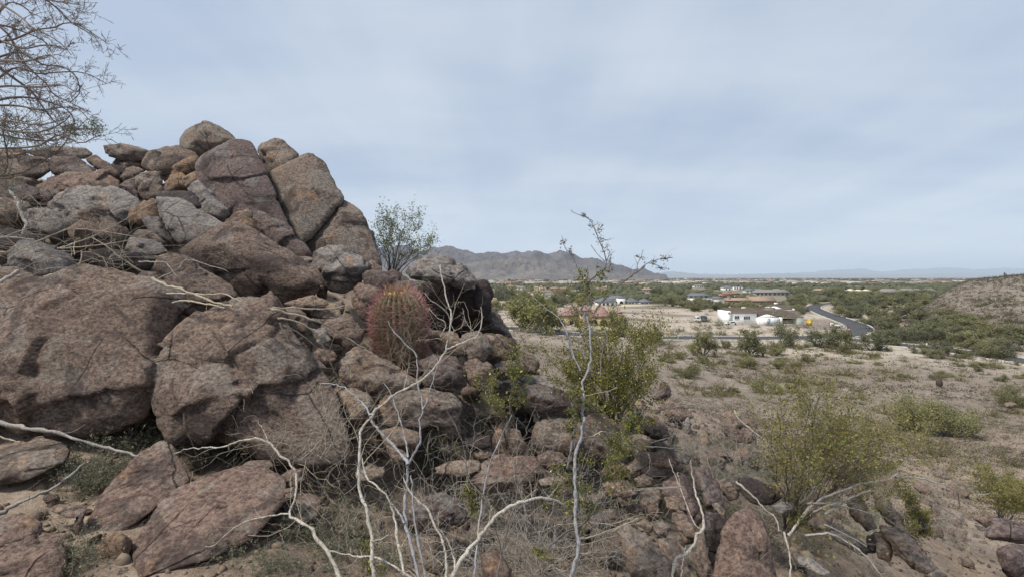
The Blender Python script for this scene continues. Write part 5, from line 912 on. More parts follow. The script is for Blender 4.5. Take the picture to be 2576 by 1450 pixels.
weeds([(250, 1080, 480, 1140, 16, 1.), (180, 1160, 330, 1260, 12, .9), (470, 1100, 760, 1190, 20, .9)], 'feathery grey-green weed at the foot of the two giant boulders', 'weeds below the giant boulders', 1)
weeds([(700, 1290, 1000, 1450, 18, .7), (520, 1400, 760, 1450, 5, .6), (160, 1340, 240, 1440, 3, .7)], 'low grey-green weed in the soil around the red slab and white stems', 'weeds on the bottom left soil', 2)
weeds([(1040, 1060, 1220, 1200, 18, .9), (1100, 1180, 1300, 1300, 12, .8)], 'silvery weed between the white stems and the dark stack', 'weeds in the central rubble', 3)
weeds([(1480, 1100, 1900, 1300, 46, .9), (1900, 1150, 2400, 1400, 40, 1.1), (1500, 1300, 2000, 1450, 22, .8)], 'small grey-green weed on the stony near slope', 'weeds on the near slope', 4)
def litter():
    rng = np.random.default_rng(77); mb = MB(); P = []
    for x0, y0, x1, y1, n in ((0, 1100, 900, 1450, 800), (880, 1000, 1500, 1450, 1300), (1450, 1000, 2575, 1450, 1900)):
        Y = np.exp(rng.uniform(math.log(2.4), math.log(13), n * 2)); c = rng.uniform(x0, x1, n * 2); x = (c - HX) / F * Y; P.append(np.stack([x, Y, ground(x, Y)], 1))
    P = np.vstack(P); n = len(P); d = nrm(rng.normal(size=(n, 3)) * np.array([1, 1, .45]) + np.array([0, 0, .35])); g = grow(rng, P, d, rng.uniform(.05, .26, n), np.full(n, .0014), [dict(n=2, spread=.9, lr=.6, rr=.8)], 4, .3)
    for PR in g: tubes(mb, *PR, 3)
    link('dry_grass_litter', mb.mesh('dry_grass_litter', leaf_mat('litter', (.20, .155, .105), (.36, .30, .225), (.12, .09, .065), .3)), kind='stuff')
    mb = MB(); n = 10000; Y = np.exp(rng.uniform(math.log(2.2), math.log(26), n)); c = rng.uniform(-150, 2700, n); x = (c - HX) / F * Y; p = np.stack([x, Y, ground(x, Y)], 1); s = np.exp(rng.normal(-3.9, .55, n)) * np.clip(Y / 5, .7, 2.4); v0, f0 = ico(1); V = v0[None] * (1 + .25 * rng.normal(size=(n, len(v0), 1))) * (s[:, None] * rng.uniform(.5, 1.2, (n, 3)))[:, None] + p[:, None]
    mb.add(V.reshape(-1, 3), t=(f0[None] + np.arange(n)[:, None, None] * len(v0)).reshape(-1, 3))
    link('gravel', mb.mesh('gravel', leaf_mat('gravel_stone', (.17, .12, .085), (.36, .28, .21), (.09, .065, .06), .25)), kind='stuff')
litter()
# ---------------------------------------------------------------- mountains and far ranges
def mountain_mat(name, a, b_, dark, s):
    m, N, L, b = new_mat(name, .95); g = N.new('ShaderNodeNewGeometry'); P = g.outputs['Position']
    n1 = noise(N, L, P, .004 * s, 6, .65, .4); n2 = noise(N, L, P, .022 * s, 5, .7); n3 = noise(N, L, P, .085 * s, 3, .7)
    c = mix(N, L, ramp(N, L, n1, .38, .62), a, b_); c = mix(N, L, ramp(N, L, n2, .5, .68, 0, .7), c, dark)
    c = mix(N, L, ramp(N, L, n3, .55, .66, 0, .8), c, tuple(x * .5 for x in dark)); L.new(c, b.inputs['Base Color'])
    bp = N.new('ShaderNodeBump'); bp.inputs['Distance'].default_value = 14.; bp.inputs['Strength'].default_value = .8; L.new(n2, bp.inputs['Height']); L.new(bp.outputs[0], b.inputs['Normal']); return m
def range_mesh(name, prof, Yr, front, back, mat, seed, c0, c1, nc=420, nr=70, rug=.42, base=.3):
    pr = np.array(prof, float); cs = np.linspace(c0, c1, nc); hgt = (HY - np.interp(cs, pr[:, 0], pr[:, 1])) / F * Yr + EYE - base; hgt = np.maximum(hgt, 0)
    t = np.concatenate([np.linspace(-1, 0, int(nr * .75)), np.linspace(0, 1, nr - int(nr * .75) + 1)[1:]]); Y = np.where(t < 0, Yr + t * front, Yr + t * back)
    cc, YY = np.meshgrid(cs, Y); tt = np.repeat(t[:, None], nc, 1); x = (cc - HX) / F * YY; p = np.stack([x.ravel(), YY.ravel(), np.zeros(x.size)], 1); sc = hgt.max()
    env = np.clip(1 - np.abs(tt), 0, 1) ** 1.25; rid = 1 - np.abs(fbm(p / (sc * 1.35), 5, seed, .55)).reshape(x.shape); w = np.clip(np.abs(tt) * 4, 0, 1) * np.clip((1 - np.abs(tt)) * 5, 0, 1)
    z = base + hgt[None] * env * (1 + rug * 1.6 * (rid - .75) * w) + sc * .075 * fbm(p / (sc * .35), 4, seed + 9).reshape(x.shape) * np.clip(env * 4, 0, 1) * (hgt[None] > sc * .03)
    z = np.where(np.abs(tt) > .995, base - 6, z); v = np.stack([x.ravel(), YY.ravel(), z.ravel()], 1); i = np.arange(len(Y) - 1)[:, None] * nc + np.arange(nc - 1)[None]
    link(name, MB().add(v, np.stack([i, i + 1, i + 1 + nc, i + nc], -1).reshape(-1, 4)).mesh(name, mat, True), kind='structure')
MT1 = mountain_mat('desert_mountain', (.105, .093, .089), (.155, .14, .128), (.056, .052, .045), 1.)
MT2 = mountain_mat('back_ridge', (.080, .071, .073), (.115, .103, .104), (.048, .045, .045), .8)
MT3 = mountain_mat('far_range', (.13, .115, .105), (.16, .14, .13), (.10, .09, .085), .3)
def pp(c, pts): return [tuple(q) for q in px(c, pts)]
range_mesh('mountain_ridge', [(-900, 690), (200, 640), (700, 630)] + pp('b8', [(170, 438), (400, 450), (520, 480), (590, 452), (660, 430), (700, 428), (740, 440), (850, 480), (950, 490), (1020, 494), (1090, 485), (1150, 494), (1200, 505), (1250, 488), (1340, 497), (1450, 491), (1560, 495), (1590, 485), (1615, 483), (1680, 500), (1800, 540), (1950, 565), (2050, 590), (2130, 610), (2280, 637), (2380, 665), (2460, 692), (2520, 706)]), 5200, 1700, 1500, MT2, 3, 300, 1700, 700, 80)
range_mesh('desert_hill', [(700, 690), (1000, 680)] + pp('b8', [(700, 640), (800, 590), (900, 578), (1000, 560), (1100, 548), (1200, 535), (1310, 519), (1400, 536), (1500, 560), (1600, 580), (1750, 610), (1900, 640), (2050, 655), (2200, 672), (2400, 700), (2500, 706)]), 3900, 900, 900, MT1, 8, 820, 1700, 640, 80)
range_mesh('far_mountain_range', [(1300, 690), (1500, 686)] + pp('b2', [(-100, 82), (100, 64), (200, 74), (430, 100), (600, 104), (850, 112), (950, 100), (1100, 98), (1300, 95), (1400, 90), (1550, 94), (1700, 100), (1900, 104), (2200, 90), (2500, 98)]) + [(2300, 690), (2450, 686), (2600, 688), (2900, 684)], 26000, 4000, 3000, MT3, 12, 1300, 3200, 360, 30, .15)
range_mesh('far_mountain_range', [(1500, 690), (1900, 690)] + pp('b3', [(-100, 70), (0, 60), (300, 34), (500, 28), (700, 60), (900, 48), (1100, 32), (1300, 22), (1500, 12), (1650, 16), (1750, 32), (2000, 20), (2351, 26)]) + [(2800, 668), (3200, 680)], 32000, 4000, 3500, MT3, 15, 1500, 3200, 320, 30, .12)
def haze():
    mb = MB(); x0, x1, y0, y1, z0, z1 = -78000, 78000, -300, 36500, -9, 900
    v = np.array([[x, y, z] for z in (z0, z1) for y in (y0, y1) for x in (x0, x1)]); mb.add(v, [[0, 2, 3, 1], [4, 5, 7, 6], [0, 1, 5, 4], [2, 6, 7, 3], [0, 4, 6, 2], [1, 3, 7, 5]])
    m = bpy.data.materials.new('haze_air'); m.use_nodes = True; N = m.node_tree.nodes; L = m.node_tree.links; N.clear(); o = N.new('ShaderNodeOutputMaterial'); pv = N.new('ShaderNodeVolumePrincipled')
    pv.inputs['Color'].default_value = (.72, .85, 1.0, 1); pv.inputs['Density'].default_value = HAZE; pv.inputs['Anisotropy'].default_value = .2; L.new(pv.outputs[0], o.inputs['Volume'])
    link('haze', mb.mesh('haze', m), kind='stuff')
HAZE = 4.0e-5
haze()
# ---------------------------------------------------------------- roads
ASPH = plain('asphalt', (.055, .056, .062), .85, .12, .3); CONC = plain('concrete_kerb', (.42, .39, .35), .85, .1, .4)
def ribbon(name, pts, w, mat, lift, off=0., hgt=0., n=160, nx=4, ymin=60):
    W_ = np.array([hit(x, y, ymin) for x, y in pts]); C_ = smoothline(W_[:, :2], n); t = np.gradient(C_, axis=0); t = t / np.linalg.norm(t, axis=1)[:, None]; nn = np.stack([t[:, 1], -t[:, 0]], 1)
    s = np.linspace(-.5, .5, nx) * w + off; g = C_[:, None] + nn[:, None] * s[None, :, None]; z0 = ground(C_[:, 0], C_[:, 1]); z = np.repeat(z0[:, None], nx, 1) + lift; v = np.concatenate([g, z[..., None]], -1)
    mb = MB()
    if hgt:
        top = v.copy(); top[..., 2] += hgt; bot = v.copy(); bot[..., 2] -= .6; loop = np.concatenate([bot[:, :1], top, bot[:, -1:]], 1); k = nx + 2
    else:
        bot = v.copy(); bot[..., 2] -= .6; loop = np.concatenate([bot[:, :1], v, bot[:, -1:]], 1); k = nx + 2
    i = np.arange(n - 1)[:, None] * k + np.arange(k - 1)[None]; mb.add(loop.reshape(-1, 3), np.stack([i, i + k, i + k + 1, i + 1], -1).reshape(-1, 4))
    return link(name, mb.mesh(name, mat), kind='structure')
ROAD_A = [(1180, 822), (1290, 827), (1400, 838), (1560, 848), (1720, 851), (1900, 852), (2020, 850), (2100, 846), (2140, 840), (2163, 832), (2158, 821), (2130, 809), (2090, 794), (2058, 781), (2046, 775), (2050, 770), (2070, 765), (2110, 760)]
ROAD_B = [(2100, 852), (2160, 858), (2218, 864), (2323, 874), (2421, 886), (2531, 903), (2590, 912), (2760, 940)]
for R_, nm in ((ROAD_A, 'road'), (ROAD_B, 'road')):
    ribbon(nm, R_, 8.2, ASPH, .22)
    ribbon('kerb', R_, .7, CONC, .20, 4.5, .14, 160, 2); ribbon('kerb', R_, .7, CONC, .20, -4.5, .14, 160, 2)
# ---------------------------------------------------------------- buildings
def wallmat(name, c): return plain(name, c, .85, .06, .6)
def boxm(mb, x0, x1, y0, y1, z0, z1):
    v = np.array([[x, y, z] for z in (z0, z1) for y in (y0, y1) for x in (x0, x1)]); mb.add(v, [[0, 2, 3, 1], [4, 5, 7, 6], [0, 1, 5, 4], [2, 6, 7, 3], [0, 4, 6, 2], [1, 3, 7, 5]]); return mb
def hipm(mb, x0, x1, y0, y1, z, rh, ridge=.45, th=.18):
    w, d = x1 - x0, y1 - y0; cx, cy = (x0 + x1) / 2, (y0 + y1) / 2
    if w >= d: r = max((w - d) / 2, w * .02); a, b = [cx - r, cy], [cx + r, cy]
    else: r = max((d - w) / 2, d * .02); a, b = [cx, cy - r], [cx, cy + r]
    v = [[x0, y0, z], [x1, y0, z], [x1, y1, z], [x0, y1, z], [x0, y0, z - th], [x1, y0, z - th], [x1, y1, z - th], [x0, y1, z - th], a + [z + rh], b + [z + rh]]
    f = [[0, 1, 9, 8], [2, 3, 8, 9]] if w >= d else [[1, 2, 9, 8], [3, 0, 8, 9]]; t = [[1, 2, 9], [3, 0, 8]] if w >= d else [[0, 1, 8], [2, 3, 9]]
    mb.add(v, f + [[4, 7, 6, 5], [0, 4, 5, 1], [1, 5, 6, 2], [2, 6, 7, 3], [3, 7, 4, 0]], t); return mb
def gablem(mb, x0, x1, y0, y1, z, rh, axis='x', th=.18):
    cx, cy = (x0 + x1) / 2, (y0 + y1) / 2
    e = [[x0, cy, z + rh], [x1, cy, z + rh]] if axis == 'x' else [[cx, y0, z + rh], [cx, y1, z + rh]]
    v = [[x0, y0, z], [x1, y0, z], [x1, y1, z], [x0, y1, z]] + e; v = v + [[a, b, c - th] for a, b, c in v]
    if axis == 'x': f = [[0, 1, 5, 4], [2, 3, 4, 5]]; t = [[1, 2, 5], [3, 0, 4]]
    else: f = [[1, 2, 5, 4], [3, 0, 4, 5]]; t = [[0, 1, 4], [2, 3, 5]]
    mb.add(v, f + [[0, 6, 7, 1], [1, 7, 8, 2], [2, 8, 9, 3], [3, 9, 6, 0], [9, 8, 7, 6]], t); return mb
GLASS, _n, _l, _b = new_mat('dark_glass', .15); _b.inputs['Base Color'].default_value = (.035, .042, .05, 1); _b.inputs['Specular IOR Level'].default_value = .6
DARKO = plain('dark_opening', (.02, .018, .017), .9); FRAMEM = plain('window_frame', (.30, .28, .25), .7)
def ringm(mb, x0, x1, z0, z1, t, y0, y1):
    P = [(x0, z0), (x1, z0), (x1, z1), (x0, z1)]; Q = [(x0 - t, z0 - t), (x1 + t, z0 - t), (x1 + t, z1 + t), (x0 - t, z1 + t)]
    v = [[a, y, b] for y in (y0, y1) for S in (P, Q) for a, b in S]; f = []
    for i in range(4): j = (i + 1) % 4; f += [[i, 4 + i, 4 + j, j], [8 + i, 8 + j, 12 + j, 12 + i], [4 + i, 12 + i, 12 + j, 4 + j], [i, j, 8 + j, 8 + i]]
    mb.add(v, f); return mb
def arch(mb, x, y, w, z0, h, d=.25):
    a = np.linspace(0, math.pi, 9); pr = [[x - w / 2, z0]] + [[x - math.cos(t) * w / 2, z0 + h - w / 2 + math.sin(t) * w / 2] for t in a] + [[x + w / 2, z0]]; n = len(pr); f = [[p, y, q] for p, q in pr]; b = [[p, y + d, q] for p, q in pr]
    c = [[x, y, z0 + h * .4]]; mb.add(np.array(f + b + c), [[i, i + n, (i + 1) % n + n, (i + 1) % n] for i in range(n)], [[2 * n, i, (i + 1) % n] for i in range(n)])
HRECT = []
def house(label, cx, cy, blocks, wall, roof, wins=(), yaw=0., name='house', ymin=60, chim=(), depthmul=1.):
    """all sizes in picture units at the house's distance; blocks: x0, x1, y0, depth, height, roof kind, roof height"""
    HRECT.append((cx + min(b[0] for b in blocks), cx + max(b[1] for b in blocks), cy)); p = hit(cx, cy, ymin); s = p[1] / F; root = empty(name, p - np.array([0, 0, .15]), label, 'house', None, math.atan2(-p[0], p[1]) * .0 + yaw)
    for (x0, x1, y0, d, h, rk, rh) in blocks:
        x0, x1, y0, y1, hh, r = x0 * s, x1 * s, y0 * s, (y0 + d) * s, h * s, rh * s; wl = link('wall', boxm(MB(), x0, x1, y0, y1, -1.0, hh).mesh('wall', wall), root); o = .05 * (x1 - x0) ** .5 * 2.2
        m = MB()
        if rk == 'hip': hipm(m, x0 - o, x1 + o, y0 - o, y1 + o, hh + .2, r)
        elif rk == 'gable': gablem(m, x0 - o, x1 + o, y0 - o, y1 + o, hh + .2, r)
        elif rk == 'gabley': gablem(m, x0 - o, x1 + o, y0 - o, y1 + o, hh + .2, r, 'y')
        else: boxm(m, x0 - .15, x1 + .15, y0 - .15, y1 + .15, hh + .002, hh + max(r, .15))
        link('roof', m.mesh('roof', roof), root)
    for (kind, x, y, w, z, h) in wins:
        x, y, w, z, h = x * s, y * s, w * s, z * s, h * s; m = MB()
        if kind == 'arch': arch(m, x, y - .22, w, z, h, .2); link('archway', m.mesh('archway', DARKO), root)
        elif kind == 'garage': boxm(m, x - w / 2, x + w / 2, y - .06, y + .1, z, z + h); link('garage_door', m.mesh('garage_door', DARKO), root)
        elif kind == 'door': boxm(m, x - w / 2, x + w / 2, y - .06, y + .1, z, z + h); link('door', m.mesh('door', FRAMEM), root)
        else:
            boxm(m, x - w / 2, x + w / 2, y - .10, y + .1, z, z + h); f = link('window', m.mesh('window', GLASS), root); fr = MB()
            ringm(fr, x - w / 2, x + w / 2, z, z + h, .12, y - .13, y + .1)
            link('frame', fr.mesh('frame', FRAMEM), f)
    for (x, y, w, z, h) in chim: link('chimney', boxm(MB(), (x - w / 2) * s, (x + w / 2) * s, y * s, (y + w) * s, z * s, (z + h) * s).mesh('chimney', wall), root)
    return root
WHITE = wallmat('white_stucco', (.72, .70, .64)); CREAM = wallmat('cream_stucco', (.62, .55, .42)); TAN = wallmat('tan_stucco', (.42, .31, .21)); YEL = wallmat('yellow_stucco', (.44, .35, .19)); BRN = wallmat('brown_stucco', (.24, .185, .14)); GRW = wallmat('grey_stucco', (.40, .38, .35))
RED = plain('clay_tile', (.23, .15, .12), .8, .18, 1.5); MAUVE = plain('mauve_tile', (.27, .16, .145), .8, .15, 1.5); SLATE = plain('slate_tile', (.115, .125, .145), .7, .15, 1.5); TANR = plain('tan_tile', (.27, .20, .15), .8, .18, 1.5); GREYR = plain('grey_tile', (.19, .175, .16), .8, .18, 1.5)
def ww(xs, y, w, z, h, k='window'): return [(k, x, y, w, z, h) for x in xs]
house('yellow stucco house with mauve tile roofs and dark arched openings behind the creosotes', 1490, 818, [(-85, -28, 8, 40, 25, 'hip', 19), (-32, -2, 0, 30, 38, 'hip', 14), (-2, 48, -4, 44, 24, 'hip', 26), (48, 76, 2, 34, 32, 'flat', 2), (62, 80, -4, 20, 26, 'hip', 5)], YEL, MAUVE,
      [('arch', -48, 8, 16, 0, 18), ('arch', 4, -4, 15, 0, 17), ('arch', 28, -4, 18, 0, 17)] + ww((-24, -18, -11), 0, 3.4, 28, 5) + ww((54, 60), 2, 3, 12, 10) + ww((68, 75), -4, 2.6, 8, 12))
house('cream modern house with dark grey hip roofs and arched entry tower', 1590, 769, [(-88, -38, 6, 46, 11, 'hip', 10), (-58, -6, 22, 30, 17, 'hip', 8), (-36, -17, 0, 18, 20.5, 'flat', 1), (-17, 24, 8, 40, 10, 'hip', 10), (20, 52, 4, 36, 10, 'hip', 8)], WHITE, SLATE,
      [('arch', -27, 0, 8, 0, 13.5), ('garage', 28, 4, 9, 0, 8.6), ('garage', 38, 4, 7.5, 0, 8.6), ('garage', 48, 4, 7.5, 0, 8.6)] + ww((-12, -4, 4, 12), 8, 5, 1.5, 6.5) + ww((-80, -70, -60, -48), 6, 5, 2, 6))
house('white villa with red tile roofs among trees left of centre', 1348, 746, [(-27, -8, 4, 18, 9, 'hip', 4.5), (-10, 26, 0, 22, 12, 'hip', 5), (26, 42, 6, 10, 4, 'flat', .5)], WHITE, RED, ww((-22, -15), 4, 3, 3, 4) + ww((-4, 4, 12, 20), 0, 3, 5.5, 4) + [('door', 8, 0, 3, 0, 4.5)])
house('tan gabled house at the left end of the valley beside the hollow boulder', 1248, 739, [(-20, 0, 3, 18, 8, 'gable', 4), (-8, 22, 0, 20, 8, 'gabley', 5)], TAN, TANR, ww((-14, -4, 6, 14), 0, 3, 2.5, 3.5))
house('pink-roofed house with a square chimney behind the tan gabled house', 1291, 726, [(-16, 4, 0, 14, 6, 'hip', 3.5), (2, 18, 2, 12, 5, 'hip', 3)], TAN, RED, ww((-10, -3, 8), 0, 2.2, 2, 2.6), chim=[(-7, 4, 3, 6, 6)])
house('cream house with two dark windows right of the pink-roofed house', 1312, 729, [(-12, 11, 0, 12, 6.5, 'hip', 3)], CREAM, GREYR, ww((-6, 5), 0, 3, 2, 3))
house('peach house with round tower above the white villa', 1357, 729, [(-15, 2, 0, 12, 5.5, 'hip', 3.5), (0, 9, -2, 9, 8, 'hip', 3), (8, 18, 1, 12, 5, 'hip', 3)], CREAM, TANR, ww((-9, -3, 12), 0, 2, 1.5, 2.5) + [('arch', 4, -2, 3, 1, 4)])
house('wide reddish-roofed house behind bare creosote twigs', 1408, 731, [(-26, 0, 0, 14, 5.5, 'hip', 4), (-2, 26, 2, 14, 5, 'hip', 3.5)], TAN, RED, ww((-18, -8, 6, 16), 0, 2.2, 1.5, 2.6), chim=[(16, 5, 2.5, 5, 5)])
house('low house with a brown-grey roof behind the tall creosote stem', 1451, 736, [(-14, 14, 0, 14, 4, 'hip', 4)], GRW, GREYR, ww((-7, 1, 8), 0, 2.2, 1, 2))
house('pink stucco house right of the tall creosote stem', 1514, 731, [(-16, 2, 0, 12, 5, 'hip', 4), (0, 15, 1, 12, 8, 'hip', 2.5)], CREAM, RED, ww((-10, -4, 5, 10), 0, 2, 1.5, 2.5), chim=[(12, 4, 3, 8, 4)])
house('tan house with two chimneys above the dark grey hip roofs', 1629, 733, [(-13, 12, 0, 12, 5.5, 'hip', 3.5), (10, 26, 2, 6, 2.5, 'flat', .3)], TAN, TANR, ww((-7, 0, 7), 0, 2, 1.5, 2.4), chim=[(-6, 5, 2, 7, 4), (4, 5, 2, 7, 4)])
house('flat-roofed tan modern house with a porch near the left valley edge', 1255, 771, [(-22, -6, 4, 22, 20, 'flat', 1), (-8, 30, 0, 22, 12, 'flat', 1)], TAN, CREAM, [('garage', 2, 0, 5, 0, 9), ('garage', 12, 0, 7, 0, 9)] + ww((-14,), 4, 5, 9, 5))
house('two-storey house with broad slate roof and white balcony left of the building site', 1762, 760, [(-36, 32, 4, 34, 12, 'flat', 1.2), (-26, 30, 10, 28, 16, 'hip', 7), (32, 62, 10, 20, 10, 'hip', 5)], WHITE, SLATE, [('garage', -4, 4, 26, .5, 7)] + ww((-20, -8, 6, 18), 10, 6, 12.6, 3.2) + ww((-28, 24), 4, 6, 2, 6))
house('house with stepped terracotta roofs behind the slate-roofed two-storey house', 1834, 748, [(-30, -6, 0, 16, 5, 'hip', 5), (-14, 12, 4, 16, 9, 'hip', 4), (8, 32, 8, 16, 10, 'hip', 4)], BRN, plain('terracotta', (.22, .115, .085), .8), ww((-22, -14, 16, 24), 0, 2.4, 1.5, 3))
house('long low brown house with two bell-shaped chimneys behind the building site', 1905, 766, [(-70, 2, 4, 26, 11, 'gable', 6), (-14, 46, 0, 30, 10, 'gable', 11), (40, 74, 6, 20, 9, 'flat', .5)], BRN, TANR, ww((-60, -40, -25, 10, 25, 55), 0, 4, 3, 4), chim=[(-66, 10, 6, 11, 9), (-14, 14, 8, 14, 10), (16, 14, 5, 16, 8)])
house('white and blue-grey modern house far behind the terracotta roofs', 1845, 731, [(-24, 4, 4, 18, 8, 'hip', 4.5), (0, 24, 0, 18, 10, 'flat', 1)], WHITE, SLATE, ww((4, 10, 17), 0, 4, 5, 3.5) + ww((-16, -8), 4, 3, 2, 4))
house('grey-roofed house with white walls left of the long grey house', 1899, 735, [(-25, 2, 0, 16, 5, 'hip', 5), (0, 26, 3, 16, 5, 'hip', 5)], WHITE, SLATE, ww((-18, -9, 8, 18), 0, 3, 1.5, 2.8))
house('long grey house with a row of pillars far behind the building site', 1945, 742, [(-46, 44, 0, 22, 7, 'hip', 7), (2, 30, 6, 18, 9, 'hip', 7)], GRW, GREYR, ww((-38, -28, -18, -8, 4, 14, 24, 35), 0, 4.5, .8, 5))
house('small white house with dark windows at the left of the far tree belt', 1758, 723, [(-13, 13, 0, 10, 4.5, 'hip', 2.5)], WHITE, GREYR, ww((-8, -2, 4, 9), 0, 2.4, 1.2, 2.2))
house('tan house with a broad low roof right of the long grey house', 2066, 735, [(-16, 16, 0, 14, 5, 'hip', 4.5)], TAN, TANR, ww((-8, 0, 8), 0, 2.4, 1.4, 2.4))
house('bright white house with two gables on the far right of the valley', 2163, 737, [(-30, -6, 0, 16, 6, 'gabley', 4.5), (-8, 14, 3, 16, 5, 'hip', 4), (10, 30, 0, 16, 5.5, 'hip', 4)], WHITE, CREAM, ww((-22, -14, 2, 20), 0, 3, 1.5, 2.8))
house('dark grey-roofed house right of the bright white house', 2242, 739, [(-26, 24, 0, 20, 5, 'hip', 8)], BRN, GREYR, ww((-16, -4, 10), 0, 3.5, 1, 3))
house('row-like grey and cream house left of the right hillside', 2314, 737, [(-46, -8, 0, 16, 6, 'hip', 6), (-12, 14, 3, 16, 6, 'hip', 5), (12, 44, 0, 16, 6, 'hip', 6)], CREAM, GREYR, ww((-36, -24, -14, 2, 22, 34), 0, 3, 1.5, 3))
def garden_wall(label, a, b, h, mat):
    p, q = hit(*a, 60), hit(*b, 60); d = q - p; L_ = np.linalg.norm(d[:2]); root = empty('garden_wall', p, label, 'wall', None, math.atan2(d[1], d[0])); link('wall', boxm(MB(), 0, L_, -.2, .2, -1.5, h).mesh('wall', mat), root); link('coping', boxm(MB(), -.1, L_ + .1, -.3, .3, h + .002, h + .15).mesh('coping', mat), root)
garden_wall('low cream garden wall in front of the modern house with arched entry tower', (1558, 770), (1671, 771), 1.5, CREAM)
# --- the house under construction
def site_house():
    p = hit(1935, 817, 60); s = p[1] / F * .2; root = empty('house_under_construction', p, 'white single-storey house under construction with bare roof trusses beside the road', 'house')
    X = lambda c: (c - 1306) * s; Z = lambda c: (735 - c) * s; WRAP = wallmat('white_wrap', (.82, .83, .81)); WD = plain('truss_timber', (.155, .125, .10), .85, .2, 2.); GRN = wallmat('pale_sheathing', (.74, .78, .66))
    def wall(x0, x1, y0, y1, zt, mat=WRAP, nm='wall'): return link(nm, boxm(MB(), X(x0), X(x1), y0, y1, -.8, Z(zt)).mesh(nm, mat), root)
    wall(840, 1172, 1.5, 11, 592); wall(785, 838, 1.0, 10, 563); wall(1172, 1434, 0, 8, 642); wall(1436, 1492, 1., 9, 640, GRN); wall(1672, 1755, 1., 9, 640, GRN)
    link('garage_lintel', boxm(MB(), X(1493), X(1671), 1.0, 1.3, Z(655), Z(640)).mesh('garage_lintel', GRN), root); link('garage_back', boxm(MB(), X(1493), X(1671), 8.5, 9, -.8, Z(640)).mesh('garage_back', DARKO), root); link('garage_floor', boxm(MB(), X(1493), X(1671), 1.3, 8.4, -.8, Z(724)).mesh('garage_floor', CONC), root)
    g = MB(); g.add([[X(1170), -.02, Z(640)], [X(1436), -.02, Z(640)], [X(1300), -.02, Z(606)], [X(1170), 2, Z(640)], [X(1436), 2, Z(640)], [X(1300), 2, Z(606)]], [[0, 3, 5, 2], [1, 2, 5, 4], [0, 1, 4, 3]], [[0, 2, 1], [3, 4, 5]]); link('gable', g.mesh('gable', WRAP), root)
    for x in np.linspace(1200, 1400, 8): z = 606 + abs(x - 1300) * .25 + 6; link('gable_stud', boxm(MB(), X(x), X(x + 5), -.1, -.04, Z(636), Z(min(z, 634))).mesh('gable_stud', GREYT), root)
    wall(1400, 1690, 9.5, 16, 578); g = MB(); g.add([[X(1398), 9.3, Z(574)], [X(1695), 9.3, Z(574)], [X(1550), 9.3, Z(522)], [X(1398), 15, Z(574)], [X(1695), 15, Z(574)], [X(1550), 15, Z(522)]], [[0, 3, 5, 2], [1, 2, 5, 4], [0, 1, 4, 3]], [[0, 2, 1], [3, 4, 5]]); link('gable', g.mesh('gable', WRAP), root); wall(1690, 1785, 7, 14, 570)
    def trusses(x0, x1, y0, y1, ze, zr, n, tagm=WD):
        for x in np.linspace(x0, x1, n):
            m = MB(); a, b, c = np.array([X(x), y0 - .7, Z(ze)]), np.array([X(x), (y0 + y1) / 2, Z(zr)]), np.array([X(x), y1 + .7, Z(ze)]); P = [[a, (a + b) / 2, b], [b, (b + c) / 2, c], [a, (a + c) / 2, c], [(a + b) / 2, ((a + b) / 2 + (a * .6 + c * .4)) / 2, a * .6 + c * .4], [(b + c) / 2, ((c + b) / 2 + (a * .4 + c * .6)) / 2, a * .4 + c * .6], [b, (b + (a + c) / 2) / 2, (a + c) / 2]]
            tubes(m, np.array(P), np.full((6, 3), .11), 4); link('truss', m.mesh('truss', tagm), root)
        for k, t in enumerate((.12, .3, .48)):
            m = MB(); y = y0 - .7 + (y1 - y0 + 1.4) * t; z = Z(ze) + (Z(zr) - Z(ze)) * min(1, 2 * t) + .06; tubes(m, np.array([[[X(x0) - .2, y, z], [X((x0 + x1) / 2), y, z], [X(x1) + .2, y, z]]]), np.full((1, 3), .09), 4); link('batten', m.mesh('batten', tagm), root)
    trusses(802, 1180, 1.5, 11, 588, 528, 30); trusses(1180, 1480, 2, 11, 625, 530, 22); trusses(1490, 1752, 1, 9, 637, 566, 20); trusses(1500, 1770, 9, 18, 560, 505, 18)
    for x0, x1, y, z0, z1 in ((1042, 1102, 5.9, 548, 524), (1585, 1632, 13, 500, 476), (1690, 1720, 5, 560, 540)): link('panel', boxm(MB(), X(x0), X(x1), y, y + .25, Z(z0), Z(z1)).mesh('panel', WRAP), root)
    dk = MB(); hipm(dk, X(810), X(1180), 2.2, 10.3, Z(596), Z(538) - Z(596)); link('roof_deck', dk.mesh('roof_deck', plain('roof_deck', (.17, .145, .125), .9, .3, 1.)), root); dk = MB(); hipm(dk, X(1445), X(1752), 1.6, 8.4, Z(638), Z(578) - Z(638)); link('roof_deck', dk.mesh('roof_deck', plain('roof_deck2', (.16, .14, .12), .9, .3, 1.)), root); dk = MB(); hipm(dk, X(1180), X(1445), 3, 10.3, Z(622), Z(545) - Z(622)); link('roof_deck', dk.mesh('roof_deck', bpy.data.materials['roof_deck2']), root)
    def win(x0, x1, z0, z1, y, nm='window', mat=GLASS, panes=2):
        f = link(nm, boxm(MB(), X(x0), X(x1), y - .08, y + .05, Z(z1), Z(z0)).mesh(nm, mat), root); m = MB()
        ringm(m, X(x0), X(x1), Z(z1), Z(z0), .1, y - .13, y + .04)
        for t in np.linspace(0, 1, panes + 1)[1:-1]: xx = X(x0) + (X(x1) - X(x0)) * t; link('mullion', boxm(MB(), xx - .06, xx + .06, y - .12, y + .04, Z(z1) + .01, Z(z0) - .01).mesh('mullion', WRAP), f)
        link('frame', m.mesh('frame', WRAP), f)
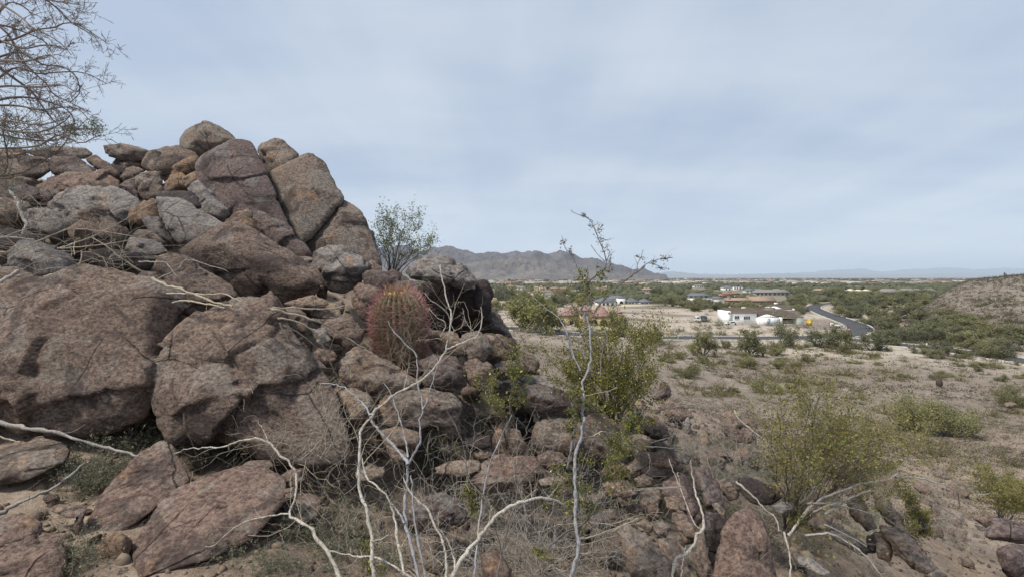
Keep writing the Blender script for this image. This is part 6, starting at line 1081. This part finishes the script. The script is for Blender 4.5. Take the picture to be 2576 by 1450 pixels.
    win(895, 948, 624, 662, 1.5); win(1008, 1086, 628, 668, 1.5, panes=3); win(1282, 1316, 655, 728, 0, 'door', plain('blue_door', (.35, .42, .50), .6), 1); win(806, 822, 575, 592, 1.0, 'window', GLASS, 1); link('side_door', boxm(MB(), X(1437), X(1455), .92, 1.05, Z(720), Z(655)).mesh('side_door', plain('navy_door', (.03, .035, .06))), root)
    return p, X, Z
SITE, SX, SZ = site_house()
def at_site(x, dy, dz=0.): p = SITE + np.array([SX(x), dy, 0]); p[2] = gz(p[0], p[1]) + dz; return p
def simple(name, label, cat, loc, parts, rz=0., group=None):
    root = empty(name, loc, label, cat, group, rz)
    for nm, boxes, mat in parts:
        m = MB()
        for b in boxes: boxm(m, *b)
        link(nm, m.mesh(nm, mat), root)
    return root
LUM = plain('new_lumber', (.50, .42, .28), .8, .15, 2.)
lum = empty('lumber_stack', SITE + np.array([SX(1586), 3.2, SZ(724) + .02]), 'stack of pale boards standing inside the open garage of the building site', 'lumber')
for k in range(6): link('board', boxm(MB(), -2.1, 2.1, 0, .9, k * .22, k * .22 + .19).mesh('board', LUM), lum)
def vehicle(name, label, loc, rz, body, L_=4.8, Wd=1.9, H=1.0, cab=(.25, .75), ch=.7, truck=False):
    root = empty(name, loc, label, 'truck' if truck else 'car', None, rz); m = MB(); z0 = .38; v = []
    prof = [(-L_ / 2, z0), (-L_ / 2, H * .92), (-L_ * .28, H), (L_ / 2, H * .98), (L_ / 2, z0)]; n = len(prof)
    for y in (-Wd / 2, Wd / 2): v += [[a, y, b] for a, b in prof]
    m.add(v, [[i, (i + 1) % n, (i + 1) % n + n, i + n] for i in range(n)] + [[0, 1, 2, 3], [n + 3, n + 2, n + 1, n]], [[0, 3, 4], [n + 4, n + 3, n]]); link('body', m.mesh('body', body), root)
    a, b = -L_ / 2 + L_ * cab[0], -L_ / 2 + L_ * cab[1]; v = [[a, -Wd * .46, H], [b, -Wd * .46, H], [b, Wd * .46, H], [a, Wd * .46, H], [a + ch * .6, -Wd * .38, H + ch], [b - ch * .25, -Wd * .38, H + ch], [b - ch * .25, Wd * .38, H + ch], [a + ch * .6, Wd * .38, H + ch]]
    link('cabin', MB().add(v, [[4, 5, 6, 7], [0, 1, 5, 4], [1, 2, 6, 5], [2, 3, 7, 6], [3, 0, 4, 7]]).mesh('cabin', body), root)
    g = np.array(v); c = g.mean(0); m = MB(); w = [[0, 1, 5, 4], [1, 2, 6, 5], [2, 3, 7, 6], [3, 0, 4, 7]]
    for q in w:
        f = g[q]; fc = f.mean(0); nn = nrm(np.cross(f[1] - f[0], f[3] - f[0])); m.add(fc + (f - fc) * .8 + nn * .03, [[0, 1, 2, 3]])
    link('window', m.mesh('window', GLASS), root)
    for x in (-L_ * .31, L_ * .31):
        for y in (-Wd / 2 + .05, Wd / 2 - .05):
            a = np.arange(12) * math.pi / 6; v = [[x + .37 * math.cos(t), y + dy, .37 + .37 * math.sin(t)] for dy in (-.12, .12) for t in a]; m = MB(); m.add(v + [[x, y - .12, .37], [x, y + .12, .37]], [[i, (i + 1) % 12, (i + 1) % 12 + 12, i + 12] for i in range(12)], [[24, (i + 1) % 12, i] for i in range(12)] + [[25, i + 12, (i + 1) % 12 + 12] for i in range(12)]); link('wheel', m.mesh('wheel', DARKO), root)
    for y in (-Wd * .34, Wd * .34): link('headlight', boxm(MB(), -L_ / 2 - .03, -L_ / 2 + .05, y - .2, y + .2, H * .62, H * .82).mesh('headlight', CONC), root)
    return root
CARW = plain('white_paint', (.74, .74, .74), .35, .02); CARD = plain('dark_paint', (.03, .035, .05), .35, .02)
vehicle('parked_van', 'silver-white van parked facing us left of the building site', at_site(566, 14), R(80), CARW, 5.2, 2.0, 1.15, (.12, .95), .95)
vehicle('parked_truck', 'dark blue truck parked beside the silver-white van', at_site(668, 15), R(84), CARD, 5.8, 2.1, 1.3, (.15, .9), 1.1, truck=True)
vehicle('parked_car', 'low white car parked against the left wall of the building site', at_site(803, -1.5), R(8), CARW, 4.6, 1.8, .85, (.25, .85), .55)
vehicle('parked_truck', 'black pickup parked by the flat-roofed tan modern house', hit(1281, 771, 60) + np.array([0, -2, .1]), R(70), CARD, 5.6, 2.2, 1.3, (.25, .75), .9, truck=True)
YELP = plain('yellow_plastic', (.58, .40, .05), .5, .06); pt = empty('portable_toilet', at_site(1866, 3), 'yellow portable toilet at the right end of the building site', 'toilet')
link('cabin', boxm(MB(), -.75, .75, -.7, .7, 0, 2.1).mesh('cabin', YELP), pt); link('roof', hipm(MB(), -.82, .82, -.78, .78, 2.14, .25).mesh('roof', YELP), pt); link('door', boxm(MB(), -.5, .5, -.75, -.68, .12, 1.95).mesh('door', plain('yellow_door', (.70, .50, .06), .5)), pt)
sg = empty('site_sign', at_site(1974, -6), 'white site notice board with dark frame by the road bend', 'sign'); link('panel', boxm(MB(), -.75, .75, -.04, .04, .5, 2.0).mesh('panel', WHITE), sg); link('frame', ringm(MB(), -.76, .76, .49, 2.01, .1, -.06, .06).mesh('frame', DARKO), sg)
for x in (-.7, .7): link('leg', boxm(MB(), x - .05, x + .05, -.03, .03, -.2, .388).mesh('leg', DARKO), sg)
for z in (1.05, 1.3, 1.55): link('text_line', boxm(MB(), -.45, .45, -.05, -.042, z, z + .1).mesh('text_line', GLASS), sg)
simple('flatbed_trailer', 'white flat trailer parked by the road bend next to the notice board', 'trailer', at_site(2075, -4), [('deck', [(-1.6, 1.6, -.9, .9, .7, 1.25)], WHITE), ('wheel', [(-.9, -.3, -1.0, -.85, 0, .6), (.1, .7, -1.0, -.85, 0, .6)], DARKO), ('drawbar', [(1.6, 2.6, -.06, .06, .6, .7)], DARKO)])
simple('small_sign', 'small white sign on legs below the flat trailer', 'sign', at_site(2064, -9), [('panel', [(-.4, .4, -.03, .03, .5, 1.3)], WHITE), ('leg', [(-.35, -.3, -.03, .03, 0, .499), (.3, .35, -.03, .03, 0, .499)], GREYT)])
fs = hit(2135, 851, 60); REDM = plain('red_sign', (.50, .09, .07), .6)
a8 = np.arange(8) * math.pi / 4 + math.pi / 8; st = empty('stop_sign', fs, 'red sign on a thin pole inside the road bend', 'sign', None, R(-20)); m = MB(); tubes(m, np.array([[[0, 0, -.2], [0, 0, 1.2], [0, 0, 3.2]]]), np.full((1, 3), .05), 6); link('pole', m.mesh('pole', GREYT), st)
m = MB(); v = [[.42 * math.cos(t), y, 2.75 + .42 * math.sin(t)] for y in (-.09, -.06) for t in a8]; m.add(v + [[0, -.09, 2.75], [0, -.06, 2.75]], [[i, (i + 1) % 8, (i + 1) % 8 + 8, i + 8] for i in range(8)], [[16, (i + 1) % 8, i] for i in range(8)] + [[17, i + 8, (i + 1) % 8 + 8] for i in range(8)]); link('plate', m.mesh('plate', REDM), st); link('stripe', boxm(MB(), -.3, .3, -.1, -.092, 2.68, 2.84).mesh('stripe', WHITE), st)
for x, lab in ((2324, 'left one of two white marker posts by the right road'), (2331, 'right one of two white marker posts by the right road')):
    p = hit(x, 880, 60); r = empty('marker_post', p, lab, 'post', 'marker posts by the road'); m = MB(); tubes(m, np.array([[[0, 0, -.3], [0, 0, .8], [0, 0, 1.5]]]), np.full((1, 3), .16), 8); link('post', m.mesh('post', WHITE), r); m = MB(); tubes(m, np.array([[[0, 0, 1.5], [0, 0, 1.6], [0, 0, 1.72]]]), np.array([[.22, .2, .03]]), 8); link('cap', m.mesh('cap', WHITE), r)
simple('utility_box', 'tan utility box beside the outer kerb of the road bend', 'box', hit(2190, 843, 60), [('cabinet', [(-.8, .8, -.4, .4, 0, 1.0)], CREAM), ('lid', [(-.85, .85, -.45, .45, 1.002, 1.1)], CREAM)])
def site_fence(label, pts, n):
    P = np.array([at_site(x, dy) for x, dy in pts]); L_ = smoothline(P, n); root = empty('chain_link_fence', L_[0], label, 'fence')
    for q in L_: m = MB(); tubes(m, np.array([[q + [0, 0, -.2], q + [0, 0, .9], q + [0, 0, 1.95]]]) - L_[0], np.full((1, 3), .035), 5); link('post', m.mesh('post', GREYT), root)
    m = MB(); nn = 90; W_ = smoothline(P, nn) - L_[0]
    for z in (.05, 1.9): tubes(m, (W_ + [0, 0, z])[None], np.full((1, nn), .025), 4)
    link('rail', m.mesh('rail', GREYT), root); m = MB(); A = W_[:-1]; B = W_[1:]
    for lo, hi in ((.05, 1.9), (1.9, .05), (.05, 1.0), (1.0, 1.9)): tubes(m, np.stack([A + [0, 0, lo], (A + B) / 2 + [0, 0, (lo + hi) / 2], B + [0, 0, hi]], 1), np.full((len(A), 3), .008), 3)
    link('mesh_wire', m.mesh('mesh_wire', GREYT), root, kind='stuff')
site_fence('grey chain-link fence round the front of the building site', [(370, 9), (480, 2), (620, -1), (880, -4), (1080, -6), (1280, -7.5), (1560, -9), (1760, -11), (1900, -12)], 22)
site_fence('grey chain-link fence along the road side of the building site', [(1880, -13), (1990, -12), (2140, -6), (2190, 2), (2120, 12), (1980, 24), (1850, 36)], 14)
# ---------------------------------------------------------------- valley vegetation
PALO = leaf_mat('palo_verde_foliage', (.160, .165, .082), (.24, .228, .118)); PALD = leaf_mat('mesquite_foliage', (.112, .122, .074), (.18, .18, .106)); PALY = leaf_mat('yellow_green_foliage', (.155, .165, .065), (.23, .22, .09))
SHC = leaf_mat('shrub_foliage', (.085, .085, .035), (.15, .135, .055), (.35, .27, .05), .05); SHG = leaf_mat('grey_shrub_foliage', (.125, .115, .085), (.20, .185, .14)); TRK = plain('trunk_bark', (.10, .085, .065), .9)
def tree_meshes(seed, mat, h=5., w=6.5, nl=3600, ls=.40, low=.05):
    rng = np.random.default_rng(seed); n = 6; d = nrm(rng.normal(size=(n, 3)) * np.array([1, 1, .2]) + np.array([0, 0, .9])); g = grow(rng, np.zeros((n, 3)), d, np.full(n, h * .62), np.full(n, .12), [dict(n=4, spread=.75, lr=.6, rr=.6, up=.15), dict(n=4, spread=.8, lr=.6, rr=.5)], 5, .16)
    tb = MB(); [tubes(tb, *q, 4) for q in g]; lf = MB(); tips = np.concatenate([g[1][0][:, -1], g[2][0][:, -1], g[2][0][:, 2]]); c = tips[rng.integers(len(tips), size=nl)]; p = c + rng.normal(size=(nl, 3)) * np.array([.42, .42, .26])
    p = p * np.array([w / np.ptp(p[:, 0]), w / np.ptp(p[:, 1]), h / max(p[:, 2].max(), .1)]); p[:, 2] = np.maximum(p[:, 2], h * low * rng.uniform(0, 1, nl)); leaves(lf, rng, p, ls, .35, None, 0, (0, 0, -.15)); return tb.mesh('trunk', TRK, True), lf.mesh('crown', mat)
TREES = {'palo': [tree_meshes(k, PALO) for k in (1, 2, 3)], 'dark': [tree_meshes(k, PALD, 5.5, 7) for k in (4, 5)], 'yellow': [tree_meshes(k, PALY) for k in (6, 7)], 'low': [tree_meshes(k, PALO, 3.2, 8., 5200, .32, .0) for k in (8, 9)], 'near': [tree_meshes(k, PALO, 3.4, 6., 12000, .17, .0) for k in (10, 11)]}
_tr = np.random.default_rng(99)
def tree(kind, x, y, wpx, label, group=None, ymin=20, cat='tree', name='palo_verde_tree', hs=1.):
    p = hit(x, y, ymin); t, c = TREES[kind][_tr.integers(len(TREES[kind]))]; s = wpx / F * p[1] / {'palo': 6.5, 'dark': 7, 'yellow': 6.5, 'low': 8, 'near': 6.}[kind]; root = empty(name, p, label, cat, group, _tr.uniform(0, 6.3)); root.scale = (s, s, s * hs); link('trunk', t, root); link('crown', c, root); return root
tree('yellow', 1322, 835, 150, 'bright green palo verde with spreading crown left of the yellow house', hs=1.0)
tree('palo', 1372, 832, 90, 'green palo verde between the bright spreading one and the yellow house', hs=1.1)
tree('dark', 1552, 850, 70, 'dark conifer-like tree right below the yellow house', hs=1.5)
tree('yellow', 1640, 862, 60, 'green tree behind the creosote right of the yellow house')
tree('dark', 1972, 872, 78, 'dark rounded mesquite standing alone below the building site', name='mesquite_tree', hs=1.1)
tree('palo', 1885, 893, 84, 'olive palo verde left of the dark rounded mesquite', hs=1.1)
tree('palo', 1770, 895, 86, 'olive palo verde left below the building site', hs=1.05)
tree('dark', 2068, 873, 84, 'dense dark mesquite right of the rounded one below the road bend', name='mesquite_tree')
tree('dark', 2190, 880, 90, 'dense dark mesquite below the outside of the road bend', name='mesquite_tree', hs=.9)
tree('palo', 2120, 885, 80, 'olive palo verde between two dark mesquites below the road bend')
tree('low', 1733, 950, 90, 'round olive bush-like palo verde above the near slope crest')
tree('low', 1925, 987, 100, 'round pale green palo verde on the flat left of the wide creosote')
tree('near', 2310, 1085, 170, 'big feathery olive palo verde on the right slope', hs=1.15)
tree('near', 2400, 1098, 140, 'second feathery palo verde leaning against the big one on the right slope', hs=1.1)
tree('near', 2545, 1025, 120, 'open grey-green palo verde at the right picture edge', hs=.9)
tree('dark', 2112, 778, 36, 'dark round tree beside the upper end of the road', name='mesquite_tree')
def zone(kinds, boxes, label, group, seed, hs=1., ymin=60):
    rng = np.random.default_rng(seed)
    for x0, y0, x1, y1, n, w0, w1 in boxes:
        for _ in range(n):
            y = rng.uniform(y0, y1); x = rng.uniform(x0, x1)
            if any(a - 6 < x < b + 6 and c - 3 < y < c + 11 for a, b, c in HRECT + [(1835, 2035, 800)]): continue
            tree(kinds[rng.integers(len(kinds))], x, y, rng.uniform(w0, w1), label, group, ymin, hs=hs * rng.uniform(.75, 1.1))
zone(['palo', 'dark', 'palo'], [(2180, 800, 2440, 868, 44, 46, 80), (2300, 846, 2575, 902, 26, 46, 80), (2110, 765, 2300, 800, 26, 34, 56)], 'olive desert tree in the thicket between the road bend and the right hillside', 'trees of the right thicket', 1, .72)
zone(['palo', 'dark', 'yellow'], [(1225, 750, 1420, 792, 26, 40, 66), (1225, 742, 1520, 752, 22, 28, 40), (1420, 752, 1500, 775, 9, 34, 50), (1230, 726, 1660, 740, 26, 16, 28)], 'green tree among the houses left of the cream modern house', 'trees by the left houses', 2, .85)
zone(['palo', 'dark', 'palo'], [(1640, 742, 1720, 772, 16, 30, 48), (1690, 770, 1830, 784, 12, 34, 50), (1680, 738, 1730, 752, 8, 24, 34), (1830, 768, 1860, 782, 4, 34, 46), (1850, 772, 2040, 792, 30, 32, 46), (1990, 745, 2060, 775, 8, 28, 40), (2090, 745, 2340, 772, 60, 32, 52), (1990, 735, 2340, 748, 44, 20, 32), (1790, 737, 1900, 750, 12, 20, 28)], 'green desert tree in the belt behind the building site', 'trees behind the building site', 3, .8)
zone(['low', 'palo', 'low'], [(1650, 866, 2260, 925, 26, 26, 54), (2250, 905, 2575, 960, 10, 26, 50), (1660, 925, 2100, 1000, 7, 30, 52)], 'low olive palo verde scattered on the flat between the near slope and the roads', 'low trees of the flat', 4, .8, 40)
def shrub_mesh(seed, mat, h=1.1, w=1.6, n=16, nl=26, ls=.085, up=.55):
    rng = np.random.default_rng(seed); d = nrm(rng.normal(size=(n, 3)) * np.array([1, 1, .3]) + np.array([0, 0, up])); g = grow(rng, rng.normal(size=(n, 3)) * .06 * np.array([1, 1, 0]), d, rng.uniform(.5, 1.1, n) * h, np.full(n, .014), [dict(n=5, spread=.6, lr=.45, rr=.6)], 5, .15); mb = MB()
    for PR in g: tubes(mb, PR[0], PR[1], 3)
    p, dd = along(rng, g[1], 6, .3); leaves(mb, rng, p, ls, .45, dd, .6); p, dd = along(rng, g[0], 8, .5); leaves(mb, rng, p, ls, .45, dd, .6); return mb.mesh('shrub', mat)
SH = [shrub_mesh(k, SHC) for k in range(5)] + [shrub_mesh(10 + k, SHG, .6, 1.2, 22, 20, .06, .3) for k in range(4)]
def shrubs(boxes, label, group, seed, kinds, ymin=14, cat='shrub', name='desert_shrub'):
    rng = np.random.default_rng(seed)
    for x0, y0, x1, y1, n, s0, s1 in boxes:
        for _ in range(n):
            p = hit(rng.uniform(x0, x1), rng.uniform(y0, y1), ymin)
            if p[1] > 380: continue
            o = link(name, SH[kinds[rng.integers(len(kinds))]], None, p - np.array([0, 0, .05]), label, cat, group); s = rng.uniform(s0, s1); o.scale = (s * rng.uniform(.9, 1.3), s * rng.uniform(.9, 1.3), s * rng.uniform(.7, 1.0)); o.rotation_euler = (0, 0, rng.uniform(0, 6.3))
shrubs([(1660, 860, 2240, 905, 40, 1.2, 2.2), (1690, 900, 2575, 960, 56, 1., 1.9), (1720, 960, 2200, 1010, 40, .8, 1.5), (2000, 1000, 2575, 1080, 32, .7, 1.2), (1950, 1060, 2575, 1250, 26, .5, 1.)], 'small olive or grey desert shrub on the sandy slope below the roads', 'shrubs of the sandy slope', 11, [0, 1, 2, 3, 4, 5, 6, 7, 8])
shrubs([(1600, 776, 1830, 848, 36, 1., 2.1), (1700, 815, 2040, 846, 30, 1., 1.9), (1230, 785, 1300, 830, 6, 1., 1.8)], 'dark green shrub on the bare lots around the building site', 'shrubs of the bare lots', 12, [0, 1, 2, 3, 4], 60)
shrubs([(2360, 745, 2575, 880, 60, 1.6, 3.2)], 'dusty shrub on the stony right hillside', 'shrubs of the right hillside', 13, [0, 1, 2, 5, 6], 120)
def saguaro(label, x, y, hpx, arms, ymin, r=.22):
    p = hit(x, y, ymin); h = hpx / F * p[1]; root = empty('saguaro_cactus', p - np.array([0, 0, .1]), label, 'cactus'); m, N, L, b = new_mat('saguaro_skin', .7); b.inputs['Base Color'].default_value = (.075, .08, .045, 1)
    def col(pts, rr, nm):
        n = len(pts); mb = MB(); tubes(mb, np.array([pts]), np.array([rr]), 12); v = mb.v[0].reshape(n, 12, 3); c = np.array(pts)[:, None]; k = np.where(np.arange(12) % 2, .84, 1.)[None, :, None]; mb.v[0] = (c + (v - c) * k).reshape(-1, 3); link(nm, mb.mesh(nm, m, True), root)
    t = np.linspace(0, 1, 9); col([[0, 0, h * a] for a in t], [r * (.85 + .3 * a) if a < .9 else r * .9 if a < 1 else r * .15 for a in t], 'trunk')
    for side, z0, z1 in arms: col([[0, 0, h * z0], [side * r * 2, 0, h * z0 + r * .6], [side * r * 3, 0, h * z0 + r * 2], [side * r * 3, 0, h * (z0 + z1) / 2], [side * r * 3, 0, h * z1], [side * r * 3, 0, h * z1 + r * .5]], [r * .6, r * .65, r * .7, r * .7, r * .6, r * .1], 'arm')
saguaro('single saguaro column standing on the flat below the dark rounded mesquite', 1919, 897, 30, [], 60, .26)
saguaro('tall saguaro on the skyline of the right hillside', 2527, 702, 18, [(1, .4, .75)], 120, .25)
saguaro('saguaro pair member in the right thicket', 2299, 860, 42, [(-1, .45, .9)], 100, .25)
saguaro('slim saguaro on the left rim of the right hillside', 2485, 712, 15, [], 120, .22)
bc = hit(2363, 972, 40); r = empty('barrel_cactus', bc, 'dark small barrel cactus on the sandy slope at right', 'cactus'); v0, f0 = ico(3); an = np.arctan2(v0[:, 1], v0[:, 0]); link('body', MB().add(v0 * np.array([.38, .38, .6]) * (1 + .07 * np.cos(an * 14))[:, None] + np.array([0, 0, .5]), t=f0).mesh('body', plain('dark_cactus', (.06, .045, .035)), True), r)
v = bpy.data.objects; _b2 = [o for o in r.children][0]; mb = MB(); rg = np.random.default_rng(4); d = nrm(rg.normal(size=(240, 3)) + np.array([0, 0, .3])); a0 = d * np.array([.38, .38, .6]) + np.array([0, 0, .5]); tubes(mb, np.stack([a0, a0 + d * .05, a0 + d * .1], 1), np.tile([.006, .005, .002], (240, 1)), 3); link('spines', mb.mesh('spines', BROWNT), r, kind='stuff')
ch = hit(2395, 1098, 20)
def cholla():
    rng = np.random.default_rng(6); root = empty('cholla_cactus', ch, 'pale jointed cholla cactus at the foot of the feathery palo verde', 'cactus'); g = grow(rng, np.zeros((4, 3)), nrm(rng.normal(size=(4, 3)) * .4 + np.array([0, 0, 1])), np.full(4, .8), np.full(4, .04), [dict(n=5, spread=.9, lr=.45, rr=.9, up=.3)], 5, .2, 0, .8); mb = MB(); [tubes(mb, *q, 6) for q in g]; link('stem', mb.mesh('stem', plain('cholla', (.30, .29, .19)), True), root); p, dd = along(rng, g[1], 30, 0); lf = MB(); leaves(lf, rng, p, .07, .15); link('spines', lf.mesh('spines', STRAW), root, kind='stuff')
cholla()
def blobs(name, pos, size, mat, seed, flat=.6, lvl=1):
    rng = np.random.default_rng(seed); v0, f0 = ico(lvl); n = len(pos); V = v0[None] * (1 + .32 * rng.normal(size=(n, len(v0), 1))) * size[:, None, None] * np.stack([np.ones(n), np.ones(n), np.full(n, flat)], 1)[:, None] + pos[:, None] + np.array([0, 0, .35]) * size[:, None, None]
    return link(name, MB().add(V.reshape(-1, 3), t=(f0[None] + np.arange(n)[:, None, None] * len(v0)).reshape(-1, 3)).mesh(name, mat), kind='stuff')
def far_things():
    rng = np.random.default_rng(123); n = 15000; Y = np.exp(rng.uniform(math.log(430), math.log(4200), n)); c = rng.uniform(700, 2900, n); x = (c - HX) / F * Y; d = vnoise(np.stack([x / 160, Y / 160, np.zeros(n)], 1), 3); k = d > -.45; x, Y = x[k], Y[k]; pyb = HY + F * (EYE - ground(x, Y)) / Y; cc = HX + F * x / Y; k = np.ones(len(x), bool)
    for a, b, q in HRECT: k &= ~((cc > a - 4) & (cc < b + 4) & (pyb > q - 3) & (pyb < q + 16))
    x, Y = x[k], Y[k]
    blobs('distant_tree_belt', np.stack([x, Y, ground(x, Y)], 1), rng.uniform(2.4, 5.6, len(x)), leaf_mat('far_foliage', (.075, .085, .045), (.14, .14, .072)), 1)
    n = 5000; Y = rng.uniform(2600, 9000, n); c = rng.uniform(900, 2800, n); x = (c - HX) / F * Y; blobs('distant_city_trees', np.stack([x, Y, ground(x, Y)], 1), rng.uniform(5, 13, n), leaf_mat('city_foliage', (.045, .055, .038), (.09, .09, .06)), 2, .45)
    mb = MB(); n = 2600; Y = rng.uniform(1500, 11000, n); c = rng.uniform(900, 2800, n); x = (c - HX) / F * Y
    for a, b in zip(x, Y): w = rng.uniform(6, 22) * (1 + b / 9000); h = rng.uniform(3, 7); boxm(mb, a - w, a + w, b, b + w, -2, EYE - 20.5 + h)
    link('distant_town', mb.mesh('distant_town', leaf_mat('town_wall', (.24, .21, .18), (.50, .46, .41), (.30, .18, .13), .25)), kind='stuff')
    # low scrub everywhere on the flats and the right hillside: too many and too small to count
    lf = MB()
    for c0, c1, y0, y1, n, z, k, ls in ((1250, 2650, 60, 420, 6000, 1.35, 18, .28), (1600, 2700, 26, 62, 2600, .85, 36, .11), (1700, 2700, 14, 30, 800, .6, 50, .06)):
        Y = np.exp(rng.uniform(math.log(y0), math.log(y1), n)); c = rng.uniform(c0, c1, n); x = (c - HX) / F * Y; P = np.stack([x, Y, ground(x, Y)], 1); dn = vnoise(np.stack([x / 5, Y / 9, np.zeros(n)], 1), 21) > -.25; P = P[dn]; n = len(P)
        a = nrm(rng.normal(size=(n * k, 3)) * np.array([1, 1, .5]) + np.array([0, 0, .3])); s = np.repeat(rng.uniform(.3, .9, n) * z, k); q = np.repeat(P, k, 0) + a * s[:, None] * rng.uniform(.05, .8, (n * k, 1)) * np.array([1, 1, .8]); leaves(lf, rng, q, ls, .4, a)
    link('low_scrub', lf.mesh('low_scrub', leaf_mat('scrub_foliage', (.105, .097, .062), (.19, .165, .115), (.21, .165, .12), .2)), kind='stuff')
far_things()
def hillside_scrub():
    rng = np.random.default_rng(321); n = 5200; k = 18; Y = np.exp(rng.uniform(math.log(140), math.log(300), n)); c = rng.uniform(2200, 2760, n); x = (c - HX) / F * Y; P = np.stack([x, Y, ground(x, Y)], 1); a = nrm(rng.normal(size=(n * k, 3)) * np.array([1, 1, .5]) + np.array([0, 0, .35])); s = np.repeat(np.exp(rng.normal(-.1, .45, n)), k); lf = MB()
    leaves(lf, rng, np.repeat(P, k, 0) + a * s[:, None] * rng.uniform(.05, .9, (n * k, 1)), .42, .45, a); link('hillside_scrub', lf.mesh('hillside_scrub', leaf_mat('hill_scrub_foliage', (.060, .058, .036), (.115, .105, .066), (.14, .11, .08), .2)), kind='stuff')
hillside_scrub()
